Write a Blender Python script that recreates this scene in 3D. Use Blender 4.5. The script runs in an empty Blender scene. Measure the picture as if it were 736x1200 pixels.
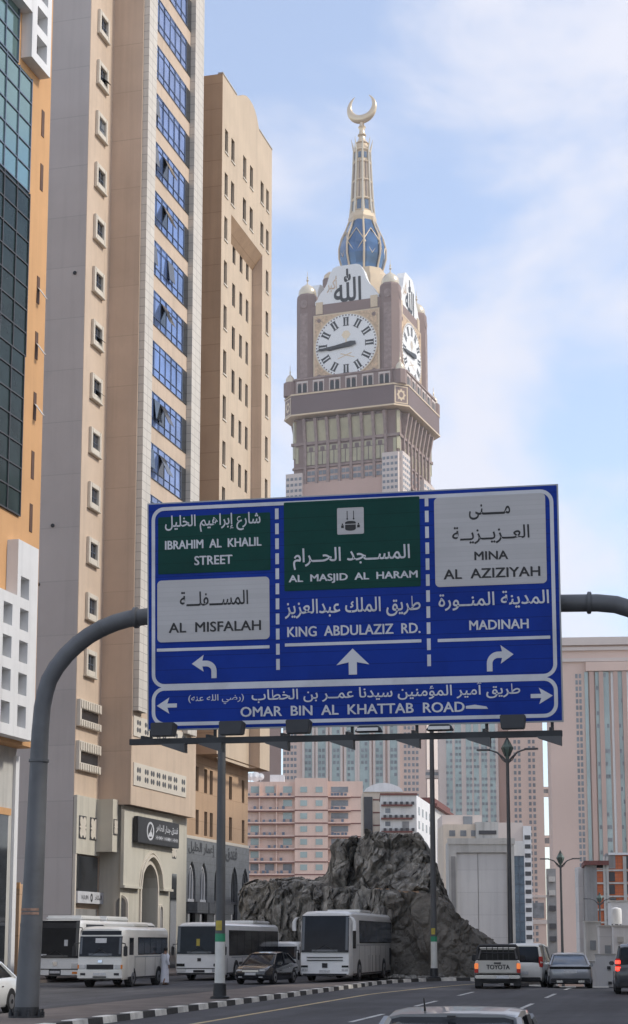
import bpy, bmesh, math, random
from mathutils import Vector, Matrix, noise as mnoise
R = math.radians
sc = bpy.context.scene
C = sc.collection
rnd = random.Random(11)

# ------------------------------------------------------------------ camera, sky, sun
F = 2000.0; PIT = R(9); H = 1.83            # focal length in photo pixels, tilt, eye height
PPY = 1105 - F*math.tan(PIT)
cd = bpy.data.cameras.new('camera'); cam = bpy.data.objects.new('camera', cd); C.objects.link(cam)
cam.location = (0, 0, H); cam.rotation_euler = (R(90)+PIT, 0, 0)
cd.sensor_fit = 'HORIZONTAL'; cd.sensor_width = 36; cd.lens = 36*F/736
cd.shift_y = (PPY-600)/736; cd.clip_start = .3; cd.clip_end = 12000
sc.camera = cam

SUN_EL = R(42); SUN_AZ = R(96)              # azimuth clockwise from +Y
SUN_STRENGTH = 1.35; SKY_STRENGTH = .13; CLOUD = .55
sc.view_settings.view_transform = 'Standard'; sc.view_settings.look = 'None'
sc.view_settings.exposure = 1.04; sc.view_settings.gamma = 1; sc.view_settings.use_curve_mapping = False
w = bpy.data.worlds.new('World'); sc.world = w; w.use_nodes = True
nt = w.node_tree; nt.nodes.clear()
def wn(t, **k):
    n = nt.nodes.new(t)
    for a, b in k.items(): setattr(n, a, b)
    return n
sky = wn('ShaderNodeTexSky', sky_type='NISHITA', sun_disc=False, sun_elevation=SUN_EL, sun_rotation=SUN_AZ,
         altitude=300, air_density=1.0, dust_density=1.2, ozone_density=1.5)
tc = wn('ShaderNodeTexCoord'); sep = wn('ShaderNodeSeparateXYZ')
nt.links.new(tc.outputs['Generated'], sep.inputs[0])
mp = wn('ShaderNodeMapping'); mp.inputs['Location'].default_value = (2.125, 9.1, 5.03); mp.inputs['Scale'].default_value = (1.0, 1.0, 1.9)
mp.inputs['Rotation'].default_value = (0, R(24), 0)
nt.links.new(tc.outputs['Generated'], mp.inputs[0])
n1 = wn('ShaderNodeTexNoise'); n1.inputs['Scale'].default_value = 4.6; n1.inputs['Detail'].default_value = 7
n1.inputs['Roughness'].default_value = .54; n1.inputs['Distortion'].default_value = .35
nt.links.new(mp.outputs[0], n1.inputs['Vector'])
rp = wn('ShaderNodeValToRGB'); rp.color_ramp.elements[0].position = .38; rp.color_ramp.elements[1].position = .60
rp.color_ramp.elements[0].color = (.24, .24, .24, 1); rp.color_ramp.elements[1].color = (.9, .9, .9, 1)
rp.color_ramp.interpolation = 'EASE'
nt.links.new(n1.outputs[0], rp.inputs[0])
skm = wn('ShaderNodeMix', data_type='RGBA'); skm.inputs['A'].default_value = (0, 0, 0, 1)
cl = wn('ShaderNodeRGB'); cl.outputs[0].default_value = (6.3*CLOUD, 6.35*CLOUD, 7.0*CLOUD, 1)
mx = wn('ShaderNodeMix', data_type='RGBA')
nt.links.new(rp.outputs[0], mx.inputs['Factor'])
nt.links.new(sky.outputs[0], mx.inputs[6]); nt.links.new(cl.outputs[0], mx.inputs[7])
bg = wn('ShaderNodeBackground'); bg.inputs['Strength'].default_value = SKY_STRENGTH
nt.links.new(mx.outputs[2], bg.inputs[0])
wo = wn('ShaderNodeOutputWorld'); nt.links.new(bg.outputs[0], wo.inputs[0])
sd = bpy.data.lights.new('sun', 'SUN'); sd.energy = SUN_STRENGTH; sd.angle = R(7); sd.color = (1, .94, .84)
so = bpy.data.objects.new('sun', sd); C.objects.link(so)
sv = Vector((math.sin(SUN_AZ)*math.cos(SUN_EL), math.cos(SUN_AZ)*math.cos(SUN_EL), math.sin(SUN_EL)))
so.rotation_euler = (-sv).to_track_quat('-Z', 'Y').to_euler(); so.location = (60, -20, 80)

# ------------------------------------------------------------------ helpers
def ray(px, py):
    u = (px-368)/F; v = (PPY-py)/F
    return Vector((u, math.cos(PIT)-v*math.sin(PIT), math.sin(PIT)+v*math.cos(PIT)))
def P(px, py, Y):                            # the point at distance Y seen at a photo pixel
    r = ray(px, py); return Vector((0, 0, H)) + r*(Y/r.y)
def GX(px, Y): return P(px, 1105, Y).x

class MB:
    def __init__(s, M=None): s.v = []; s.f = []; s.mi = []; s.M = M or Matrix(); s.cur = 0
    def add(s, vs, fs):
        b = len(s.v); M = s.M
        s.v += [tuple(M @ Vector(q)) for q in vs]
        for q in fs: s.f.append([b+i for i in q]); s.mi.append(s.cur)
        return s
    def box(s, x0, x1, y0, y1, z0, z1):
        return s.add([(x0,y0,z0),(x1,y0,z0),(x1,y1,z0),(x0,y1,z0),(x0,y0,z1),(x1,y0,z1),(x1,y1,z1),(x0,y1,z1)],
              [(0,3,2,1),(4,5,6,7),(0,1,5,4),(1,2,6,5),(2,3,7,6),(3,0,4,7)])
    def quad(s, *p): return s.add(p, [tuple(range(len(p)))])
    def prism_y(s, pts, y0, y1):             # polygon in x,z pushed along y
        n = len(pts)
        return s.add([(x,y0,z) for x,z in pts]+[(x,y1,z) for x,z in pts],
              [tuple(range(n)), tuple(range(2*n-1,n-1,-1))]+[(i,(i+1)%n,n+(i+1)%n,n+i) for i in range(n)])
    def prism_z(s, pts, z0, z1):
        n = len(pts)
        return s.add([(x,y,z0) for x,y in pts]+[(x,y,z1) for x,y in pts],
              [tuple(range(n-1,-1,-1)), tuple(range(n,2*n))]+[(i,(i+1)%n,n+(i+1)%n,n+i) for i in range(n)])
    def loft(s, rings, cap=True, closed=True):
        n = len(rings[0]); vs = [q for r in rings for q in r]; fs = []
        for k in range(len(rings)-1):
            for i in range(n if closed else n-1):
                j = (i+1) % n; fs.append((k*n+i, k*n+j, (k+1)*n+j, (k+1)*n+i))
        if cap: fs += [tuple(range(n-1,-1,-1)), tuple((len(rings)-1)*n+i for i in range(n))]
        return s.add(vs, fs)
    def tube(s, pts, r, n=10, cap=True):
        pts = [Vector(p) for p in pts]; rr = r if isinstance(r, (list, tuple)) else [r]*len(pts)
        rings = []; up = None
        for i, p in enumerate(pts):
            d = (pts[min(i+1, len(pts)-1)]-pts[max(i-1, 0)]).normalized()
            if up is None: up = Vector((0,0,1)) if abs(d.z) < .9 else Vector((1,0,0))
            a = d.cross(up).normalized(); b = a.cross(d).normalized(); up = b
            rings.append([tuple(p+(a*math.cos(t)+b*math.sin(t))*rr[i]) for t in [2*math.pi*k/n for k in range(n)]])
        return s.loft(rings, cap)
    def lathe(s, prof, cx=0, cy=0, n=16, ph=0):
        return s.loft([[(cx+r*math.cos(ph+2*math.pi*k/n), cy+r*math.sin(ph+2*math.pi*k/n), z) for k in range(n)] for r, z in prof])
    def cyl_x(s, x0, x1, y, z, r, n=20):
        return s.loft([[(x, y+r*math.cos(2*math.pi*k/n), z+r*math.sin(2*math.pi*k/n)) for k in range(n)] for x in (x0, x1)])
    def cyl_y(s, y0, y1, x, z, r, n=16):
        return s.loft([[(x+r*math.cos(2*math.pi*k/n), y, z+r*math.sin(2*math.pi*k/n)) for k in range(n)] for y in (y0, y1)])

def make(mb, name, mats, bevel=0, smooth=None, seg=2):
    me = bpy.data.meshes.new(name); me.from_pydata(mb.v, [], mb.f)
    mats = mats if isinstance(mats, (list, tuple)) else [mats]
    for m in mats: me.materials.append(m)
    for p, i in zip(me.polygons, mb.mi): p.material_index = i
    bm = bmesh.new(); bm.from_mesh(me)
    bmesh.ops.recalc_face_normals(bm, faces=bm.faces)
    if bevel:
        es = [e for e in bm.edges if len(e.link_faces) == 2 and e.calc_face_angle(0) > R(40)]
        bmesh.ops.bevel(bm, geom=es, offset=bevel, segments=seg, affect='EDGES', clamp_overlap=True)
    bm.to_mesh(me); bm.free()
    if smooth:
        for p in me.polygons: p.use_smooth = True
        me.set_sharp_from_angle(angle=R(smooth))
    return me
def link(me, name, parent=None):
    o = bpy.data.objects.new(name, me); C.objects.link(o)
    if parent is not None:
        o.parent = parent
        if parent.type == 'EMPTY' and not parent.get('_local'): o.matrix_parent_inverse = parent.matrix_basis.inverted()
    return o
def part(mb, name, mats, parent=None, bevel=0, smooth=None, label=None, seg=2):
    o = link(make(mb, name, mats, bevel, smooth, seg), name, parent)
    if label: o['label'] = label
    return o
LOCALS = []
def thing(name, label, cat, loc=(0,0,0), rotz=0, group=None, local=False):
    o = bpy.data.objects.new(name, None); C.objects.link(o)
    o.location = loc; o.rotation_euler = (0, 0, rotz); o['label'] = label; o['category'] = cat
    o.empty_display_size = .2
    if group: o['group'] = group
    if local: o['_local'] = 1; LOCALS.append(o)
    return o
def struct(mb, name, mats, **k):
    o = part(mb, name, mats, **k); o['kind'] = 'structure'; return o
def copy_tree(o, parent=None):
    c = o.copy(); C.objects.link(c)
    if parent: c.parent = parent
    for ch in list(o.children): copy_tree(ch, c)
    return c

class Plane:                                  # an upright facade: s along it, t outwards, z up
    def __init__(s, O, d):
        s.O = Vector((O[0], O[1], 0)); s.d = Vector((d[0], d[1], 0)).normalized(); s.n = Vector((s.d.y, -s.d.x, 0))
        s.M = Matrix(((s.d.x, s.n.x, 0, s.O.x), (s.d.y, s.n.y, 0, s.O.y), (0, 0, 1, 0), (0, 0, 0, 1)))
    def hit(s, px, py, t=0):
        r = ray(px, py); c = Vector((0, 0, H)); O = s.O + s.n*t
        k = (O-c).dot(s.n)/r.dot(s.n); q = c + r*k
        return (q-s.O).dot(s.d), q.z
    def rect(s, x0, y0, x1, y1, t=0):
        a = s.hit(x0, y0, t); b = s.hit(x1, y1, t)
        return min(a[0], b[0]), max(a[0], b[0]), min(a[1], b[1]), max(a[1], b[1])
    def pt(s, a, t=0, z=0): return s.M @ Vector((a, t, z))
    def off(s, a, t=0):                       # shifted copy
        q = s.pt(a, t); return Plane((q.x, q.y), (s.d.x, s.d.y))
def wallgrid(mb, s0, s1, z0, z1, holes, depth, t=0):
    ss = sorted(set([s0, s1]+[q for h in holes for q in h[:2]])); zs = sorted(set([z0, z1]+[q for h in holes for q in h[2:]]))
    ss = [q for q in ss if s0 <= q <= s1]; zs = [q for q in zs if z0 <= q <= z1]
    for i in range(len(ss)-1):
        run = None
        for j in range(len(zs)-1):
            cx = (ss[i]+ss[i+1])/2; cz = (zs[j]+zs[j+1])/2
            hole = any(h[0] < cx < h[1] and h[2] < cz < h[3] for h in holes)
            if not hole and run is None: run = zs[j]
            if hole and run is not None:
                mb.quad((ss[i],t,run),(ss[i+1],t,run),(ss[i+1],t,zs[j]),(ss[i],t,zs[j])); run = None
        if run is not None: mb.quad((ss[i],t,run),(ss[i+1],t,run),(ss[i+1],t,zs[-1]),(ss[i],t,zs[-1]))
    for a, b, c, d in holes:
        u = t-depth
        mb.quad((a,t,c),(b,t,c),(b,u,c),(a,u,c)); mb.quad((a,t,d),(b,t,d),(b,u,d),(a,u,d))
        mb.quad((a,t,c),(a,t,d),(a,u,d),(a,u,c)); mb.quad((b,t,c),(b,t,d),(b,u,d),(b,u,c))

# Arabic letters: isolated, final, initial, medial shapes
_AR = {}
for ch, base, n in [('آ',0xFE81,2),('أ',0xFE83,2),('ؤ',0xFE85,2),('إ',0xFE87,2),('ئ',0xFE89,4),('ا',0xFE8D,2),('ب',0xFE8F,4),('ة',0xFE93,2),
    ('ت',0xFE95,4),('ث',0xFE99,4),('ج',0xFE9D,4),('ح',0xFEA1,4),('خ',0xFEA5,4),('د',0xFEA9,2),('ذ',0xFEAB,2),('ر',0xFEAD,2),('ز',0xFEAF,2),
    ('س',0xFEB1,4),('ش',0xFEB5,4),('ص',0xFEB9,4),('ض',0xFEBD,4),('ط',0xFEC1,4),('ظ',0xFEC5,4),('ع',0xFEC9,4),('غ',0xFECD,4),('ف',0xFED1,4),
    ('ق',0xFED5,4),('ك',0xFED9,4),('ل',0xFEDD,4),('م',0xFEE1,4),('ن',0xFEE5,4),('ه',0xFEE9,4),('و',0xFEED,2),('ى',0xFEEF,2),('ي',0xFEF1,4)]:
    _AR[ch] = (base, n)
def ar(t):
    out = []; n = len(t)
    def joins_next(c): return c == 'ـ' or (c in _AR and _AR[c][1] == 4)
    for i, c in enumerate(t):
        if c not in _AR: out.append({'(': ')', ')': '('}.get(c, c)); continue
        b, k = _AR[c]
        pv = i > 0 and joins_next(t[i-1]); nx = k == 4 and i+1 < n and (t[i+1] in _AR or t[i+1] == 'ـ')
        out.append(chr(b + (3 if pv and nx else 2 if nx else 1 if pv else 0)))
    return ''.join(reversed(out))
def text_mesh(body, M, x0, x1, z0, z1, t, bold=0, space=1.0, name='lettering', res=3, thick=0):
    cu = bpy.data.curves.new('t', 'FONT'); cu.body = body; cu.resolution_u = res; cu.offset = bold; cu.space_character = space
    o = bpy.data.objects.new('t', cu); C.objects.link(o)
    me = bpy.data.meshes.new_from_object(o.evaluated_get(bpy.context.evaluated_depsgraph_get()))
    bpy.data.objects.remove(o); bpy.data.curves.remove(cu)
    xs = [v.co.x for v in me.vertices]; ys = [v.co.y for v in me.vertices]
    ax, bx, ay, by = min(xs), max(xs), min(ys), max(ys)
    for v in me.vertices:
        x = x0+(v.co.x-ax)/(bx-ax)*(x1-x0); z = z0+(v.co.y-ay)/(by-ay)*(z1-z0)
        v.co = M @ Vector((x, t, z))
    if thick:                                     # widen the strokes: two copies side by side, a hair apart in depth
        bm = bmesh.new(); bm.from_mesh(me); dx = M.to_3x3() @ Vector((thick, .0008, 0)); dz = M.to_3x3() @ Vector((0, .0016, thick*.6))
        g0 = list(bm.verts)+list(bm.edges)+list(bm.faces)
        for dv in (dx, dz):
            r_ = bmesh.ops.duplicate(bm, geom=g0); bmesh.ops.translate(bm, vec=dv, verts=[q for q in r_['geom'] if isinstance(q, bmesh.types.BMVert)])
        bm.to_mesh(me); bm.free()
    me.materials.clear(); me.name = name
    return me
def lettering(body, M, box, t, m, parent, name='lettering', **k):
    """one mesh for each word"""
    me = text_mesh(body, M, *box, t, name=name, **k); n = len(me.vertices); par = list(range(n))
    def fd(i):
        while par[i] != i: par[i] = par[par[i]]; i = par[i]
        return i
    for e in me.edges: par[fd(e.vertices[0])] = fd(e.vertices[1])
    ax = M.to_3x3() @ Vector((1, 0, 0)); ax = ax.normalized(); isl = {}
    for v in me.vertices:
        x = v.co.dot(ax); r = fd(v.index); q = isl.setdefault(r, [x, x]); q[0] = min(q[0], x); q[1] = max(q[1], x)
    gap = (box[3]-box[2])*.42; grp = {}; cur = -1; hi = -1e9
    for r, (lo, h2) in sorted(isl.items(), key=lambda q: q[1][0]):
        if lo > hi+gap: cur += 1
        hi = max(hi, h2); grp[r] = cur
    out = []
    for g_ in range(cur+1):
        ids = [i for i in range(n) if grp[fd(i)] == g_]; mp_ = {i: j for j, i in enumerate(ids)}
        m2 = bpy.data.meshes.new(name); m2.from_pydata([tuple(me.vertices[i].co) for i in ids], [], [[mp_[i] for i in p.vertices] for p in me.polygons if p.vertices[0] in mp_])
        m2.materials.append(m); out.append(link(m2, name, parent))
    bpy.data.meshes.remove(me)
    return out[0]

# ------------------------------------------------------------------ materials
def mat(name, col, rough=.75, var=.12, scale=.6, metal=0, bump=0, bscale=8, streak=0, spec=.5, brick=None, coat=0, emit=0, dirt=0):
    m = bpy.data.materials.new(name); m.use_nodes = True; T = m.node_tree; N = T.nodes; L = T.links
    b = N['Principled BSDF']; b.inputs['Roughness'].default_value = rough; b.inputs['Metallic'].default_value = metal
    b.inputs['Specular IOR Level'].default_value = spec; b.inputs['Coat Weight'].default_value = coat
    if emit: b.inputs['Emission Color'].default_value = (*col, 1); b.inputs['Emission Strength'].default_value = emit
    geo = N.new('ShaderNodeNewGeometry'); tcn = N.new('ShaderNodeTexCoord')
    ns = N.new('ShaderNodeTexNoise'); ns.inputs['Scale'].default_value = scale; ns.inputs['Detail'].default_value = 6; ns.inputs['Roughness'].default_value = .6
    L.new(tcn.outputs['Object'], ns.inputs['Vector'])
    mr = N.new('ShaderNodeMapRange'); mr.inputs['From Min'].default_value = .3; mr.inputs['From Max'].default_value = .7
    mr.inputs['To Min'].default_value = 1-var; mr.inputs['To Max'].default_value = 1+var
    L.new(ns.outputs[0], mr.inputs['Value'])
    hv = N.new('ShaderNodeHueSaturation'); hv.inputs['Color'].default_value = (*col, 1); L.new(mr.outputs[0], hv.inputs['Value'])
    out = hv.outputs[0]
    if brick:
        bw, bh, mcol, ms = brick
        cr = N.new('ShaderNodeVectorMath'); cr.operation = 'CROSS_PRODUCT'; L.new(geo.outputs['True Normal'], cr.inputs[0]); cr.inputs[1].default_value = (0, 0, 1)
        dt = N.new('ShaderNodeVectorMath'); dt.operation = 'DOT_PRODUCT'; L.new(geo.outputs['Position'], dt.inputs[0]); L.new(cr.outputs[0], dt.inputs[1])
        sp = N.new('ShaderNodeSeparateXYZ'); L.new(geo.outputs['Position'], sp.inputs[0])
        cb = N.new('ShaderNodeCombineXYZ'); L.new(dt.outputs['Value'], cb.inputs[0]); L.new(sp.outputs[2], cb.inputs[1])
        bk = N.new('ShaderNodeTexBrick'); bk.offset = 0 if ms > 0 else .5; ms = abs(ms)
        bk.inputs['Scale'].default_value = 1; bk.inputs['Brick Width'].default_value = bw; bk.inputs['Row Height'].default_value = bh
        bk.inputs['Mortar Size'].default_value = ms; bk.inputs['Mortar Smooth'].default_value = .2
        L.new(cb.outputs[0], bk.inputs['Vector'])
        h2 = N.new('ShaderNodeHueSaturation'); h2.inputs['Value'].default_value = .93; L.new(out, h2.inputs['Color'])
        L.new(out, bk.inputs['Color1']); L.new(h2.outputs[0], bk.inputs['Color2']); bk.inputs['Mortar'].default_value = (*mcol, 1)
        out = bk.outputs['Color']
    if streak or dirt:
        mpn = N.new('ShaderNodeMapping'); mpn.inputs['Scale'].default_value = (1.4, 1.4, .06) if streak else (.8, .8, .8); L.new(tcn.outputs['Object'], mpn.inputs[0])
        n2 = N.new('ShaderNodeTexNoise'); n2.inputs['Scale'].default_value = 1.1; n2.inputs['Detail'].default_value = 8; n2.inputs['Roughness'].default_value = .65
        L.new(mpn.outputs[0], n2.inputs['Vector'])
        r2 = N.new('ShaderNodeMapRange'); r2.inputs['From Min'].default_value = .48; r2.inputs['From Max'].default_value = .75
        r2.inputs['To Min'].default_value = 1; r2.inputs['To Max'].default_value = 1-(streak or dirt)
        L.new(n2.outputs[0], r2.inputs['Value'])
        h3 = N.new('ShaderNodeHueSaturation'); L.new(out, h3.inputs['Color']); L.new(r2.outputs[0], h3.inputs['Value']); out = h3.outputs[0]
    L.new(out, b.inputs['Base Color'])
    if bump:
        n3 = N.new('ShaderNodeTexNoise'); n3.inputs['Scale'].default_value = bscale; n3.inputs['Detail'].default_value = 6
        L.new(tcn.outputs['Object'], n3.inputs['Vector'])
        bp = N.new('ShaderNodeBump'); bp.inputs['Strength'].default_value = bump; bp.inputs['Distance'].default_value = .3/bscale*2
        L.new(n3.outputs[0], bp.inputs['Height']); L.new(bp.outputs[0], b.inputs['Normal'])
    return m
M = dict(
 asphalt=mat('asphalt', (.055,.055,.06), .85, .18, .35, bump=.25, bscale=25, dirt=.25),
 dust=mat('dusty_ground', (.19,.16,.135), .95, .2, .3, bump=.3, bscale=12),
 paver=mat('median_paving', (.15,.125,.11), .9, .2, .8, bump=.2, bscale=20, brick=None, dirt=.3),
 kerbw=mat('kerb_white_paint', (.78,.75,.68), .8, .2, 3, dirt=.45), kerbb=mat('kerb_black_paint', (.055,.052,.05), .8, .3, 3),
 linew=mat('white_line_paint', (.55,.55,.53), .8, .25, 3, dirt=.5), liney=mat('yellow_line_paint', (.55,.43,.24), .8, .25, 3, dirt=.4),
 rock=None,
 grey=mat('grey_render', (.50,.465,.445), .9, .06, .25, streak=.10, brick=(400,3.6,(.41,.385,.37),.03)),
 tan=mat('tan_render', (.57,.44,.34), .9, .08, .3, streak=.14, brick=(400,3.6,(.47,.36,.28),.03)),
 tanl=mat('light_tan_render', (.57,.45,.345), .9, .07, .4, streak=.14),
 stone=mat('cream_stone_cladding', (.60,.56,.50), .7, .07, .5, brick=(.9,.62,(.33,.30,.27),.022)),
 cream=mat('cream_panel', (.56,.53,.45), .8, .06, .6, streak=.2),
 creamtrim=mat('cream_trim', (.62,.57,.49), .8, .05, 1),
 sand=mat('sand_render', (.57,.46,.345), .9, .07, .3, streak=.14),
 sandd=mat('brown_shaded_sand_render', (.50,.34,.22), .9, .08, .3, streak=.16, brick=(400,2.2,(.38,.25,.155),.03)),  # brown; on the tower, sand with shade put into the colour
 granite=mat('grey_granite', (.15,.155,.16), .45, .22, 3, brick=(.9,.6,(.09,.09,.09),.02)),
 orange=mat('orange_render', (.58,.33,.155), .9, .07, .3, streak=.12),
 white=mat('white_panel', (.70,.70,.70), .7, .05, .5, streak=.14),
 whitew=mat('white_wall', (.66,.65,.62), .85, .08, .4, streak=.3),
 glassb=mat('blue_window_glass', (.20,.28,.50), .10, .30, .45, metal=.55, spec=.8),
 glasst=mat('teal_curtain_glass', (.20,.33,.32), .07, .15, .25, metal=.7, spec=1),
 glassd=mat('dark_curtain_glass', (.016,.030,.030), .1, .35, .5, spec=.12),
 glassk=mat('dark_pane', (.03,.034,.04), .08, .3, .8, spec=.8),
 glassc=mat('teal_tower_glass', (.34,.42,.41), .25, .2, .05, metal=.2, spec=.6), glasss=mat('grey_blue_glass', (.13,.18,.24), .15, .25, .3, metal=.3),
 winf=mat('far_window_glass', (.19,.205,.22), .25, .35, .3, spec=.7),
 frame=mat('dark_window_frame', (.05,.05,.055), .5, .1, 4),
 mull=mat('grey_mullion', (.14,.17,.22), .4, .1, 4, metal=.5),
 fgrey=mat('pale_window_frame', (.45,.43,.4), .6, .1, 4),
 steel=mat('grey_painted_steel', (.105,.11,.118), .5, .16, .9, metal=.1, dirt=.3, bump=.05, bscale=6),
 darkst=mat('dark_steel', (.03,.032,.036), .5, .2, 2, metal=.3),
 blue=mat('blue_sign_sheeting', (.004,.033,.27), .5, .10, .8, dirt=.22, spec=.15, brick=(400,.311,(.002,.018,.16),.008)), green=mat('green_sign_sheeting', (.003,.050,.040), .5, .10, .8, dirt=.2, spec=.15, brick=(400,.311,(.002,.034,.027),.008)),
 signw=mat('white_sign_sheeting', (.58,.59,.62), .5, .06, 1.2, dirt=.25, spec=.2), signk=mat('black_sign_film', (.012,.012,.014), .5, .1, 3),
 plate=mat('pale_grey_sign_plate', (.46,.45,.45), .45, .05, .8, brick=(30,.11,(.42,.41,.41),.008)),
 alu=mat('sign_back_aluminium', (.3,.31,.33), .45, .1, 1, metal=.6),
 pole=mat('lamp_post_steel', (.085,.087,.09), .55, .12, 1, dirt=.3), polew=mat('white_pole_paint', (.62,.62,.58), .7, .1, 2, dirt=.3),
 poleg=mat('green_pole_band', (.03,.25,.13), .6, .1, 2), poley=mat('yellow_sticker', (.45,.36,.06), .6, .2, 6), lantern=mat('green_grey_lantern', (.10,.15,.13), .5, .2, 3),
 wpaint=mat('white_vehicle_paint', (.80,.80,.78), .3, .04, 1, coat=.5, dirt=.1), cpaint=mat('cream_white_paint', (.77,.75,.69), .35, .05, 1, coat=.4, dirt=.14),
 silver=mat('silver_vehicle_paint', (.32,.33,.35), .3, .05, 1, metal=.55, coat=.6), gpaint=mat('grey_vehicle_paint', (.20,.21,.225), .32, .05, 1, metal=.5, coat=.6),
 kpaint=mat('black_vehicle_paint', (.015,.016,.02), .2, .1, 1, coat=.8), dpaint=mat('dark_grey_vehicle_paint', (.06,.064,.07), .3, .1, 1, metal=.3, coat=.7),
 vglass=mat('vehicle_glass', (.012,.014,.018), .10, .3, 1.5, spec=.22), vglassb=mat('blue_tinted_vehicle_glass', (.10,.125,.16), .10, .3, 1.2, metal=.35, spec=.5),
 tyre=mat('tyre_rubber', (.018,.018,.018), .9, .2, 4), rim=mat('wheel_rim', (.35,.35,.36), .35, .1, 4, metal=.7), blackpl=mat('black_plastic', (.022,.022,.024), .6, .2, 3),
 chrome=mat('chrome', (.6,.6,.62), .15, .05, 2, metal=1), hlamp=mat('headlamp_lens', (.55,.56,.58), .12, .1, 6, metal=.3), amber=mat('amber_lens', (.7,.22,.03), .25, .1, 5),
 redl=mat('red_tail_lens', (.45,.02,.015), .2, .1, 5), redon=mat('lit_red_tail_lamp', (1,.05,.03), .3, .05, 5, emit=1.6), amberon=mat('lit_amber_tail_lamp', (.9,.25,.06), .3, .05, 5, emit=.25),
 nplate=mat('number_plate', (.6,.6,.6), .5, .15, 12),
 thobe=mat('white_cotton', (.72,.72,.76), .9, .05, 3), skin=mat('skin', (.32,.18,.12), .6, .05, 8), hair=mat('black_hair', (.012,.01,.009), .7, .2, 20), shoe=mat('brown_sandal', (.08,.05,.03), .8, .2, 8),
 pink=mat('pink_stone', (.66,.50,.42), .9, .06, .03), pinkd=mat('dusky_pink_stone', (.52,.37,.31), .9, .07, .05), pinkh=mat('salmon_render', (.72,.53,.44), .9, .05, .1, streak=.12),
 pinkl=mat('pale_pink_stone', (.62,.54,.49), .9, .06, .05), beige=mat('beige_render', (.62,.53,.43), .9, .07, .2, streak=.2), concrete=mat('pale_concrete', (.60,.59,.575), .9, .06, .2, streak=.14, brick=(400,2.4,(.52,.51,.50),.05)),
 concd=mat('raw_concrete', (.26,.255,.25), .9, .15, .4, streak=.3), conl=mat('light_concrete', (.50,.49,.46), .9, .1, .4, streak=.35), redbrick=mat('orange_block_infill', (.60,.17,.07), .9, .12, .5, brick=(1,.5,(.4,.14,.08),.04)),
 tbrown=mat('mauve_brown_cladding', (.25,.178,.155), .75, .08, .03), tbrownd=mat('dark_mauve_band', (.175,.125,.118), .7, .07, .03), tlight=mat('carved_mauve_panel', (.30,.225,.20), .8, .25, .35),
 gold=mat('pale_gold', (.66,.52,.35), .45, .1, .08, metal=.15), goldf=mat('gold_mosaic_frame', (.60,.43,.27), .55, .28, .5, metal=.1), goldd=mat('shining_gold', (.72,.58,.40), .32, .1, .05, metal=.7),
 cwhite=mat('white_clock_dial', (.80,.80,.78), .5, .03, .05), cblack=mat('black_numeral', (.02,.022,.022), .5, .1, .2), cgreen=mat('yellow_green_window', (.42,.38,.25), .35, .2, .1, metal=.2),
 sglass=mat('blue_observatory_glass', (.05,.13,.26), .12, .35, .12, metal=.5, spec=1), pearl=mat('pearl_dome', (.68,.60,.46), .3, .06, .1, metal=.4),
 dkred=mat('dark_red_eave', (.16,.06,.05), .8, .2, 1), brownd=mat('brown_door', (.10,.05,.03), .7, .2, 2), sticker=mat('faded_orange_sticker', (.27,.17,.125), .8, .3, 9), wtank=mat('white_tank', (.68,.68,.66), .5, .06, .8, streak=.25),
)
def worn_asphalt(name, yaw):
    m = mat(name, (.054,.054,.059), .85, .16, .5, bump=.3, bscale=22); T = m.node_tree; N = T.nodes; L = T.links; b = N['Principled BSDF']; src = b.inputs['Base Color'].links[0].from_socket
    t_ = N.new('ShaderNodeTexCoord'); mp_ = N.new('ShaderNodeMapping'); mp_.inputs['Rotation'].default_value = (0, 0, yaw); L.new(t_.outputs['Object'], mp_.inputs[0])
    for sc_, lo, hi, rng_ in (((.75, .035, 1), .75, 1.35, (.3, .7)), ((.16, .10, 1), .80, 1.22, (.35, .65)), ((2.2, 2.2, 1), .9, 1.12, (.3, .7))):
        m2 = N.new('ShaderNodeMapping'); m2.inputs['Scale'].default_value = sc_; L.new(mp_.outputs[0], m2.inputs[0])
        n_ = N.new('ShaderNodeTexNoise'); n_.inputs['Scale'].default_value = 1.6; n_.inputs['Detail'].default_value = 5; L.new(m2.outputs[0], n_.inputs['Vector'])
        r_ = N.new('ShaderNodeMapRange'); r_.inputs['From Min'].default_value, r_.inputs['From Max'].default_value = rng_; r_.inputs['To Min'].default_value = lo; r_.inputs['To Max'].default_value = hi; L.new(n_.outputs[0], r_.inputs['Value'])
        h_ = N.new('ShaderNodeHueSaturation'); L.new(src, h_.inputs['Color']); L.new(r_.outputs[0], h_.inputs['Value']); src = h_.outputs[0]
    v_ = N.new('ShaderNodeTexVoronoi'); v_.feature = 'DISTANCE_TO_EDGE'; v_.inputs['Scale'].default_value = .16; nn = N.new('ShaderNodeTexNoise'); nn.inputs['Scale'].default_value = .8; nn.inputs['Detail'].default_value = 5
    L.new(t_.outputs['Object'], nn.inputs['Vector']); mxv = N.new('ShaderNodeVectorMath'); mxv.operation = 'MULTIPLY_ADD'; L.new(nn.outputs['Color'], mxv.inputs[0]); mxv.inputs[1].default_value = (2.5, 2.5, 0); L.new(t_.outputs['Object'], mxv.inputs[2]); L.new(mxv.outputs[0], v_.inputs['Vector'])
    r_ = N.new('ShaderNodeMapRange'); r_.inputs['From Max'].default_value = .006; r_.inputs['To Min'].default_value = .55; r_.inputs['To Max'].default_value = 1; L.new(v_.outputs['Distance'], r_.inputs['Value'])
    h_ = N.new('ShaderNodeHueSaturation'); L.new(src, h_.inputs['Color']); L.new(r_.outputs[0], h_.inputs['Value']); L.new(h_.outputs[0], b.inputs['Base Color'])
    return m
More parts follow.
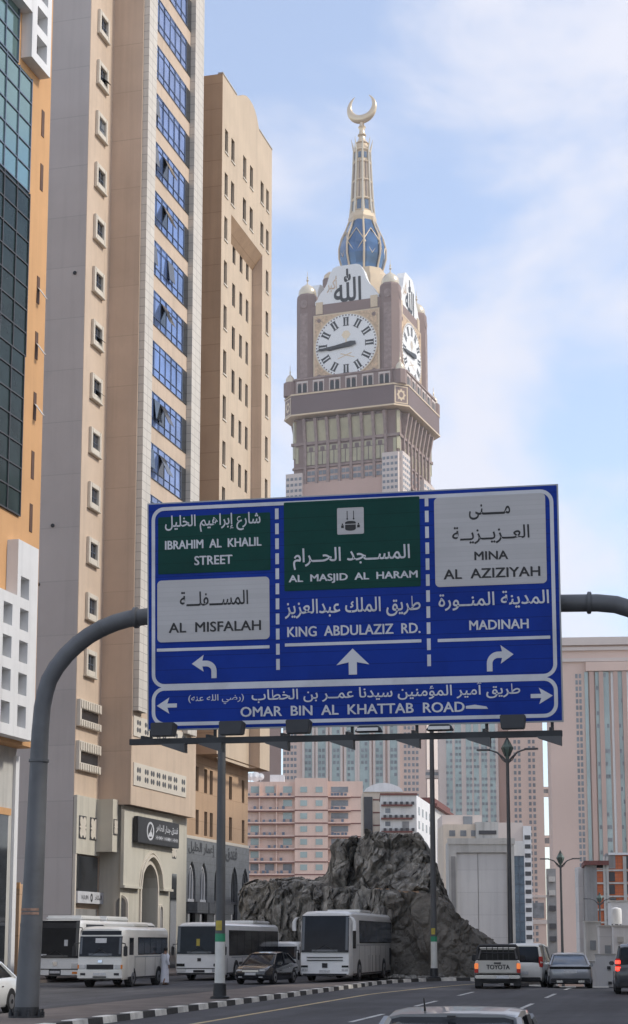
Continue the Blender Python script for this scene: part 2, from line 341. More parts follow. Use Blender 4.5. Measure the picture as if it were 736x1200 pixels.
M['asphalt'] = worn_asphalt('asphalt', R(11.7))
def rock_mat():
    m = mat('craggy_rock', (.20,.192,.172), .95, .3, .7, bump=.8, bscale=2.4); T = m.node_tree; N = T.nodes; L = T.links; b = N['Principled BSDF']; src = b.inputs['Base Color'].links[0].from_socket
    t_ = N.new('ShaderNodeTexCoord')
    for sc_, lo, hi, rng_, det in (((.5,.5,.36), .45, 1.75, (.36,.66), 9), ((1.6,1.6,1.1), .6, 1.5, (.36,.64), 8)):
        m2 = N.new('ShaderNodeMapping'); m2.inputs['Scale'].default_value = sc_; L.new(t_.outputs['Object'], m2.inputs[0])
        n_ = N.new('ShaderNodeTexNoise'); n_.inputs['Scale'].default_value = 1.3; n_.inputs['Detail'].default_value = det; n_.inputs['Roughness'].default_value = .68; L.new(m2.outputs[0], n_.inputs['Vector'])
        r_ = N.new('ShaderNodeMapRange'); r_.inputs['From Min'].default_value, r_.inputs['From Max'].default_value = rng_; r_.inputs['To Min'].default_value = lo; r_.inputs['To Max'].default_value = hi; L.new(n_.outputs[0], r_.inputs['Value'])
        h_ = N.new('ShaderNodeHueSaturation'); L.new(src, h_.inputs['Color']); L.new(r_.outputs[0], h_.inputs['Value']); src = h_.outputs[0]
    L.new(src, b.inputs['Base Color']); return m
rm = mat('unused_rock', (.13,.118,.105), .95, .45, .45, bump=.9, bscale=1.6, dirt=.5); M['rock'] = rock_mat()
soil = M['soil'] = mat('orange_soil', (.30,.19,.11), .95, .2, .6, bump=.4, bscale=4)
# ------------------------------------------------------------------ ground, roads, kerb
def sm(x): x = max(0., min(1., x)); return x*x*(3-2*x)
def gz(x, y): return -7*sm((y-66)/134)*sm((x-7.0)/5)-.30*sm((36-y)/18)
def XK(y): return -4.1+.208*(y-43.5)
KERB = [(XK(y), y) for y in range(-6, 75, 3)] + [(2.55, 75.5), (3.3, 78.5), (4.2, 81), (5.4, 83.2), (7.0, 85), (9.2, 86.6), (12.5, 88.2), (17, 90)]
xs = [-3000,-900,-300,-150,-80,-50,-30]+[-20+2*i for i in range(31)]+[50,70,110,200,400,1000,3000]
ys = [-200,-60,-20]+[4*i for i in range(70)]+[300,350,450,600,900,1500,2500,5000]
mb = MB(); vs = []; fs = []
for y in ys:
    for x in xs: vs.append((x, y, gz(x, y)-.16))
nx = len(xs)
for j in range(len(ys)-1):
    for i in range(nx-1): fs.append((j*nx+i, j*nx+i+1, (j+1)*nx+i+1, (j+1)*nx+i))
mb.add(vs, fs); struct(mb, 'ground', M['dust'])
def dens(poly, step=1.0):
    out = [Vector((*poly[0], 0))]
    for a, b in zip(poly, poly[1:]):
        a = Vector((*a, 0)); b = Vector((*b, 0)); n = max(1, round((b-a).length/step))
        out += [a+(b-a)*k/n for k in range(1, n+1)]
    return out
KD = dens(KERB, 1.0)
def norm_at(pts, i):
    d = (pts[min(i+1, len(pts)-1)]-pts[max(i-1, 0)]).normalized(); return Vector((d.y, -d.x, 0)), d
mb = MB(); vs = []; fs = []; offs = [.02+i*1.5 for i in range(14)]
base = [k for k in KD if k.y <= 75] ; ext = [Vector((XK(y), y, 0)) for y in range(76, 230, 3)]
line = base+ext
for p in line:
    for o in offs:
        x = p.x+o*.979; y = p.y-o*.204
        vs.append((x, y, gz(x, y)))
n = len(offs)
for j in range(len(line)-1):
    for i in range(n-1): fs.append((j*n+i, j*n+i+1, (j+1)*n+i+1, (j+1)*n+i))
mb.add(vs, fs); struct(mb, 'road', M['asphalt'])
# side street with the buses
mb = MB(); vs = []; fs = []
for y in range(-6, 150, 4):
    for k in range(8):
        x = XK(y)-3.0-k*2.2; vs.append((x, y, -.07+gz(x, y)))
for j in range(38):
    for i in range(7): fs.append((j*8+i, j*8+i+1, (j+1)*8+i+1, (j+1)*8+i))
mb.add(vs, fs); struct(mb, 'side_road', M['asphalt'])
# median / verge between the kerb and the side street
mb = MB(); L_, R_ = [], []
med = [k for k in KD if k.y <= 80]
for i, p in enumerate(med):
    nn, d = norm_at(KD, i); q = p-nn*.3; wd = 3.1 if p.y < 70 else 3.1-2.4*sm((p.y-70)/10)
    L_.append(q-nn*wd); R_.append(q)
for j in range(len(L_)-1):
    a, b, c_, d = L_[j], R_[j], R_[j+1], L_[j+1]
    za, zb = gz(a.x, a.y), gz(d.x, d.y); mb.add([(a.x,a.y,za+.11),(b.x,b.y,za+.118),(c_.x,c_.y,zb+.118),(d.x,d.y,zb+.11),(a.x,a.y,za-.15),(d.x,d.y,zb-.15)], [(0,1,2,3),(0,3,5,4)])
struct(mb, 'median_pavement', M['paver'])
mb = MB()
for i in range(len(KD)-1):
    p, q = KD[i], KD[i+1]; nn, d = norm_at(KD, i); n2, _ = norm_at(KD, i+1)
    z = gz(p.x, p.y); mb.cur = i % 2
    g = (q-p)*.012; p = p+g; q = q-g; jz = rnd.uniform(-.006, .006)
    mb.add([(p.x,p.y,z-.1),(q.x,q.y,z-.1),(q.x-n2.x*.3,q.y-n2.y*.3,z-.1),(p.x-nn.x*.3,p.y-nn.y*.3,z-.1),
            (p.x-nn.x*.03,p.y-nn.y*.03,z+.15+jz),(q.x-n2.x*.03,q.y-n2.y*.03,z+.15+jz),(q.x-n2.x*.3,q.y-n2.y*.3,z+.15+jz),(p.x-nn.x*.3,p.y-nn.y*.3,z+.15+jz)],
           [(0,3,2,1),(4,5,6,7),(0,1,5,4),(1,2,6,5),(2,3,7,6),(3,0,4,7)])
struct(mb, 'kerb', [M['kerbw'], M['kerbb']])
def strip(mb, off, y0, y1, wd=.13):
    n = max(1, int((y1-y0)/1.5))
    for k in range(n):
        a = y0+(y1-y0)*k/n; b = y0+(y1-y0)*(k+1)/n
        q = []
        for yy, o in ((a, off-wd/2), (a, off+wd/2), (b, off+wd/2), (b, off-wd/2)):
            x = XK(yy)+o; q.append((x, yy, gz(x, yy)+.006))
        mb.quad(*q)
mb = MB()
for k in range(60):
    y = -4+1.5*k
    def ex(y): return XK(y)+2.15+ (0 if y < 62 else .06*(y-62)+.004*(y-62)**2)
    a = (ex(y), y); b = (ex(y+1.5), y+1.5)
    za, zb = gz(*a)+.006, gz(*b)+.006; mb.quad((a[0]-.08,a[1],za), (a[0]+.08,a[1],za), (b[0]+.08,b[1],zb), (b[0]-.08,b[1],zb))
struct(mb, 'edge_line_marking', M['liney'])
mb = MB()
for o, ph in ((5.55, 40.2), (8.8, 37.8)):
    y = ph-40
    while y < 100: strip(mb, o, y, y+4.6, .14); y += 10.1
struct(mb, 'lane_marking', M['linew'])

# ------------------------------------------------------------------ craggy rock cut
cols = [(279,113,1050,1046),(286,111.5,1041,1037),(300,110,1039,1035),(320,108,1036,1031),(345,106,1034,1030),(380,102,1040,1032),(387,100,1042,1022),(391,99.5,1042,994),(398,99,1042,986),(425,97,1043,982),
        (439,95.5,1044,978),(495,93,1046,978),(503,92.5,1048,988),(510,92,1052,1010),(526,92,1058,1040),(541,92.5,1078,1072),(560,93,1094,1088),(580,94,1108,1103),(610,96,1124,1120),(650,99,1140,1138)]
def cint(px):
    for a, b in zip(cols, cols[1:]):
        if a[0] <= px <= b[0]:
            t = (px-a[0])/(b[0]-a[0]); return [a[i]+(b[i]-a[i])*t for i in range(1, 4)]
def facet(q, sc3):
    """blocky fractured relief: flat-faced blocks of uneven depth with cracks between them"""
    p = Vector((q.x*sc3[0], q.y*sc3[1], q.z*sc3[2])); p += Vector((mnoise.noise(p*1.1), mnoise.noise(p*1.1+Vector((5,1,2))), mnoise.noise(p*1.1+Vector((2,8,3)))))*.22
    d, pts = mnoise.voronoi(p); g = d[1]-d[0]; c = pts[0]; e = min(1, g/.16)
    h = mnoise.noise(c*2.3+Vector((.37,.11,.73))); t2 = mnoise.noise(c*1.9+Vector((4.1,.2,.9)))
    return (h*1.1+.35+(p.x-c.x)*t2*1.2-(p.z-c.z)*.5)*e-.25*(1-e)
mb = MB(); NC, NR = 330, 132; vs = []; fs = []
for i in range(NC):
    px = 279+(650-279)*i/(NC-1); Yb, t1, t2 = cint(px)
    zt1 = P(px, t1, Yb+2.2).z; zt2 = max(P(px, t2, Yb+6.5).z, zt1+.1); x0 = GX(px, Yb); z0 = gz(x0, Yb)-.8
    zt1 = max(zt1, z0+.5); zt2 = max(zt2, zt1+.1)
    for j in range(NR):
        f = j/(NR-1)
        if f < .40:   g = f/.40; y = Yb+1.7*g**1.3; z = z0+(zt1-z0)*g; amp = 1
        elif f < .47: g = (f-.40)/.07; y = Yb+1.7+2.6*g; z = zt1+.12*g; amp = .5
        elif f < .86: g = (f-.47)/.39; y = Yb+4.3+1.8*g; z = zt1+.12+(zt2-zt1-.12)*g; amp = 1
        else:         g = (f-.86)/.14; y = Yb+6.1+34*g*g; z = zt2+.3*math.sin(g*3)*(1-g)-g*.6; amp = .7
        x = x0*(y/Yb)*.5+x0*.5
        p = Vector((x, y, z)); low = min(1, max(0, (px-446)/45))*(1 if f < .44 else 0)+(min(1, max(0, (px-512)/30)) if f >= .44 else 0)   # the right foot is a smoother slope of dirt
        r1 = facet(p, (.52, .25, .30)); r2 = facet(p+Vector((31,7,3)), (1.25, .6, .85)); r4 = facet(p+Vector((3,17,5)), (2.6, 1.2, 2.2))
        r3 = mnoise.noise(p*.22)*.9
        k = amp*min(1, max(.12, (zt2-z0)/4)); fade = min(1, f*6)
        p.y -= ((r1*1.0+r2*.60+r4*.34)*(1-.74*low)+r3*.6)*k*fade; p.z += (r2*.22+r4*.10+mnoise.noise(p*.9)*.25)*k*(1 if f > .3 else fade*.4)
        p.x += (mnoise.noise(p*.7+Vector((9,3,1)))*.4+r4*.06)*k
        vs.append(tuple(p))
for i in range(NC-1):
    for j in range(NR-1):
        fs.append((i*NR+j, (i+1)*NR+j, (i+1)*NR+j+1, i*NR+j+1))
mb.add(vs, fs)
for i in range(NC-1):
    for j in range(NR-1): ii = 279+371*i/(NC-1); jj = j/(NR-1); mb.mi[i*(NR-1)+j] = 1 if (.40 < jj < .46 and 130 < i < 190 and mnoise.noise(Vector((i*.11, j*.2, 0))) > -.05) else (2 if (jj < .43 and ii > 455+22*mnoise.noise(Vector((i*.05, j*.09, 3)))) or ii > 524 else 0)
struct(mb, 'rock_outcrop', [M['rock'], M['soil'], mat('grey_brown_dirt_slope', (.145,.133,.113), .95, .3, .8, bump=.9, bscale=3, dirt=.4)])
mb = MB(); rr = random.Random(5)
for k in range(130):
    px = rr.uniform(330, 600); Yb = cint(px)[0]; x = GX(px, Yb)+rr.uniform(-.5, .5); y = Yb-rr.uniform(-.2, 1.6)**1; r_ = rr.uniform(.05, .22)*(1 if rr.random() < .9 else 1.8)
    ph = rr.uniform(0, 3); zz = gz(x, y)-.05
    mb.loft([[(x+r_*q*rr.uniform(.7, 1.2)*math.cos(ph+j*1.05), y+r_*q*rr.uniform(.7, 1.2)*math.sin(ph+j*1.05), zz+r_*h_) for j in range(6)] for q, h_ in ((1, 0), (1.05, .45), (.6, .95))])
o = part(mb, 'rubble', M['rock']); o['kind'] = 'stuff'; o['label'] = 'loose rock rubble scattered along the foot of the dark rock'; o['category'] = 'rubble'

# ------------------------------------------------------------------ sign gantry
SD = Vector((.98148853, -.19150337, -.00259236)); SUV = Vector((-.00973896, -.06342284, .99793922)); SN = SD.cross(SUV).normalized()
if SN.y > 0: SN = -SN
SO = Vector((-3.83747558, 39.3, 6.71919879)); SW, SH = 9.5052, 5.2863
SM = Matrix(((SD.x, SN.x, SUV.x, SO.x), (SD.y, SN.y, SUV.y, SO.y), (SD.z, SN.z, SUV.z, SO.z), (0, 0, 0, 1)))
def sh(px, py):
    r = ray(px, py); k = (SO-Vector((0,0,H))).dot(SN)/r.dot(SN); q = Vector((0,0,H))+r*k-SO
    return q.dot(SD), q.dot(SUV)
PXM = SH/266.                                   # metres per photo pixel on the sign
g = thing('sign_gantry', 'bent grey steel sign gantry over the road carrying a wide blue direction sign', 'road sign', (GX(31,40.2), 40.2, .11))
GP = Plane((GX(31,40.2), 40.2), (SD.x, SD.y))
def gp(px, py, t=-.30):
    s_, z_ = GP.hit(px, py, t); return GP.pt(s_, t, z_)
path = [(31,1190),(33,1150),(37,1080),(41,1000),(44,930),(47,860),(49.6,829),(53,812),(57.5,797),(66,782),(78,767),(91,755),(104,745),(119,736.5),(135,729.8),(150,725.5),(172,722.5),(250,719)]
pts = [gp(*q) for q in path]
rad = [.285]+[.275,.255,.235,.22,.208]+[.203]*12
part(MB().tube(pts, rad, 22), 'post', M['steel'], g, smooth=40)
rp_ = [gp(*q) for q in [(560,711),(658,707),(700,706.5),(722,708.5),(740,714),(757,724),(770,740),(779,765),(783,800),(786,900),(788,1000),(790,1193)]]
part(MB().tube(rp_, [.2]*9+[.22,.24,.28], 22), 'post', M['steel'], g, smooth=40)
for a, b in (((157,724),(162,723.6)), ((688,706.4),(693,706.4))):
    part(MB().tube([gp(*a), gp(*b)], .255, 22), 'collar', M['steel'], g, bevel=.015, smooth=40)
for a, b, rr_ in (((45.6,893),(45.7,890),.243), ((36.6,1086),(36.7,1082),.262), ((91,755),(93,753.4),.212), ((119,736.5),(121.5,735.3),.212)):
    part(MB().tube([gp(*a), gp(*b)], rr_, 22), 'weld_ring', M['steel'], g, smooth=40)
part(MB().tube([gp(*q)-SN*-.0+Vector((0,-.02,0)) + Vector(((-SD.x)*0,0,0)) for q in [(172,727.5),(190,732),(205,745),(212,760)]], .02, 6), 'lamp_cable', M['darkst'], g)
for pp in (pts[0], rp_[-1]):
    part(MB().lathe([(.42,.10),(.42,.15),(.30,.16),(.29,.36)], pp.x, pp.y, 20), 'base_flange', M['darkst'], g, smooth=30)
    for k in range(8):
        a = k*math.pi/4+.3
        part(MB().lathe([(.05,.10),(.05,.24),(.032,.245),(.03,.31)], pp.x+.37*math.cos(a), pp.y+.37*math.sin(a), 6), 'anchor_bolt', M['darkst'], g)
mb = MB()
for yy in (1066, 1070.5):
    c_ = gp(37.5, yy); mb.loft([[(c_.x+.262*math.cos(t), c_.y+.262*math.sin(t), c_.z+dz) for t in [-math.pi*.86+k*math.pi*.62/8 for k in range(9)]] for dz in (-.03, .03)], cap=False, closed=False)
part(mb, 'sticker', M['sticker'], g)
pan = part(MB(SM).box(0, SW, -.07, 0, 0, SH), 'sign_panel', M['blue'], g, bevel=.01)
part(MB(SM).box(-.03, SW+.03, -.11, -.012, -.03, SH+.03), 'panel_rim', M['alu'], g)
for zz in (.6, 1.9, 3.3, 4.6): part(MB(SM).box(.2, SW-.2, -.20, -.111, zz, zz+.12), 'stiffener', M['alu'], g)
def rrect(x0, x1, z0, z1, r, n=7):
    o = []
    for cx, cz, a0 in ((x1-r,z1-r,0),(x0+r,z1-r,90),(x0+r,z0+r,180),(x1-r,z0+r,270)):
        for k in range(n+1): a = R(a0+90*k/n); o.append((cx+r*math.cos(a), cz+r*math.sin(a)))
    return o
def flat(mb, pts, t): mb.quad(*[(x, t, z) for x, z in pts]); return mb
def ringflat(mb, a, b, t):
    n = len(a)
    for i in range(n): mb.quad((a[i][0],t,a[i][1]),(a[(i+1)%n][0],t,a[(i+1)%n][1]),(b[(i+1)%n][0],t,b[(i+1)%n][1]),(b[i][0],t,b[i][1]))
    return mb
zdiv = sh(415, 799)[1]
e = 4*PXM; th = 4.2*PXM
part(ringflat(MB(SM), rrect(e,SW-e,zdiv-.02,SH-e,.30), rrect(e+th,SW-e-th,zdiv-.02+th,SH-e-th,.22), .005), 'white_border', M['signw'], pan)
part(ringflat(MB(SM), rrect(e,SW-e,e*.9,zdiv+.02-th*.3,.30), rrect(e+th,SW-e-th,e*.9+th,zdiv+.02-th*1.3,.22), .008), 'white_border', M['signw'], pan)
def sbox(px0, px1, py, hpx):                     # box centred on (mid, py) in sign metres
    c_ = sh((px0+px1)/2, py); a = sh(px0, py)[0]; b = sh(px1, py)[0]
    hh = hpx*PXM/2; return a, b, c_[1]-hh, c_[1]+hh
def splate(px0, px1, py, hpx, r, m, name, t):
    x0, x1, z0, z1 = sbox(px0, px1, py, hpx); return part(flat(MB(SM), rrect(x0, x1, z0, z1, r), t), name, m, pan)
splate(185.5, 317, 637, 68, .03, M['green'], 'green_field', .010)
splate(333, 492.5, 637.5, 104, .03, M['green'], 'green_field', .010)
splate(184.5, 316, 714.5, 73, .10, M['plate'], 'pale_plate', .012)
splate(509.5, 640, 633, 103, .10, M['plate'], 'pale_plate', .012)
def stext(t, px0, px1, py, hpx, m, arabic=False, bold=None, tt=.018):
    lettering(ar(t) if arabic else t, SM, sbox(px0, px1, py, hpx), tt, m, pan, bold=(.012 if arabic else 0) if bold is None else bold, thick=0 if arabic else .014)
W_, K_ = M['signw'], M['signk']
stext('شارع إبراهيم الخليل', 193.6, 305.5, 612.5, 21, W_, True)
stext('IBRAHIM  AL  KHALIL', 193.6, 306, 637, 10, W_); stext('STREET', 228, 272, 656.5, 10.5, W_)
stext('المســـفلـــة', 211, 291, 701, 17.5, K_, True); stext('AL  MISFALAH', 198, 305.5, 734.5, 11.5, K_)
stext('المســجد الحــرام', 343.7, 480.6, 653, 25, W_, True); stext('AL  MASJID  AL  HARAM', 338.6, 489, 677, 10.6, W_)
stext('طريق الملك عبدالعزيز', 334, 493, 712, 23, W_, True); stext('KING  ABDULAZIZ  RD.', 336.8, 492.4, 738.5, 11.5, W_)
stext('مـــــنى', 549.6, 598, 599.5, 17.5, K_, True); stext('العــزيــزيــة', 530, 620.6, 626.5, 20.5, K_, True)
stext('MINA', 556, 595, 651, 9.5, K_); stext('AL  AZIZIYAH', 520, 632.6, 671.5, 10.8, K_)
stext('المدينة المنــورة', 514, 643.5, 703.5, 20.5, W_, True); stext('MADINAH', 550, 619, 732, 10.5, W_)
stext('(رضي الله عنه)', 221, 286, 819.5, 11.5, W_, True, bold=.004); stext('طريق أمير المؤمنين سيدنا عمــر بن الخطاب', 295, 609.8, 811, 20, W_, True)
stext('OMAR  BIN  AL  KHATTAB  ROAD', 282, 544, 831.5, 11.2, W_)
for px0, px1, py in ((184, 316, 760), (334, 494, 753.5), (513, 645, 748.7)):
    part(flat(MB(SM), rrect(*sbox(px0, px1, py, 3.6), .01), .012), 'white_rule', W_, pan)
for x0, y0, x1, y1 in ((323.5, 596, 327, 790), (499.5, 580, 503.5, 786)):
    mb = MB(SM); a = sh(x0, y0); b = sh(x1, y1); n = 11
    for k in range(n):
        t0 = k/n; t1 = (k+.72)/n; zc0 = a[1]+(b[1]-a[1])*t0; zc1 = a[1]+(b[1]-a[1])*t1; xc = (a[0]+b[0])/2
        flat(mb, [(xc-.042,zc1),(xc+.042,zc1),(xc+.042,zc0),(xc-.042,zc0)], .012)
    part(mb, 'dashed_divider', W_, pan)
def arrow_straight(x0, x1, py, hpx, ang, name='arrow'):
    a, b, z0, z1 = sbox(x0, x1, py, hpx); cx, cz = (a+b)/2, (z0+z1)/2; sx = (b-a)/2; szz = (z1-z0)/2
    s_ = [(0,1),(1,-.25),(.25,-.05),(.25,-1),(-.25,-1),(-.25,-.05),(-1,-.25)]
    q = []
    for u, v in s_:
        if ang == 0: q.append((cx+u*sx, cz+v*szz))
        else: q.append((cx+(v if ang < 0 else -v)*sx, cz+(-u if ang < 0 else u)*szz))
    mb = MB(SM); t = .014
    flat(mb, [q[0], q[1], q[2], q[5], q[6]], t); flat(mb, q[2:6], t); part(mb, name, W_, pan)
arrow_straight(394.3, 432.8, 775.3, 30, 0); arrow_straight(184, 207.5, 827, 19, 1); arrow_straight(622, 648, 815.5, 18.5, -1)
def arrow_turn(x0, x1, py, hpx, sgn):
    a, b, z0, z1 = sbox(x0, x1, py, hpx); w_ = b-a; h_ = z1-z0; mb = MB(SM)
    X = lambda u: (a+u*w_) if sgn > 0 else (b-u*w_)
    o, i_ = [], []
    for k in range(9):
        t = R(180-90*k/8); o.append((.43+.43*math.cos(t), .30+.44*math.sin(t))); i_.append((.43+.22*math.cos(t), .30+.20*math.sin(t)))
    o = [(0, 0)]+o; i_ = [(.21, 0)]+i_
    for k in range(len(o)-1): mb.quad(*[(X(u), .014, z0+v*h_) for u, v in (o[k], o[k+1], i_[k+1], i_[k])])
    mb.quad(*[(X(u), .014, z0+v*h_) for u, v in ((.43,.74),(.6,.74),(.6,.50),(.43,.50))])
    mb.quad(*[(X(u), .0145, z0+v*h_) for u, v in ((.52,.98),(1.,.62),(.52,.28),(.60,.62))])
    part(mb, 'arrow', W_, pan)
arrow_turn(225, 254, 781, 28, -1); arrow_turn(570.5, 602, 771, 30, 1)
# pictogram: shrine with worshippers on a pale square
splate(395.2, 426.5, 610.5, 31, .03, M['plate'], 'pictogram_plate', .014)
mb = MB(SM); a, b, z0, z1 = sbox(395.2, 426.5, 610.5, 31); ww = b-a; hh = z1-z0
def pb(u0, u1, v0, v1): flat(mb, [(a+u0*ww, z0+v0*hh),(a+u1*ww, z0+v0*hh),(a+u1*ww, z0+v1*hh),(a+u0*ww, z0+v1*hh)], .019)
n_ = [(a+ww*(.5+.20*math.cos(t)), z0+hh*(.20+.07*math.sin(t))) for t in [math.pi+k*math.pi/8 for k in range(9)]]
flat(mb, n_+[(a+ww*.70, z0+hh*.36), (a+ww*.30, z0+hh*.36)], .019)
n_ = [(a+ww*(.5+.20*math.cos(t)), z0+hh*(.44+.06*math.sin(t))) for t in [k*math.pi/8 for k in range(9)]]
flat(mb, n_+[(a+ww*.30, z0+hh*.39), (a+ww*.70, z0+hh*.39)], .019)
for u in (.38, .62): pb(u-.014, u+.014, .54, .88); pb(u-.03, u+.03, .56, .60)
for u in (.20, .80): pb(u-.05, u+.05, .24, .34); pb(u-.025, u+.025, .35, .41)
part(mb, 'pictogram', K_, pan)
a = sh(546, 829); mb = MB(SM)
flat(mb, [(a[0], a[1]-.03), (a[0]+.5, a[1]-.045), (a[0]+.46, a[1]+.01), (a[0]+.2, a[1]+.055), (a[0], a[1]+.03)], .0195); part(mb, 'scuff_mark', W_, pan)
# rail under the sign with floodlights
rail0 = sh(157, 867); zr = rail0[1]
rail = part(MB(SM).box(rail0[0]+.1, SW+.03, .55, .70, zr-.16, zr-.02), 'light_rail', M['darkst'], g, bevel=.01)
for px in (176, 251, 337, 412, 488, 570, 647):
    x = sh(px, 850)[0]
    part(MB(SM).box(x-.03, x+.03, -.10, .66, zr-.02, zr+.05), 'bracket_arm', M['darkst'], g)
    part(MB(SM).box(x-.035, x+.035, -.10, -.072, zr, .5), 'hanger', M['darkst'], g)
for px in (211, 254, 330, 405, 481, 562, 644):
    x = sh(px, 870)[0]; s_ = MB(SM)
    s_.add([(x-.24,.45,zr-.15),(x+.30,.45,zr-.15),(x+.30,.78,zr-.15),(x-.24,.78,zr-.15),(x-.20,.45,zr-.19),(x+.30,.45,zr-.36),(x+.30,.78,zr-.36),(x-.20,.78,zr-.19)],
           [(0,1,2,3),(4,7,6,5),(0,4,5,1),(1,5,6,2),(2,6,7,3),(3,7,4,0)])
    part(s_, 'tilted_bracket_plate', M['pole'], g)
for px, kind in ((201, 0), (280, 0), (357, 0), (438, 1), (520, 1), (604, 0)):
    x = sh(px, 855)[0]
    if kind == 0:
        fl = part(MB(SM).add([(x-.25,.50,zr+.02),(x+.25,.50,zr+.02),(x+.25,.86,zr+.02),(x-.25,.86,zr+.02),(x-.28,.44,zr+.30),(x+.28,.44,zr+.30),(x+.28,.80,zr+.34),(x-.28,.80,zr+.34)],
              [(0,3,2,1),(4,5,6,7),(0,1,5,4),(1,2,6,5),(2,3,7,6),(3,0,4,7)]), 'floodlight', M['darkst'], g, bevel=.02)
        part(MB(SM).box(x-.23, x+.23, .47, .48, zr+.05, zr+.27), 'lens', M['vglass'], fl)
    else:
        fl = part(MB(SM).add([(x-.30,.46,zr+.02),(x+.30,.46,zr+.02),(x+.30,.9,zr+.02),(x-.30,.9,zr+.02),(x-.22,.52,zr+.16),(x+.22,.52,zr+.16),(x+.22,.82,zr+.16),(x-.22,.82,zr+.16)],
              [(0,3,2,1),(4,5,6,7),(0,1,5,4),(1,2,6,5),(2,3,7,6),(3,0,4,7)]), 'floodlight', M['darkst'], g, bevel=.02)
        part(MB(SM).box(x-.24, x+.24, .905, .915, zr+.04, zr+.11), 'lens', M['hlamp'], fl)
# ------------------------------------------------------------------ street buildings on the left
ST = Vector((.2616, .9652)); NR2 = Vector((.9652, -.2616))   # along the street, and across it towards the road
def add2(p, d, k): return (p[0]+d[0]*k, p[1]+d[1]*k)
def arch_curve(c, a, zs, rise, n=8, point=.0):
    o = []
    for k in range(2*n+1):
        u = -1+k/n; z = math.sqrt(max(0, 1-u*u)); z = z*(1-point)+point*(1-abs(u))
        o.append((c+a*u, zs+rise*z))
    return o
def arch_fill(mb, c, a, zs, rise, ztop, t0, t1, point=0, hw=None):
    hw = hw or a; cv = arch_curve(c, a, zs, rise, point=point); n = len(cv)//2
    for side in (0, 1):
        q = cv[:n+1] if side == 0 else cv[n:]
        ex = c-hw if side == 0 else c+hw
        for k in range(len(q)-1):
            (x0,z0),(x1,z1) = q[k], q[k+1]
            mb.quad((x0,t1,z0),(x1,t1,z1),(x1,t1,ztop),(x0,t1,ztop)); mb.quad((x0,t0,z0),(x1,t0,z1),(x1,t1,z1),(x0,t1,z0))
def arch_band(mb, c, a, zs, rise, wd, t0, t1, point=0, z0=None):
    i_ = arch_curve(c, a, zs, rise, point=point); o = arch_curve(c, a+wd, zs, rise+wd, point=point)
    if z0 is not None: i_ = [(c-a, z0)]+i_+[(c+a, z0)]; o = [(c-a-wd, z0)]+o+[(c+a+wd, z0)]
    for k in range(len(i_)-1):
        mb.add([(i_[k][0],t0,i_[k][1]),(i_[k+1][0],t0,i_[k+1][1]),(o[k+1][0],t0,o[k+1][1]),(o[k][0],t0,o[k][1]),
                (i_[k][0],t1,i_[k][1]),(i_[k+1][0],t1,i_[k+1][1]),(o[k+1][0],t1,o[k+1][1]),(o[k][0],t1,o[k][1])],
               [(0,3,2,1),(4,5,6,7),(0,1,5,4),(1,2,6,5),(2,3,7,6),(3,0,4,7)])
def window(pl, r, depth, parent, fm, gm, bars=(1, 1), fw=.06, t=0, name='window'):
    a, b, c, d = r; mb = MB(pl.M); u = t-depth
    for q in ((a,a+fw,c,d),(b-fw,b,c,d)): mb.box(q[0],q[1],u-.03,u+.04,q[2],q[3])
    for q in ((a+fw,b-fw,c,c+fw),(a+fw,b-fw,d-fw,d)): mb.box(q[0],q[1],u-.03,u+.04,q[2],q[3])
    for k in range(1, bars[0]): x = a+(b-a)*k/bars[0]; mb.box(x-.025,x+.025,u-.02,u+.035,c+fw,d-fw)
    for k in range(1, bars[1]): z = c+(d-c)*k/bars[1]; mb.box(a+fw,b-fw,u-.018,u+.033,z-.025,z+.025)
    f = part(mb, name, fm, parent)
    part(MB(pl.M).box(a+.01, b-.01, u-.05, u-.008, c+.01, d-.01), 'pane', gm, f)
    return f
def carved(pl, r, parent, t=0, name='carved_screen'):
    """pierced ornamental screen: dark opening with an eight-lobed lattice in front"""
    a, b, c, d = r; bk = part(MB(pl.M).box(a, b, t-.01, t+.015, c, d), name, M['frame'], parent)
    mb = MB(pl.M); cx = (a+b)/2; w_ = (b-a)/2; h_ = (d-c)/2
    for zc in (c+h_*.5, c+h_*1.5):
        for sx in (-1, 1):
            mb.loft([[(cx+sx*w_*.55*math.cos(q)*.0+sx*w_*(.45+.40*math.cos(q)), y, zc+h_*.42*math.sin(q)) for q in [2*math.pi*k/10 for k in range(10)]] for y in (t+.016, t+.05)])
        mb.box(cx-w_*.18, cx+w_*.18, t+.016, t+.052, zc-h_*.2, zc+h_*.2)
    mb.prism_y([(cx-w_, c+h_*1.0), (cx, c+h_*.66), (cx+w_, c+h_*1.0), (cx, c+h_*1.34)], t+.016, t+.056)
    part(mb, 'lattice', M['creamtrim'], bk)

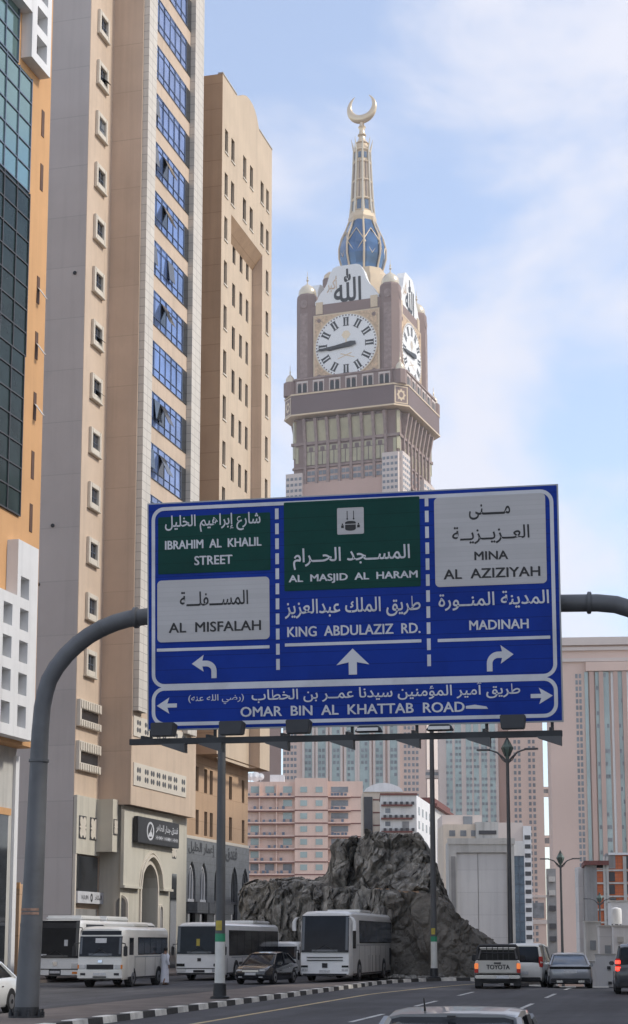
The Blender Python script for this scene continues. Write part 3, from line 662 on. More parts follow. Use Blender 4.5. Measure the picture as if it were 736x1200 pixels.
# ---- grey and tan hotel with the arched entrance
p0 = (GX(82.5,109), 109.); S1 = Plane(p0, ST); l1 = S1.hit(112,1105)[0]; p1 = add2(p0, ST, l1)
F2 = Plane(p1, NR2); l2 = F2.hit(150,1105)[0]; p2 = add2(p1, NR2, l2); S2 = Plane(p2, ST); l3 = S2.hit(227,1105)[0]; p3 = add2(p2, ST, l3)
F1 = Plane(p0, NR2)
hb = thing('hotel_building', 'tall grey and tan hotel with white stone strips, blue window bands and an arched entrance', 'building', (p2[0]-4, p2[1]+4, 0))
TOP = 84.; zso = S2.hit(150, 942)[1]
a0 = add2(p0, NR2, -14)
mb = MB(); q1 = add2(p1, NR2, -.3)
mb.prism_z([add2(a0, ST, .05), add2(p0, ST, .05), add2(add2(p1, NR2, -.05), ST, .05), add2(p1, ST, .05), add2(add2(p2, NR2, -.05), ST, .05), add2(p3, NR2, -.05), add2(p3, NR2, -18)], zso+.02, TOP)
mb.prism_z([add2(a0, ST, .05), add2(p0, ST, .05), add2(add2(p1, NR2, -.05), ST, .05), add2(add2(p1, ST, .6), NR2, 0), add2(add2(p2, NR2, -2.3), ST, .6), add2(p3, NR2, -2.3), add2(p3, NR2, -18)], -.3, zso)
part(mb, 'wall', M['tan'], hb)
part(MB(F1.M).box(-14, 0, -.04, .02, -.3, TOP), 'grey_side_wall', M['grey'], hb)
mb = MB(F1.M)
for px, py in ((62,616), (45,685), (88,320)):
    s_, z_ = F1.hit(px, py); mb.cyl_y(.0, .08, s_, z_, .13, 8)
part(mb, 'drain_spout', M['darkst'], hb)
part(MB(S1.M).box(.0, l1, -.04, .03, S1.hit(98,935)[1], TOP), 'window_strip_wall', M['tanl'], hb)
part(MB(F2.M).box(0, l2, -.04, .02, zso, TOP), 'tan_front_wall', M['tan'], hb)
part(MB(S2.M).box(0, l3, -.045, .015, zso, TOP), 'street_wall', M['tanl'], hb)
# moulded windows in the narrow strip
za = S1.hit(119.5, 31)[1]; zb = S1.hit(103, 777)[1]; nW = 13; fl_ = (za-zb)/(nW-1)
r0 = S1.rect(98.5, 757, 109.5, 796); wcx = (r0[0]+r0[1])/2; ww = (r0[1]-r0[0])*.52; wh = (r0[3]-r0[2])*.44
for k in range(-1, nW+3):
    z = za-k*fl_
    if z < zb-.5*fl_ or z > TOP-2: continue
    mb = MB(S1.M); th = ww*.30
    for q in ((wcx-ww,wcx-ww+th,z-wh,z+wh),(wcx+ww-th,wcx+ww,z-wh,z+wh),(wcx-ww+th,wcx+ww-th,z-wh,z-wh+.36),(wcx-ww+th,wcx+ww-th,z+wh-.34,z+wh)):
        mb.box(q[0],q[1],.03,.24,q[2],q[3])
    mb.box(wcx-ww-.06, wcx+ww+.06, .03, .30, z-wh-.12, z-wh-.001)
    f = part(mb, 'window_surround', M['creamtrim'], hb, bevel=.03)
    a, b, c_, d = wcx-ww+th, wcx+ww-th, z-wh+.36, z+wh-.34
    m2 = MB(S1.M).box(a, b, .031, .06, c_, d); part(m2, 'pane', M[rnd.choice(['glassk','glassk','winf','frame'])], f)
    part(MB(S1.M).box((a+b)/2-.04, (a+b)/2+.04, .06, .10, c_, d).box(a, b, .061, .09, c_+(d-c_)*.42, c_+(d-c_)*.42+.06), 'glazing_bar', M['mull'], f)
    if k in (1, 6, 7):
        zz = c_+(d-c_)*.42
        part(MB(S1.M).add([((a+b)/2,.08,zz),(b,.08,zz),(b,.48,c_+.1),((a+b)/2,.48,c_+.1),((a+b)/2,.12,zz),(b,.12,zz),(b,.52,c_+.1),((a+b)/2,.52,c_+.1)],
             [(0,1,2,3),(4,7,6,5),(0,4,5,1),(1,5,6,2),(2,6,7,3),(3,7,4,0)]), 'open_sash', M['frame'], f)
for (xa, ya, xb, yb) in ((87,818,114,858), (86.3,867,113.4,908)):       # two ribbed service openings
    a, b, c_, d = S1.rect(xa, ya, xb, yb); a = max(a, .08); b = min(b, l1-.05); mb = MB(S1.M); hz = d-c_
    c_ -= .0; mb.box(a, b, .03, .30, c_, c_+hz*.26); mb.box(a, b, .03, .30, d-hz*.33, d); mb.box(a, a+.25, .03, .30, c_+hz*.26, d-hz*.33)
    for k in range(9): mb.box(a+.1+(b-a-.2)*k/9, a+.1+(b-a-.2)*(k+.5)/9, .30, .36, d-hz*.31, d-hz*.03); mb.box(a+.1+(b-a-.2)*k/9, a+.1+(b-a-.2)*(k+.5)/9, .30, .36, c_+hz*.03, c_+hz*.23)
    f = part(mb, 'ribbed_surround', M['creamtrim'], hb)
    part(MB(S1.M).box(a+.25, b-.02, .032, .07, c_+hz*.27, d-hz*.34), 'dark_opening', M['glassk'], f)
# stone pilasters
TP = .42; zpb = S2.hit(165, 836)[1]
sa = max(.12, S2.hit(152.5, 830)[0]); sb = S2.hit(177.5, 500, TP)[0]
sc0 = S2.hit(217, 500)[0]+.15; sd0 = min(l3, S2.hit(234.5, 500, TP)[0])
for k, (a, b) in enumerate(((sa, sb), (sc0, sd0))):
    part(MB(S2.M).box(a, b, .015, TP, zpb if k == 0 else zpb-.4, TOP), 'stone_pilaster', M['stone'], hb)
# blue window bands
tops = [51,107,163,221,280,338,398,458,520,580]
zt = [S2.hit(182.5 if i < 5 else 177, y)[1] for i, y in enumerate(tops)]; pitch = (zt[0]-zt[-1])/(len(tops)-1)
gh = pitch*.68; gx0, gx1 = sb+.06, sc0-.05; nwin = 14
zpos = [zt[0]+pitch*2-k*pitch for k in range(nwin)]
for k, ztop in enumerate(zpos):
    if ztop-gh < zpb-3: continue
    xj = gx1-(gx1-gx0)*.13
    f = None
    mb = MB(S2.M); a, b, c_, d = gx0, xj, ztop-gh, ztop; n = 6
    for i in range(n+1): x = a+(b-a)*i/n; mb.box(x-.022, x+.022, .05, .09, c_, d)
    for zz in (c_, c_+gh*.22, d-gh*.20, d-.05): mb.box(a, b, .051, .088, zz, zz+.035)
    f = part(mb, 'window_band', M['mull'], hb)
    for i in range(n):
        x0 = a+(b-a)*i/n; x1 = a+(b-a)*(i+1)/n; j1, j2 = rnd.uniform(-.012, .012), rnd.uniform(-.02, .02)
        part(MB(S2.M).add([(x0,.035+j1,c_),(x1,.035-j1,c_),(x1,.035-j1+j2,d),(x0,.035+j1+j2,d),(x0,.016,c_),(x1,.016,c_),(x1,.016,d),(x0,.016,d)],[(0,1,2,3),(4,7,6,5),(0,4,5,1),(1,5,6,2),(2,6,7,3),(3,7,4,0)]), 'pane', M['glassb'], f)
    part(MB(S2.M).box(b+.035, gx1, .016, .06, c_, d), 'dark_jamb_pane', M['glassk'], f)  # flat dark pane stands in for the reflection on the recess side
    op = {0: (), 1: (0,), 2: (0, 2), 3: (2,), 4: (0, 3), 5: (2,), 7: (1, 2), 8: (0, 2)}.get(k-2, ())
    for i in op:
        x0 = a+(b-a)*i/n; x1 = a+(b-a)*(i+1)/n; zz = d-gh*.2; z2 = c_+gh*.24; big = i == 2
        y2 = .75 if big else .25
        part(MB(S2.M).add([(x0,.10,zz),(x1,.10,zz),(x1,y2,z2),(x0,y2,z2),(x0,.14,zz),(x1,.14,zz),(x1,y2+.04,z2),(x0,y2+.04,z2)],
             [(0,1,2,3),(4,7,6,5),(0,4,5,1),(1,5,6,2),(2,6,7,3),(3,7,4,0)]), 'open_sash', M['glassk'], f)
        if big: part(MB(S2.M).box(x0+.03, x1-.03, .056, .06, z2, zz), 'dark_gap', M['glassk'], f)
# pierced white friezes above the entrance
for (xa, ya, yb) in ((155, 838, 862), (155, 893, 920)):
    s0 = S2.hit(156, ya)[0]; s1 = S2.hit(217.5, 900)[0]; z1 = S2.hit(156, ya)[1]; z0 = S2.hit(156, yb)[1]
    f = part(MB(S2.M).box(s0, s1, .015, .07, z0, z1), 'pierced_frieze', M['creamtrim'], hb)
    mb = MB(S2.M); n = 8; hz = (z1-z0)
    for k in range(n):
        x = s0+(s1-s0)*([.05,.19,.30,.41,.52,.63,.74,.90][k]); w_ = (s1-s0)*.066
        for zc in (z0+hz*.34, z0+hz*.70):
            mb.loft([[(x+w_*(.28+.24*math.cos(q)), y, zc+hz*.13*math.sin(q)) for q in [2*math.pi*j/8 for j in range(8)]] for y in (.06, .085)])
            mb.loft([[(x+w_*(.86+.24*math.cos(q)), y, zc+hz*.13*math.sin(q)) for q in [2*math.pi*j/8 for j in range(8)]] for y in (.06, .085)])
    part(mb, 'piercing', M['frame'], f)
# cream ground floors: front face and street face with the arch
SL = S2.off(0, -.62); FL = F2.off(0, -.5)
part(MB(F2.M).box(0, l2-.64, -.56, -.40, -.3, zso-.02), 'cream_front_wall', M['cream'], hb)
ac = SL.hit(174, 1050)[0]; aw = (SL.hit(183.3, 1050)[0]-SL.hit(164.7, 1050)[0])/2; zsp = SL.hit(174, 1040)[1]; zcr = SL.hit(172, 1013)[1]
ew0, ew1 = .0, SL.hit(198, 1020)[0]; zst = SL.hit(150, 1041)[1]
mb = MB(SL.M)
wallgrid(mb, 0, l3, -.3, zso-.01, [(ac-aw, ac+aw, -.3, zcr)], 1.6)
arch_fill(mb, ac, aw, zsp, zcr-zsp, zcr+.001, -1.59, .0, point=.12)
part(mb, 'entrance_wall', M['cream'], hb)
mb = MB(SL.M).box(ew0, ac-aw-.5, .0, .22, zst, zso-.3).box(ac+aw+.5, ew1, .0, .22, zst, zso-.3)
ztop_ = zcr+1.05
mb.box(ac-aw-.5, ac+aw+.5, .0, .22, ztop_+.35, zso-.3)
arch_fill(mb, ac, aw+.5, zsp, zcr-zsp+.5, ztop_+.36, .0, .22, point=.12)
mb.box(ew0-.05, ac-aw-.5, .22, .34, zst, zst+.16); mb.box(ac+aw+.5, ew1+.05, .22, .34, zst, zst+.16)
part(mb, 'entrance_panel', M['cream'], hb)
mb = MB(SL.M); arch_band(mb, ac, aw+.02, zsp, zcr-zsp+.02, .22, .0, .12, .12, z0=-.2); arch_band(mb, ac, aw+.52, zsp, zcr-zsp+.52, .16, .22, .34, .12); arch_band(mb, ac, aw+.78, zsp, zcr-zsp+.78, .12, .22, .30, .12)
part(mb, 'arch_moulding', M['creamtrim'], hb)
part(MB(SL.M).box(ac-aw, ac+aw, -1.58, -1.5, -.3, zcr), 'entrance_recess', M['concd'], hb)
part(MB(SL.M).box(ac-aw*.9, ac+aw*.9, -1.49, -1.42, -.2, zsp-.5), 'door', M['frame'], hb); part(MB(SL.M).box(ac-aw, ac+aw, -1.49, -1.36, zsp-.5, zsp-.25), 'door_lintel', M['cream'], hb)
for xa, xb, yt in ((142.5, 149.5, 1052), (186, 189.5, 1060)):
    pl_ = FL if xa < 150 else SL
    if xa < 150: c0, c1 = l2-1.0, l2-.30; pl_ = F2.off(0, -.38)
    else: c0, c1 = SL.hit(xa, yt)[0], SL.hit(xb, yt)[0]
    cc = (c0+c1)/2; hw = (c1-c0)/2; z1 = SL.hit(150, yt)[1]
    mb = MB(pl_.M); q = [(cc-hw, -.2)]+arch_curve(cc, hw, z1-hw*1.2, hw*1.2, n=5, point=.1)+[(cc+hw, -.2)]; mb.prism_y(q, .0, .03)
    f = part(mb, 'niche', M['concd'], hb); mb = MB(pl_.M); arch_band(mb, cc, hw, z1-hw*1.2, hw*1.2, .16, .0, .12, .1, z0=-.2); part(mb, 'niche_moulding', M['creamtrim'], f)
# black hotel sign over the arch
a, b = SL.hit(150.5, 970)[0], SL.hit(200.3, 985)[0]; z1 = SL.hit(150.5, 956)[1]; z0 = SL.hit(150.5, 987)[1]
f = part(MB(SL.M).box(a+.15, b, .30, .62, z0, z1), 'hotel_sign', M['blackpl'], hb, bevel=.03)
w_ = b-a; h_ = z1-z0; st = part(MB(SL.M).lathe([(.01,0),(.01,.01)], 0, 0, 3), 'emblem', M['signw'], f) if False else None
mb = MB(SL.M); ex, ez = a+w_*.30, z0+h_*.5
o = [(ex+w_*.085*math.cos(t), ez+h_*.36*math.sin(t)) for t in [2*math.pi*k/18 for k in range(18)]]; i_ = [(ex+w_*.06*math.cos(t), ez+h_*.28*math.sin(t)) for t in [2*math.pi*k/18 for k in range(18)]]
ringflat(mb, o, i_, .632); flat(mb, [(ex-w_*.05, ez-h_*.22),(ex+w_*.05, ez-h_*.2),(ex+w_*.03, ez-h_*.02),(ex-w_*.03, ez-h_*.08)], .634); flat(mb, [(ex-w_*.02, ez-h_*.1),(ex+w_*.01, ez-h_*.1),(ex+w_*.035, ez+h_*.22)], .636)
part(mb, 'emblem', M['signw'], f)
lettering(ar('فندق جدار الطاهر'), SL.M, (a+w_*.43, a+w_*.96, z0+h_*.48, z0+h_*.82), .632, M['signw'], f, bold=.02)
for u0, u1 in ((.43,.60), (.635,.80), (.835,.96)):
    lettering('HHMH' if u1 < .9 else 'HHH', SL.M, (a+w_*u0, a+w_*u1, z0+h_*.22, z0+h_*.37), .632, M['signw'], f, bold=.01)
# pier right of the arch with a carved screen and dark shop glass
s0, s1 = SL.hit(198.5, 1000)[0]+.05, SL.hit(209.5, 1000)[0]
carved(SL, (SL.hit(200.5,1000)[0], SL.hit(206.5,1000)[0], SL.hit(203,1006)[1], SL.hit(203,984)[1]), hb)
part(MB(SL.M).box(s0+.15, s1-.5, .0, .05, -.2, SL.hit(203, 1024)[1]), 'shop_glass', M['glassk'], hb)
# cream oriel and carved panels on the narrow strip, shop front with fascia
a, b, c_, d = S1.rect(84.6, 931, 112, 990); c_ = S1.hit(84.6, 1000)[1]
pnl = part(MB(S1.M).box(.0, l1-.2, .03, .25, c_, S1.hit(84.6, 931)[1]), 'cream_panel', M['cream'], hb)
for xa, xb in ((88, 96.5), (101, 110)):
    carved(S1, (S1.hit(xa,970)[0], S1.hit(xb,970)[0], S1.hit(92,983)[1], S1.hit(92,956)[1]), hb, t=.26)
oz0, oz1 = F2.hit(120, 999)[1], F2.hit(120, 938)[1]
part(MB(F2.M).box(.05, l2*.62, .0, .9, oz0, oz1), 'oriel', M['cream'], hb)
SOr = Plane(add2(add2(p1, NR2, l2*.62), ST, -.9), ST)
carved(SOr, (.12, .78, oz0+1.1, oz1-1.3), hb, t=.02)
part(MB(S1.M).box(.22, l1-.25, .03, .16, S1.hit(88,1046)[1], S1.hit(88,1002)[1]), 'dark_display_screen', M['glassk'], hb, bevel=.02)
part(MB(S1.M).box(.0, .2, .03, .22, -.2, S1.hit(84,1000)[1]), 'corner_trim', M['creamtrim'], hb)
fz1, fz0 = S1.hit(84.5, 1044)[1], S1.hit(84.5, 1058)[1]
fa = part(MB(S1.M).box(.22, l1+.35, .03, .34, fz0, fz1), 'shop_fascia', M['signw'], hb)
fw_ = l1+.13; fh_ = fz1-fz0
lettering('HUUIN', S1.M, (.22+fw_*.14, .22+fw_*.40, fz0+fh_*.32, fz0+fh_*.68), .35, M['frame'], fa, bold=.0)
lettering(ar('البلاد'), S1.M, (.22+fw_*.65, .22+fw_*.94, fz0+fh_*.26, fz0+fh_*.72), .35, M['signk'], fa, bold=.01)
mb = MB(S1.M); ex, ez = .22+fw_*.53, fz0+fh_*.5
o = [(ex+fw_*.045*math.cos(t), ez+fh_*.36*math.sin(t)) for t in [2*math.pi*k/14 for k in range(14)]]; i_ = [(ex+fw_*.02*math.cos(t), ez+fh_*.2*math.sin(t)) for t in [2*math.pi*k/14 for k in range(14)]]
ringflat(mb, o, i_, .352); part(mb, 'emblem', M['signk'], fa)
part(MB(S1.M).box(.22, l1-.1, .03, .10, -.2, fz0-.35), 'roller_shutter', M['concd'], hb)

# ---- sand-coloured hotel behind it
pc = (GX(252,128.6), 128.6); SC = Plane(pc, ST); lc = SC.hit(315, 1105)[0]; FC = Plane(pc, NR2)
ht = thing('apartment_tower', 'sand tower with shaded brown faces, slit windows and a tall recessed bay', 'building', (pc[0]-5, pc[1]+5, 0))
zT = SC.hit(262.3, 88)[1]; zO = SC.hit(256, 884)[1]
def cz(py, px=264): return SC.hit(px, py)[1]
zr_ = cz(251, 271); rb0, rb1 = SC.hit(271, 251)[0], SC.hit(307.5, 302)[0]
row0 = cz(151, 264.5); rowp = (cz(151, 264.5)-cz(355.5, 261.5))/4.0; whh = cz(151,264.5)-cz(178,264.5)
cx_ = {}
def sx(px, py=160): return SC.hit(px, py)[0]
c1 = (sx(263.8), sx(267.4)); c2 = (sx(271.2,170), sx(275,170)); c3 = (sx(285,190), sx(288.8,190)); c4 = (sx(293,200), sx(296.6,200)); c5 = (sx(305.5,222), sx(309,222)); c6 = (sx(312,230), sx(315,230))
r1 = (SC.hit(272.5,300,-.9)[0], SC.hit(276,300,-.9)[0]); r2 = (SC.hit(281,300,-.9)[0], SC.hit(284.3,300,-.9)[0]); r3 = (SC.hit(288.5,300,-.9)[0], SC.hit(291.5,300,-.9)[0])
lc = max(lc, c6[1]+.5)
zbot = zO
mains, bays = [], []
for k in range(16):
    z = row0-rowp*k
    if z-whh < zO+1.0: break
    if k < 2 or (k == 2 and z-whh > zr_+.2):
        for c_ in (c1, c2, c3, c4, c5, c6): mains.append((c_[0], c_[1], z-whh, z))
    elif k == 2:
        for c_ in (c1, c4, c5, c6): mains.append((c_[0], c_[1], z-whh, z))
    else:
        for c_ in (c1, c6): mains.append((c_[0], c_[1], z-whh, z))
bz = cz(282, 274)
k = 0
zb_ = SC.hit(273.5, 282, -.9)[1]
while zb_-whh-rowp*k > zO+.8:
    for c_ in (r1, r2, r3): bays.append((c_[0], c_[1], zb_-rowp*k-whh, zb_-rowp*k))
    k += 1
mains = [h for h in mains if not (h[1] > rb0-.1 and h[0] < rb1+.1 and h[2] < zr_+.1)]
mb = MB(SC.M); hp = cz(181, 318.5)
wallgrid(mb, 0, lc, zO, zT, mains+[(rb0, rb1, zO, zr_)], .30)
# raised curved parapet
pcx0, pcx1 = SC.hit(277.5, 112)[0], SC.hit(304, 154)[0]; hump = (SC.hit(288, 111)[1]-SC.hit(288, 129)[1])
mb.prism_y([(pcx0, zT-.02)]+[(pcx0+(pcx1-pcx0)*u, zT+hump*v) for u, v in ((0,.0),(.12,.22),(.25,.62),(.42,.96),(.55,1.05),(.69,1.04),(.80,.9),(.88,.66),(.95,.3),(1,.0))]+[(pcx1, zT-.02)], -.45, -.005)
part(mb, 'street_wall', M['sand'], ht)
mb = MB(SC.M)
mb.box(0.02, rb0, -14, -.305, zO, zT-.1).box(rb1, lc-.02, -14, -.305, zO, zT-.1).box(rb0, rb1, -14, -.305, zr_, zT-.1).box(rb0, rb1, -14, -1.25, zO, zr_)
mb.box(-.02, .02, -14, -.0, zO, zT)
part(mb, 'wall', M['sandd'], ht)  # front face browner than the street wall: painted shade
mb = MB(SC.M); wallgrid(mb, rb0, rb1, zO, zr_-.01, bays, .25, t=-.9); mb.quad((rb0+.01,-.9,zO),(rb0+.01,-.01,zO),(rb0+.01,-.01,zr_),(rb0+.01,-.9,zr_))
part(mb, 'recessed_wall', M['sand'], ht)
mb = MB(SC.M).box(rb1-.03, rb1-.008, -.9, -.005, zO, zr_-.01); part(mb, 'recess_side_wall', M['tan'], ht)
mb = MB(SC.M).add([(rb0,-.9,zr_-1.3),(rb1,-.9,zr_-1.3),(rb1,.0,zr_),(rb0,.0,zr_)], [(0,1,2,3)]); part(mb, 'sloped_soffit', M['sandd'], ht)
part(MB(SC.M).box(lc-.03, lc+.01, -14, -.01, zO, zT), 'end_wall', M['sandd'], ht)
mb = MB(SC.M).box(-.05, pcx0, -.4, .05, zT+.003, zT+.12).box(pcx1, lc+.05, -.4, .05, zT+.003, zT+.12); part(mb, 'coping', M['fgrey'], ht)
for h in mains: window(SC, h, .24, ht, M['frame'], M[rnd.choice(['glassk','glassk','winf','frame'])], (1, 2), .05); part(MB(SC.M).box(h[0]-.06, h[1]+.06, .003, .07, h[2]-.12, h[2]-.005), 'sill', M['creamtrim'], ht)
for h in bays: window(SC, h, .2, ht, M['frame'], M[rnd.choice(['glassk','glassk','winf','frame'])], (1, 2), .05, t=-.9)
# lower set-back storeys and granite base
SB = SC.off(-6, -1.75); sB0 = 0; sB1 = SB.hit(290.5, 960)[0]; zg = SB.hit(250, 986)[1]
hl = []
for px0, px1, py, ph in ((229.5,233,946,29),(239.5,243,950,28),(246,249.5,952,28),(268.5,272,959,27),(283.5,286.5,963,26),
                         (213,216,940,20),(229.5,233,896,24),(239.5,243,899,25),(246,249.5,901,25),(268.5,272,912,24),(283.5,286.5,917,22)):
    s0, z1 = SB.hit(px0, py); s1 = SB.hit(px1, py)[0]; z0 = SB.hit(px0, py+ph)[1]; hl.append((s0, s1, z0, z1))
zz1 = [h[3] for h in hl]
up = sum(zz1[6:])/5; lo = sum(zz1[:5])/5; ph_ = hl[0][3]-hl[0][2]
hl = [(h[0], h[1], (lo if i < 6 else up)-ph_, (lo if i < 6 else up)) for i, h in enumerate(hl)]
mb = MB(SB.M); wallgrid(mb, sB0, sB1, zg, zO, hl, .3); mb.box(sB0+.05, sB1-.01, -11, -.31, zg, zO-.01)
mb.quad((sB1,0,zg),(sB1,0,zO),(sB1,-11,zO),(sB1,-11,zg)); part(mb, 'lower_wall', M['sandd'], ht)  # same painted-shade brown below the overhang
for h in hl: window(SB, h, .24, ht, M['frame'], M['glassk'], (1, 3), .05)
part(MB(SB.M).box(sB0, sB1, .0, .12, zg-.1, zg+.12), 'string_course', M['creamtrim'], ht)
mb = MB(SB.M); ah = []
for px in (223.5, 237.5, 273.5, 286): 
    s_ = SB.hit(px, 1020)[0]; ah.append(s_)
ah.append(SB.hit(254, 1020)[0]); zA1 = SB.hit(237, 1011)[1]; zA0 = SB.hit(237, 1056)[1]; hwA = .85
wallgrid(mb, sB0, sB1+.12, -.3, zg-.1, [(s_-hwA, s_+hwA, -.3, zA1) for s_ in ah], .6, t=.10)
for s_ in ah: arch_fill(mb, s_, hwA, zA1-1.5, 1.5, zA1+.001, -.5, .10, point=.25)
mb.quad((sB1+.12,.1,-.3),(sB1+.12,.1,zg-.1),(sB1+.12,-11,zg-.1),(sB1+.12,-11,-.3))
part(mb, 'granite_base', M['granite'], ht)
for i, s_ in enumerate(ah):
    f = part(MB(SB.M).box(s_-hwA, s_+hwA, -.22, -.12, -.2, zA1), 'arched_window', M['glassk'], ht)
    mb = MB(SB.M); arch_band(mb, s_, hwA-.34, zA1-1.5, 1.1, .13, -.12, -.02, .25, z0=zA0); mb.box(s_-.05, s_+.05, -.12, -.03, zA0, zA1-.6); mb.box(s_-hwA, s_+hwA, -.12, .0, zA0-.1, zA0+.1)
    part(mb, 'arch_tracery', M['white'] if i < 2 else M['pole'], f)
for s_ in ah[:2]+ah[4:]: part(MB(SB.M).box(s_-1.25, s_+1.25, .10, 1.0, zA0-.95, zA0-.15), 'entrance_canopy', M['granite'], ht)
x0 = SB.hit(213, 985)[0]; x1 = SB.hit(250, 1000)[0]; zl = SB.hit(222, 996)[1]; zh = SB.hit(222, 984)[1]
lettering(ar('إعمار الخليل'), SB.M, (x0+1.2, x1, zl-.35, zh-.1), .12, M['signk'], ht, bold=.02)
x0 = SB.hit(263, 995)[0]; x1 = SB.hit(276.5, 995)[0]; zl = SB.hit(270, 1011)[1]; zh = SB.hit(270, 993)[1]
lettering(ar('فندق'), SB.M, (x0, x1, zl, zh), .12, M['signk'], ht, bold=.03)

# ---- orange, glass and white block at the left edge
pa = (GX(34, 88), 88.); SA = Plane(pa, ST)
ab = thing('office_block', 'orange office block with teal glass and white square lattice at the left edge', 'building', (pa[0]-4, pa[1]-10, 0))
def ax(px, py, t=0): return SA.hit(px, py, t)
zsA = ax(36, 876)[1]; s_end = 0.; sL = -26
part(MB(SA.M).box(sL, s_end, -14, 0, zsA, 62), 'wall', M['orange'], ab)
part(MB(SA.M).box(sL, -.02, -14, -.95, -.3, zsA-.005), 'lower_wall', M['conl'], ab)
SA2 = SA.off(0, -.95)
part(MB(SA2.M).box(-.42, .0, .0, .16, -.3, zsA-.4), 'corner_trim', M['white'], ab)
part(MB(SA2.M).box(-9, -1.0, .0, .08, -.2, SA2.hit(5, 955)[1]), 'shop_window', M['glassk'], ab)
part(MB(SA2.M).box(-9, -.8, .0, .14, SA2.hit(5, 955)[1], SA2.hit(5, 955)[1]+.35), 'lintel', M['orange'], ab)
def curtain(x_right, z0, z1, m, sp, name, nz):
    mb = MB(SA.M)
    f = part(MB(SA.M).box(sL, x_right, .0, .06, z0, z1), name, m, ab)
    k = 0; x = x_right
    while x > sL: mb.box(x-.035, x+.035, .06, .12, z0, z1); x -= 1.55
    z = z0
    while z < z1: mb.box(sL, x_right, .061, .115, z, z+.07); z += sp
    part(mb, 'mullion', M['frame'] if 'dark' in name else M['mull'], f); return f
zk = ax(36, 230)[1]; zk1 = ax(35, 92)[1]; zk0 = ax(19, 604)[1]
curtain(ax(35, 130)[0], zk, zk1, M['glasst'], 1.25, 'teal_curtain_wall', 8)
curtain(ax(19.3, 80)[0], zk1+.01, 61.5, M['glasst'], 1.25, 'teal_curtain_wall', 8)
curtain(ax(33, 240)[0], ax(30, 420)[1], zk-.01, M['glassd'], 1.25, 'dark_curtain_wall', 14)
curtain(ax(22, 590)[0], zk0, ax(30, 420)[1]-.01, M['glassd'], 1.25, 'dark_curtain_wall', 14)
for px, py, h in ((50,145,22),(48.5,208,22),(46.5,278,0),(44.5,340,22),(42.5,405,22),(40.5,476,22),(38,545,22),(36,607,22)):
    if not h: continue
    s_, z_ = ax(px, py); dz = .75
    f = part(MB(SA.M).box(s_-.17, s_+.17, .0, .03, z_-dz, z_+dz), 'slit_window', M['brownd'], ab)
    if py in (405, 476, 340): part(MB(SA.M).add([(s_-.15,.03,z_+.1),(s_+.15,.03,z_+.1),(s_+.15,.5,z_-.55),(s_-.15,.5,z_-.55),(s_-.15,.07,z_+.1),(s_+.15,.07,z_+.1),(s_+.15,.54,z_-.55),(s_-.15,.54,z_-.55)],
             [(0,1,2,3),(4,7,6,5),(0,4,5,1),(1,5,6,2),(2,6,7,3),(3,7,4,0)]), 'open_sash', M['fgrey'], f)
def lattice(cols_, zc, sw, sh_, z0, z1, s0, s1, name='white_lattice', t=.62):
    mb = MB(SA.M); holes = []
    for c_ in cols_:
        for z in zc:
            if z0+.2 < z-sh_ and z+sh_ < z1-.2: holes.append((c_-sw, c_+sw, z-sh_, z+sh_))
    wallgrid(mb, s0, s1, z0, z1, holes, t-.03, t=t)
    mb.quad((s0,0,z0),(s0,t,z0),(s0,t,z1),(s0,0,z1)); mb.quad((s1,0,z0),(s1,t,z0),(s1,t,z1),(s1,0,z1)); mb.quad((s0,0,z1),(s1,0,z1),(s1,t,z1),(s0,t,z1)); mb.quad((s0,0,z0),(s1,0,z0),(s1,t,z0),(s0,t,z0))
    f = part(mb, name, M['white'], ab)
    for h in holes:
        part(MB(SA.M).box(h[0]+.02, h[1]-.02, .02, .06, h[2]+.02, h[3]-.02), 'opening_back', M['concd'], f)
T_ = .62
zl0 = ax(36, 868, T_)[1]; zl1 = ax(38, 640, T_)[1]; zA = ax(30, 655, T_)[1]; zB = ax(25, 830, T_)[1]; pz = (zA-zB)/4.65
cR = (ax(24, 690, T_)[0]+ax(34.5, 690, T_)[0])/2; sw_ = abs(ax(34.5,690,T_)[0]-ax(24,690,T_)[0])/2*.95
cL = (ax(3.5,720,T_)[0]+ax(15,720,T_)[0])/2
zc_ = [ax(29.5, 652, T_)[1]-k*(ax(29.5,652,T_)[1]-ax(24, 839.5, T_)[1])/5 for k in range(6)]
colw = cR-cL
lattice([cR], zc_, sw_, pz*.33, zl0, zl1, (cR+cL)/2+.05, ax(45.6, 640, T_)[0])
lattice([cL-2*colw, cL-colw, cL], zc_[2:], sw_, pz*.33, zl0-.01, ax(3, 690, T_)[1], cL-2.5*colw, (cR+cL)/2+.045)
zu0 = ax(57.5, 90, T_)[1]; zcu = [ax(49, 58, T_)[1]+k*pz for k in range(0, 9)]
cU = (ax(42.5, 60, T_)[0]+ax(53, 60, T_)[0])/2
uR, uL = ax(59.4, 70, T_)[0], ax(37.5, 50, T_)[0]; sw_ = (uR-uL)*.27; cU = (uR+uL)/2+.05
lattice([cU], zcu, sw_, pz*.33, zu0, 61.9, uL, uR)
lattice([uL-colw*.5], zcu[2:], sw_, pz*.33, ax(30, 4, T_)[1], 61.9, uL-colw, uL-.01)
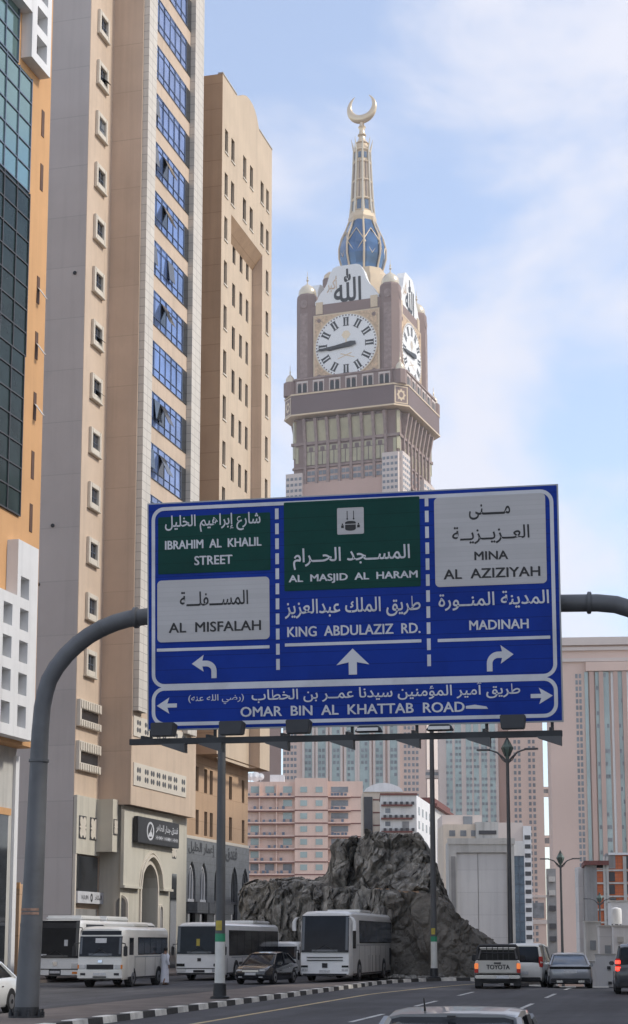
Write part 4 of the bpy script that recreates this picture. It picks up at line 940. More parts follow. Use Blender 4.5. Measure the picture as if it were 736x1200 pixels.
# small brown shop lodge between the two blocks
lp = Plane((GX(20, 92), 92), NR2); lg = thing('gatehouse', 'low brown stone lodge with a brown door beside the grey hotel wall', 'building', (lp.O.x, lp.O.y, 0))
z1 = lp.hit(15, 1036)[1]; a = lp.hit(8, 1060)[0]; b = lp.hit(22.5, 1060)[0]
part(MB(lp.M).box(a-6, b, -.8, 0, -.2, z1), 'wall', M['sandd'], lg); part(MB(lp.M).box(lp.hit(9,1060)[0], lp.hit(17.5,1060)[0], .0, .06, -.1, z1-.5), 'door', M['brownd'], lg)
part(MB(lp.M).box(a-6, b+.05, .0, .12, z1-.25, z1+.08), 'cornice', M['orange'], lg)
mb = MB(SA.M).box(-30, 75, -6, 2.6, -.15, .07); struct(mb, 'pavement', M['paver'])

# ---- the block on the other side of the street, right of the picture: it shades the carriageway
OP = Plane((27.5, 116), (0, -1)); ob_ = thing('street_block', 'beige street block across the road, outside the picture on the right', 'building', (34, 60, 0))
part(MB().box(27.5, 44, 18, 66, -.3, 32).box(27.5, 44, 69, 116, -.3, 36).box(34, 52, 119, 143, -3, 46), 'wall', M['beige'], ob_)
for k in range(6):
    z = 5+4.2*k
    part(MB().box(27.38, 27.498, 20, 64, z, z+1.7).box(27.38, 27.498, 71, 114, z, z+1.7), 'window_band', M['glassk'], ob_)
# ------------------------------------------------------------------ far buildings
def dirto(px, ref): d = Vector(((px-368)/2025, 1, 0)); return d.normalized()    # horizontal direction vanishing at a pixel column
def many(parent, rects, M_, t0, t1, m, name='window', limit=100):
    """the first hundred as parts, the rest of the same kind as one"""
    for r in rects[:limit]: part(MB(M_).box(r[0], r[1], t0, t1, r[2], r[3]), name, m, parent)
    if len(rects) > limit:
        mb = MB(M_)
        for r in rects[limit:]: mb.box(r[0], r[1], t0, t1, r[2], r[3])
        o = part(mb, name, m, parent); o['kind'] = 'stuff'

# ---- salmon-coloured guest house on the hill
Yp = 420; PK = Plane((GX(289, Yp), Yp), (1, 0)); pk = thing('guest_house', 'salmon pink seven storey guest house behind the dark rock', 'building', (PK.pt(20).x, Yp+8, 10))
def pk_(px, py): return PK.hit(px, py)
lines = [918, 933.4, 949.2, 964.2, 979.5, 994.6, 1009.6, 1024.4, 1040]; zl = [pk_(330, y)[1] for y in lines]
A_, B_, C_, D_, E_ = [pk_(px, 980)[0] for px in (270, 345.5, 384.3, 411, 425.5)]
part(MB(PK.M).box(A_, B_, -16, 0, zl[-1]-6, zl[0]+.4).box(C_, E_, -16, 0, zl[-1]-6, zl[0]+.5), 'wall', M['pinkh'], pk)
part(MB(PK.M).box(B_, C_, -16, 1.2, zl[-1]-6, zl[0]+1.2), 'projecting_wall', M['pinkh'], pk)
nb = 0
for i, z in enumerate(zl[1:-1]):
    part(MB(PK.M).box(A_, B_-.05, .0, 1.0, z-.22, z+.12), 'balcony_slab', M['pinkh'], pk)
    part(MB(PK.M).box(C_+.05, D_, .0, 1.0, z-.22, z+.12), 'balcony_slab', M['pinkh'], pk)
    part(MB(PK.M).box(A_, B_-.05, .98, 1.02, z-.50, z-.22).box(C_+.05, D_, .98, 1.02, z-.5, z-.22).box(B_, C_, 1.2, 1.26, z-.3, z-.02).box(D_+.02, E_, .0, .05, z-.3, z-.05), 'floor_band', M['dkred'], pk)
    for px in (304, 324): s_ = pk_(px, 980)[0]; part(MB(PK.M).box(s_-.12, s_+.12, .0, .9, z+.12, z+2.9), 'partition_wall', M['pinkh'], pk)
    for px in (299, 316, 337):
        if i == len(zl)-3 or rnd.random() < .8:
            s_ = pk_(px, 980)[0]; part(MB(PK.M).box(s_-1.1, s_+1.1, .0, .05, z+.9, z+2.5), 'window', M['glassc'] if i < 6 else M['winf'], pk)
    for px in (356, 374): s_ = pk_(px, 980)[0]; part(MB(PK.M).box(s_-.85, s_+.85, 1.2, 1.26, z+.9, z+2.3), 'window', M['glassc'], pk)
    for a, b, n in ((A_+.5, B_-.5, 9), (C_+.5, D_-.4, 6)):
        for k in range(n):
            if rnd.random() < .72:
                s_ = a+(b-a)*(k+rnd.random()*.6)/n; part(MB(PK.M).box(s_, s_+.62, .35, .85, z+.12, z+.12+rnd.uniform(.5, .8)), 'air_conditioner', M['mull'], pk)
    part(MB(PK.M).box(C_+.8, D_-.6, .0, .04, z+1.0, z+2.4), 'window', M['winf'], pk)
part(MB(PK.M).box(pk_(316,918)[0], pk_(333,918)[0], -9, -3, zl[0]+.4, zl[0]+2.4), 'roof_shed', M['white'], pk)
mb = MB(PK.M)
for px, r in ((293, 1.0), (299, 1.25), (305, .9)): 
    s_ = pk_(px, 918)[0]; mb.loft([[(s_+r*math.cos(t)*k, -3+r*.4*(1-k), zl[0]+1.9+r*math.sin(t)*k) for t in [2*math.pi*j/12 for j in range(12)]] for k in (1, .7, .05)])
    mb.box(s_-.06, s_+.06, -3.1, -2.95, zl[0]+.3, zl[0]+1.7)
part(mb, 'satellite_dish', M['white'], pk)

# ---- white house with ledges on the rock
Yw = 300; WF = Plane((GX(447, Yw), Yw), (1, -.03)); wh_ = thing('white_house', 'white house with dark planter ledges standing on top of the rock', 'building', (WF.pt(6).x, Yw+4, 14))
def wf(px, py): return WF.hit(px, py)
w1 = wf(488, 950)[0]; z0, z1 = wf(460, 1010)[1], wf(460, 932)[1]
part(MB(WF.M).box(0, w1, -14, 0, z0-4, z1), 'wall', M['whitew'], wh_)
for py in (943, 958.5, 974):
    z = wf(460, py)[1]; led = part(MB(WF.M).box(.1, w1-.7, .0, .55, z-.28, z), 'ledge', M['dkred'], wh_)
    for k in range(6): part(MB(WF.M).box(.5+k*.98, 1.0+k*.98, .05, .5, z, z+.5), 'planter', M['frame'], led)
for px, py in ((454.5, 950), (454.5, 965.5)): s_, z = wf(px, py); part(MB(WF.M).box(s_-.45, s_+.45, .0, .05, z-.4, z+.4), 'window', M['winf'], wh_)
s_, z = wf(475.5, 968); part(MB(WF.M).box(s_-.6, s_+.6, .0, .05, z-1.0, z+.8), 'shutter', M['concd'], wh_)
part(MB(WF.M).box(-.1, w1+.2, -14, .25, z1, z1+.35), 'cornice', M['dkred'], wh_)
WS = Plane((WF.pt(w1).x, WF.pt(w1).y), dirto(745, 0)); ws1 = WS.hit(507, 960)[0]
part(MB(WS.M).box(.02, ws1, -3, .04, z0-4, z1), 'side_wall', M['white'], wh_)
for py in (951, 967):
    for k in range(4):
        s_ = ws1*(.14+.22*k); z = WS.hit(492, py)[1]; part(MB(WS.M).box(s_-.9, s_+.9, .04, .10, z-.75, z+.65), 'window', M['winf'], wh_)
# tent roof and dark panel behind the white house
tb = thing('domed_hall', 'pale hall with a low rounded tent roof and dark panel beside white house', 'building', (GX(448,330), 335, 14))
TB = Plane((GX(426, 330), 330), (1, 0)); ta, tb1 = 0, TB.hit(474, 940)[0]; tz = TB.hit(450, 928)[1]
part(MB(TB.M).box(ta, tb1, -14, 0, TB.hit(450,1010)[1]-4, tz), 'wall', M['beige'], tb)
mb = MB(TB.M); q = [(ta+.2, tz)]+[(ta+(tb1-ta)*u, tz+1.7*math.sin(math.pi*u)**.7+.02) for u in [k/12 for k in range(1, 12)]]+[(tb1-.2, tz)]; mb.prism_y(q, -13, .3); part(mb, 'tent_roof', M['white'], tb, smooth=50)
a, b = TB.hit(426.5, 950)[0], TB.hit(436.5, 950)[0]; part(MB(TB.M).box(a, b, .02, .5, TB.hit(430,977)[1], TB.hit(430,934)[1]), 'dark_panel', M['frame'], tb)
for py in (938, 953, 968): z = TB.hit(440, py)[1]; part(MB(TB.M).box(b+.1, tb1-3, .0, .06, z, z+.25), 'floor_band', M['dkred'], tb)
# arched grey and white house right of it
ag = thing('arched_house', 'narrow house with tall pointed arch and brown eave right of the white house', 'building', (GX(515,345), 345, 8))
AG = Plane((WS.pt(ws1+.4).x, WS.pt(ws1+.4).y), dirto(760, 0)); ae = AG.hit(527, 990)[0]; za = AG.hit(508, 945)[1]; zb0 = AG.hit(508, 1052)[1]
part(MB(AG.M).box(0, ae, -9, 0, zb0-6, za), 'wall', M['white'], ag)
part(MB(AG.M).box(-.02, ae*.52, .0, .06, zb0-6, za-.6), 'grey_facing', M['concrete'], ag)
part(MB(AG.M).box(-.3, ae+.4, -9, .9, za-.1, za+.5).box(-.3, ae+.2, -8, .2, za+.5, za+1.6), 'eave', M['dkred'], ag)
s_ = ae*.36; mb = MB(AG.M); q = [(s_-ae*.13, zb0+1)]+arch_curve(s_, ae*.13, AG.hit(516,985)[1], 4, n=5, point=.4)+[(s_+ae*.13, zb0+1)]; mb.prism_y(q, .06, .14); f = part(mb, 'arched_window', M['glassk'], ag)
mb = MB(AG.M); arch_band(mb, s_, ae*.13, AG.hit(516,985)[1], 4, .6, .06, .25, .4, z0=zb0+1); part(mb, 'arch_frame', M['white'], f)
for k in range(7):
    z = za-2.4-k*2.3; part(MB(AG.M).box(ae*.60, ae*.97, .0, 1.0, z-.2, z+.15), 'balcony_slab', M['white'], ag); part(MB(AG.M).box(ae*.66, ae*.9, .0, .05, z+.5, z+1.7), 'window', M['winf'], ag)

# ---- concrete box building and blocks on the right of the rock
Yc = 185; CB = Plane((GX(527, Yc), Yc), (1, -.04)); cbx = thing('concrete_building', 'blank pale concrete building with a big recessed panel right of the rock', 'building', (CB.pt(4).x, Yc+5, -6))
def cb(px, py): return CB.hit(px, py)
c0, c1 = 0, cb(603.5, 1050)[0]; z1 = cb(560, 984)[1]; fr, fr1 = cb(535, 1000)[0], cb(594, 1000)[0]; zp = cb(560, 999)[1]
mb = MB(CB.M); wallgrid(mb, c0, c1, -7, z1, [(fr, fr1, -6.9, zp)], .35); mb.box(c0+.02, c1-.02, -9, -.36, -7, z1-.02); part(mb, 'wall', M['conl'], cbx)
fm_ = cb(560, 1000)[0]
part(MB(CB.M).box(fr+.02, fm_-.04, -.35, -.22, -6.9, zp-.1).box(fm_+.04, fr1-.02, -.35, -.22, -6.9, zp-.1), 'recessed_panel', M['concrete'], cbx); part(MB(CB.M).box(cb(528.5,1000)[0], fr-.12, .0, .06, -6.9, zp-.4), 'dark_strip', M['concd'], cbx)
part(MB(CB.M).box(c0-.1, c1+.1, -.3, .10, z1-.5, z1+.15), 'coping', M['conl'], cbx)
gl = thing('glass_stair_tower', 'slim grey-blue glass stair tower with white top beside the blank concrete building', 'building', (GX(608,188), 190, -6))
GL = Plane((GX(604.3, 186), 186), (1, -.04)); b = GL.hit(615, 1050)[0]; z1 = GL.hit(608, 1003)[1]
f = part(MB(GL.M).box(0, b, -4, 0, -7, z1), 'glass_wall', M['glasss'], gl); mb = MB(GL.M)
for k in range(14): mb.box(0, b, .0, .06, z1-1.0*k-.08, z1-1.0*k)
mb.box(b*.5-.04, b*.5+.04, .0, .055, -7, z1); part(mb, 'mullion', M['mull'], f); part(MB(GL.M).box(-.1, b+.1, -4, .1, z1, z1+1.6), 'parapet', M['white'], gl)
Yb_ = 260; BB = Plane((GX(521, Yb_), Yb_), (1, 0)); bb = thing('beige_block', 'beige flat-roofed block with small square windows behind the blank concrete building', 'building', (BB.pt(5).x, Yb_+6, -6))
def bbh(px, py): return BB.hit(px, py)
z1 = bbh(540, 966)[1]; b1 = bbh(557, 970)[0]; part(MB(BB.M).box(0, b1, -12, 0, -7, z1), 'wall', M['beige'], bb)
part(MB(BB.M).box(0, bbh(566,960)[0], -12, -2, z1, bbh(540,954)[1]), 'upper_storey', M['pinkl'], bb)
s0, s1 = b1, bbh(583.5, 970)[0]; part(MB(BB.M).box(s0+.02, s1, -10, .5, -7, bbh(570,963.5)[1]), 'stair_block', M['conl'], bb); part(MB(BB.M).box(s0+.5, s1-.3, .5, .6, bbh(570,978)[1], bbh(570,973.5)[1]), 'louvre', M['frame'], bb)
for px in (530, 543, 555.5): s_, z = bbh(px, 976.5); part(MB(BB.M).box(s_-.45, s_+.45, .0, .06, z-.45, z+.45), 'window', M['winf'], bb)
s_, z = bbh(549.5, 961); part(MB(BB.M).box(s_-.7, s_+.7, -2, -1.9, z-.8, z+.7), 'door', M['winf'], bb)
Yd = 300; DB = Plane((GX(583, Yd), Yd), (1, 0)); db = thing('brown_block', 'plain dusky block with a white strip of stacked balconies on its right', 'building', (DB.pt(5).x, Yd+6, -6))
z1 = DB.hit(600, 964)[1]; b1 = DB.hit(613, 990)[0]; b2 = DB.hit(622.5, 990)[0]
part(MB(DB.M).box(0, b1, -12, 0, -7, z1), 'wall', M['pinkl'], db); part(MB(DB.M).box(b1+.01, b2, -12, .3, -7, DB.hit(618,968)[1]), 'balcony_strip', M['white'], db)
for k in range(13):
    z = DB.hit(618, 981+k*10.6)[1]; part(MB(DB.M).box(b1+.25, b2-.15, .3, .36, z-.45, z+.30), 'balcony_opening', M['frame'], db)

# ---- tower slabs far behind
T2 = Plane((GX(517, 800), 800), (1, -.05)); t2 = thing('apartment_slab', 'grey-green apartment slab with a dense window grid and pink right wing', 'building', (T2.pt(20).x, 810, -7))
def h2(px, py): return T2.hit(px, py)
z1 = h2(560, 700)[1]; e1, e2, e3 = h2(585, 950)[0], h2(597.5, 950)[0], h2(637.5, 950)[0]
part(MB(T2.M).box(0, e1, -25, 0, -7, z1), 'grey_wing', M['pinkl'], t2); part(MB(T2.M).box(e1, e2, -25, -2.5, -7, z1), 'recessed_wing', M['pinkd'], t2); part(MB(T2.M).box(e2, e3, -25, .8, -7, z1), 'pink_wing', M['pink'], t2)
for px0, px1 in ((524,531),(534,541.5),(547,553.5),(556,562),(565,571.5),(575,581.5)):
    a, b = h2(px0, 950)[0], h2(px1, 950)[0]; part(MB(T2.M).box(a, b, .0, .12, h2(550,1048)[1], z1-2), 'glass_strip', M['glassc'], t2)
rects = []
for r in range(28):
    z = h2(560, 862+7.25*r)[1]
    for px in (525,529.5,536,540,548.5,552.5,557.5,561,566.5,570.5,576.5,580.5):
        s_ = h2(px, 950)[0]
        if rnd.random() < .8: rects.append((s_-.55, s_+.55, z-.7, z+.6))
many(t2, rects, T2.M, .12, .2, M['winf'])
rects = []
for r in range(34):
    z = h2(610, 862+7.25*r)[1]
    for px in (604.5, 609.5, 621.5, 626.5): s_ = h2(px, 950)[0]; rects.append((s_-.6, s_+.6, z-.95, z+.75))
many(t2, rects, T2.M, .8, .9, M['winf'], limit=0)
part(MB(T2.M).box(e2-.2, e3+.3, .0, 1.4, h2(610,1052)[1], h2(610,1049)[1]).box(e2-.2, e3+.3, .0, 1.4, h2(610,1083)[1], h2(610,1078)[1]), 'cornice_band', M['pinkl'], t2)
part(MB(T2.M).box(e2+1, e3-1, .8, 1.3, h2(610,1076)[1], h2(610,1058)[1]), 'podium_glazing', M['winf'], t2)
# link bridges in the gaps
for i, (px0, px1, py0, py1, lab) in enumerate(((501, 519, 902, 912, 'glazed footbridge high in the left gap between pink towers'), (636, 650, 922, 933, 'upper glazed footbridge in the right gap between towers'), (636, 650, 979, 992, 'lower glazed footbridge in the right gap between towers'))):
    LB = Plane((GX(px0, 815), 815), (1, -.04)); s1 = LB.hit(px1, py0)[0]; z1 = LB.hit(px0, py0)[1]; z0 = LB.hit(px0, py1)[1]
    o = thing('footbridge', lab, 'bridge', (LB.pt(s1/2).x, LB.pt(s1/2).y, z0), group='glazed bridges between the towers')
    part(MB(LB.M).box(0, s1, -5, 0, z0, z0+1.4).box(0, s1, -5, 0, z1-1.2, z1), 'deck', M['pinkl'], o); part(MB(LB.M).box(0, s1, -4.8, -.2, z0+1.4, z1-1.2), 'glazing', M['winf'], o)
T3 = Plane((GX(650.5, 700), 700), (1, -.09)); t3 = thing('pink_tower', 'tall pink stone tower with heavy cornice and green glass strips at the right', 'building', (T3.pt(20).x, 712, -7))
def h3(px, py): return T3.hit(px, py)
z1 = h3(660, 752)[1]; e3 = h3(775, 950)[0]
part(MB(T3.M).box(0, e3, -30, 0, -7, z1), 'wall', M['pink'], t3)
ec = h3(686, 780)[0]
for py0, py1, o in ((748, 757, 1.8), (759, 763, 1.0), (772, 776, .9)):
    part(MB(T3.M).box(-.6, e3, -.1, o, h3(660,py1)[1], h3(660,py0)[1]), 'cornice', M['pinkl'], t3)
part(MB(T3.M).box(ec, e3, .0, 2.2, h3(700,787)[1], h3(700,776.5)[1]), 'bay_head', M['pink'], t3)
zt3 = h3(700, 787.5)[1]
for px0, px1, m in ((687.5,691.5,'glassc'),(700,704.5,'glassc'),(709,716,'glassc'),(718.5,722,'white'),(725.5,733,'glassc'),(735.5,741,'white'),(745,752,'glassc')):
    a, b = h3(px0, 900)[0], h3(px1, 900)[0]; part(MB(T3.M).box(a, b, .0, .8, -7, zt3), 'glass_strip', M[m] if m != 'white' else M['cwhite'], t3)
for px in (695.5, 706.8, 723.8, 734.2): s_ = h3(px, 900)[0]; part(MB(T3.M).box(s_-.9, s_+.9, .0, 1.8, -7, zt3), 'pier', M['pinkd'], t3)
rects = []
for r in range(44):
    z = h3(680, 792+7.4*r)[1]
    for px in (678.2, 682.3): s_ = h3(px, 900)[0]; rects.append((s_-.5, s_+.5, z-1.0, z+.8))
    if r % 2 == 0:
        for px in (702.2, 711.2, 714, 728, 731):
            if rnd.random() < .45: s_ = h3(px, 900)[0]; rects.append((s_-.45, s_+.45, z-.8, z+.8))
rects = [r for r in rects if r[0] < h3(686,900)[0]]+[(*r[:4],) for r in rects if r[0] >= h3(686,900)[0]]
many(t3, rects[:88], T3.M, .0, .1, M['winf']); 
mb = MB(T3.M)
for r in rects[88:]: mb.box(r[0], r[1], .8, .88, r[2], r[3])
o = part(mb, 'window', M['winf'], t3); o['kind'] = 'stuff'
# ---- lower hotel block under the clock tower, seen below the sign
T1 = Plane((GX(331, 1060), 1060), (1, -.06)); t1 = thing('tower_hotel_block', 'broad pink hotel block with seven teal glass strips below the sign', 'building', (T1.pt(40).x, 1075, -7))
def h1(px, py): return T1.hit(px, py)
e3 = h1(499, 900)[0]; z1 = h1(420, 760)[1]
part(MB(T1.M).box(0, e3, -40, 0, -7, z1), 'wall', M['pink'], t1)
for px0, px1 in ((357,366),(372.5,382),(389,399),(406,416),(421.5,433),(440,449),(457,466)):
    a, b = h1(px0, 900)[0], h1(px1, 900)[0]; part(MB(T1.M).box(a, b, .0, .4, -7, z1-4), 'glass_strip', M['glassc'], t1)
    for d in (a-1.4, b+.0): part(MB(T1.M).box(d, d+1.4, .0, 1.5, -7, z1-3), 'pier', M['pinkl'], t1)
rects = []
for r in range(18):
    z = h1(420, 846+7.2*r)[1]
    for px in (333.5,337.5,342,346,475,479.5,484.5,489): s_ = h1(px, 900)[0]; rects.append((s_-.8, s_+.8, z-1.1, z+.9))
n_side = len(rects)
many(t1, rects[:64], T1.M, .0, .12, M['winf'], limit=64)
mb = MB(T1.M)
for r in rects[64:]: mb.box(r[0], r[1], .0, .12, r[2], r[3])
for r in range(18):
    z = h1(420, 850+7.2*r)[1]
    for px in (361,377,394,411,427,444.5,461.5):
        for dx in (-2.1, 2.1):
            if rnd.random() < (.85 if 3 < r < 8 else .4): s_ = h1(px+dx, 900)[0]; mb.box(s_-.8, s_+.8, .4, .5, z-1.2, z+.9)
o = part(mb, 'window', M['winf'], t1); o['kind'] = 'stuff'
T0 = Plane((GX(300, 900), 900), (1, .1)); t0 = thing('mauve_block', 'plain mauve block seen between the sand tower and the hotel strips', 'building', (T0.pt(8).x, 910, -7))
a = T0.hit(313, 900)[0]; b = T0.hit(329.5, 900)[0]; part(MB(T0.M).box(0, b, -20, 0, -7, T0.hit(320,770)[1]), 'wall', M['tbrown'], t0)
part(MB(T0.M).box(T0.hit(321,900)[0], b+.01, .0, .3, -7, T0.hit(320,909)[1]), 'glazing', M['winf'], t0)

# ---- unfinished orange block building and white houses at the right edge
Yo = 230; OB = Plane((GX(689, Yo), Yo), (1, -.12)); ob = thing('unfinished_building', 'unfinished building of orange blocks in a pale concrete frame at the right', 'building', (OB.pt(4).x, Yo+5, -6))
def obh(px, py): return OB.hit(px, py)
e0, e1, e2 = 0, obh(700, 1050)[0], obh(765, 1050)[0]; z1 = obh(725, 1002)[1]
part(MB(OB.M).box(e0, e1, -9, .3, -7, obh(692,1014)[1]), 'grey_side', M['concd'], ob); part(MB(OB.M).box(e0-.3, e1+1.6, -9, .9, obh(692,1014)[1], obh(692,1009)[1]), 'brown_eave', M['dkred'], ob)
part(MB(OB.M).box(e1, e2, -9, .0, -7, obh(725,1018)[1]).box(obh(712,1010)[0], e2, -9, -.05, -7, z1), 'block_infill', M['redbrick'], ob)
for py in (1019, 1034, 1049.5, 1065, 1080): part(MB(OB.M).box(e1, e2, .0, .25, obh(720,py+2)[1], obh(720,py)[1]), 'floor_beam', M['conl'], ob)
for px in (709.5, 712, 733): s_ = obh(px, 1050)[0]; part(MB(OB.M).box(s_-.22, s_+.22, .0, .27, -7, z1-.2), 'column', M['conl'], ob)
for px0, px1, py0, py1 in ((714,720.5,1022,1033),(714,720.5,1037,1048),(731.5,738,1003,1018),(731.5,738,1022,1033),(715,722,1052,1056),(731.5,738,1037,1048)):
    a, zb = obh(px0, py1); b, zt_ = obh(px1, py0); part(MB(OB.M).box(a, b, .0, .1, zb, zt_), 'opening', M['frame'], ob)
part(MB(OB.M).box(obh(710,1004)[0], obh(721,1004)[0], -5, .1, obh(715,1018)[1], obh(715,1000)[1]), 'roof_stair', M['concd'], ob); part(MB(OB.M).box(obh(713,1004)[0], e2, -5, .3, z1, z1+.3), 'roof_slab', M['white'], ob)
gs = thing('concrete_slab_wall', 'tall narrow pale grey concrete wall left of the unfinished orange building', 'wall', (GX(683,240), 241, -7))
GS = Plane((GX(679.5, 240), 240), (1, 0)); part(MB(GS.M).box(0, GS.hit(688.5,1050)[0], -3, 0, -7.2, GS.hit(683,1016)[1]), 'wall', M['concrete'], gs); part(MB(GS.M).box(GS.hit(684,1050)[0], GS.hit(684,1050)[0]+.15, .0, .1, -7.2, GS.hit(683,1017)[1]), 'joint', M['concd'], gs)
Yh = 150
for i, (px0, px1, py, Y_, nm, lab, m) in enumerate(((686.5, 704, 1081, 165, 'white_shed', 'stained white shed with a flat roof behind the thin lamp post', 'conl'), (703, 722, 1086, 160, 'white_shed', 'stained grey-white shed immediately right of the thin lamp post', 'concrete'), (719, 760, 1086, 158, 'white_shed', 'bright white low house above the dark grey car at right edge', 'white'),
                                       (697, 721, 1119, 120, 'boundary_wall', 'bright white boundary wall beside the silver sedan at the road crest', 'white'))):
    W = Plane((GX(px0, Y_), Y_), (1, -.1)); b = W.hit(px1, 1100)[0]; z = W.hit((px0+px1)/2, py)[1]
    o = thing(nm, lab, 'shed' if 'shed' in nm else 'wall', (W.pt(b/2).x, W.pt(b/2).y, -7))
    part(MB(W.M).box(0, b, -3 if i < 3 else -.4, 0, -7.2, z), 'wall', M[m], o)
    part(MB(W.M).box(-.08, b+.08, -3, .12, z, z+.14) if i < 3 else MB(W.M).box(-.03, b+.03, -.45, .05, z, z+.08), 'coping', M['conl'], o)
    if i < 2: s_ = b*.5; part(MB(W.M).box(s_-.3, s_+.25, .0, .06, z-2.6, z-1.7), 'window', M['winf'], o)
    if i == 2: s_, zz = W.hit(727, 1101); part(MB(W.M).box(s_-.28, s_+.28, .0, .35, zz-.25, zz+.25), 'air_conditioner', M['conl'], o)
    if i == 3:
        for px, py2 in ((713.5, 1134), (715, 1152)): s_, zz = W.hit(px, py2); part(MB(W.M).box(s_-.12, s_+.12, .0, .15, zz-.1, zz+.1), 'wall_lamp', M['frame'], o)
TK = P(722.5, 1083, 161); o = thing('water_tank', 'white cylindrical water tank on the shed roof at the right', 'tank', (TK.x, TK.y, TK.z-.4))
part(MB().lathe([(.48,TK.z-.0),(.52,TK.z+.1),(.52,TK.z+1.3),(.45,TK.z+1.45),(.12,TK.z+1.55)], TK.x, TK.y, 18), 'body', M['wtank'], o, smooth=40)
mb = MB()
for a in (0, 1.57, 3.14, 4.71): mb.box(TK.x+.38*math.cos(a)-.05, TK.x+.38*math.cos(a)+.05, TK.y+.38*math.sin(a)-.05, TK.y+.38*math.sin(a)+.05, TK.z-.5, TK.z+.02)
part(mb, 'stand', M['frame'], o)
hw_ = P(733, 1050, 157); part_ = thing('white_upper_house', 'white cube house higher up at the right edge under the orange building', 'building', (hw_.x, hw_.y+2, -7))
W = Plane((GX(717, 170), 170), (1, -.1)); part(MB(W.M).box(0, 6, -4, 0, -7.2, W.hit(730,1057)[1]), 'wall', M['white'], part_); part(MB(W.M).box(-.1, 6.1, -4, .1, W.hit(730,1057)[1], W.hit(730,1055)[1]), 'coping', M['conl'], part_)
# low pale houses glimpsed between and under the cars past the crest
for px0, px1, py, Y_, lab, m in ((600, 622, 1120, 150, 'low pale house glimpsed right of the pickup and white van', 'pink'), (618, 642, 1128, 165, 'low white wall glimpsed between the van and the silver sedan', 'whitew'),
                           (655, 690, 1118, 175, 'pale pink low wall behind the silver sedan roof', 'pink'), (686, 700, 1128, 140, 'small white kiosk wall right behind the silver sedan', 'white')):
    W = Plane((GX(px0, Y_), Y_), (1, -.05)); b = W.hit(px1, 1100)[0]; z = W.hit((px0+px1)/2, py)[1]
    o = thing('low_wall', lab, 'wall', (W.pt(b/2).x, W.pt(b/2).y, -7)); part(MB(W.M).box(0, b, -2, 0, -7.3, z), 'wall', M[m], o); part(MB(W.M).box(-.05, b+.05, -2, .06, z, z+.15), 'coping', M['conl'], o)
W = Plane((GX(643, 300), 300), (1, 0)); o = thing('dark_gap_block', 'dark narrow block standing in for the street gap left of the pink tower', 'building', (GX(646,300), 301, -7))  # block added in place of the dark street gap
b = W.hit(652, 1050)[0]; part(MB(W.M).box(0, b, -1.5, 0, -7.2, W.hit(646,1018)[1]), 'wall', M['concd'], o)
for py in (1030, 1046, 1064, 1085, 1100): z = W.hit(646, py)[1]; part(MB(W.M).box(.2, b-.2, .0, .5, z-.5, z+.4), 'balcony', M['fgrey'] if py < 1050 else M['frame'], o)

# ------------------------------------------------------------------ clock tower
YT = 1150; th = R(20.5); TA = Vector((math.cos(th), -math.sin(th))); TN = Vector((-math.sin(th), -math.cos(th)))
nc = P(458, 400, YT); sc_ = 1.68
HP, HB, HS = 65.5/sc_, 77.5/sc_, 70.0/sc_
def zc(py, px=458): return P(px, py, YT).z
PR = 12.8/sc_
hcen = HP-PR
cx0 = nc.x-(TA.x+ -TN.x*-1)*hcen if False else nc.x-TA.x*hcen-TN.x*hcen
cy0 = nc.y-TA.y*hcen-TN.y*hcen
ct = thing('clock_tower', 'giant mauve clock tower with white dials, blue glass dome and golden crescent', 'clock tower', (cx0, cy0, -7))
def face(k):                                     # frame of one side: x to the right seen from outside, y outwards from the axis
    a = k*math.pi/2; c_, s_ = math.cos(a), math.sin(a)
    d = Vector((TA.x*c_-TN.x*-s_*-1, TA.y*c_-TN.y*-s_*-1)) if False else (TA*c_-TN*s_); n = (TN*c_+TA*s_)
    return Matrix(((d.x, n.x, 0, cx0), (d.y, n.y, 0, cy0), (0, 0, 1, 0), (0, 0, 0, 1)))
FM = [face(k) for k in range(4)]; F0 = FM[0]
def ztop(py): return P(423, py, cy0).z
def rot8(hw): return None
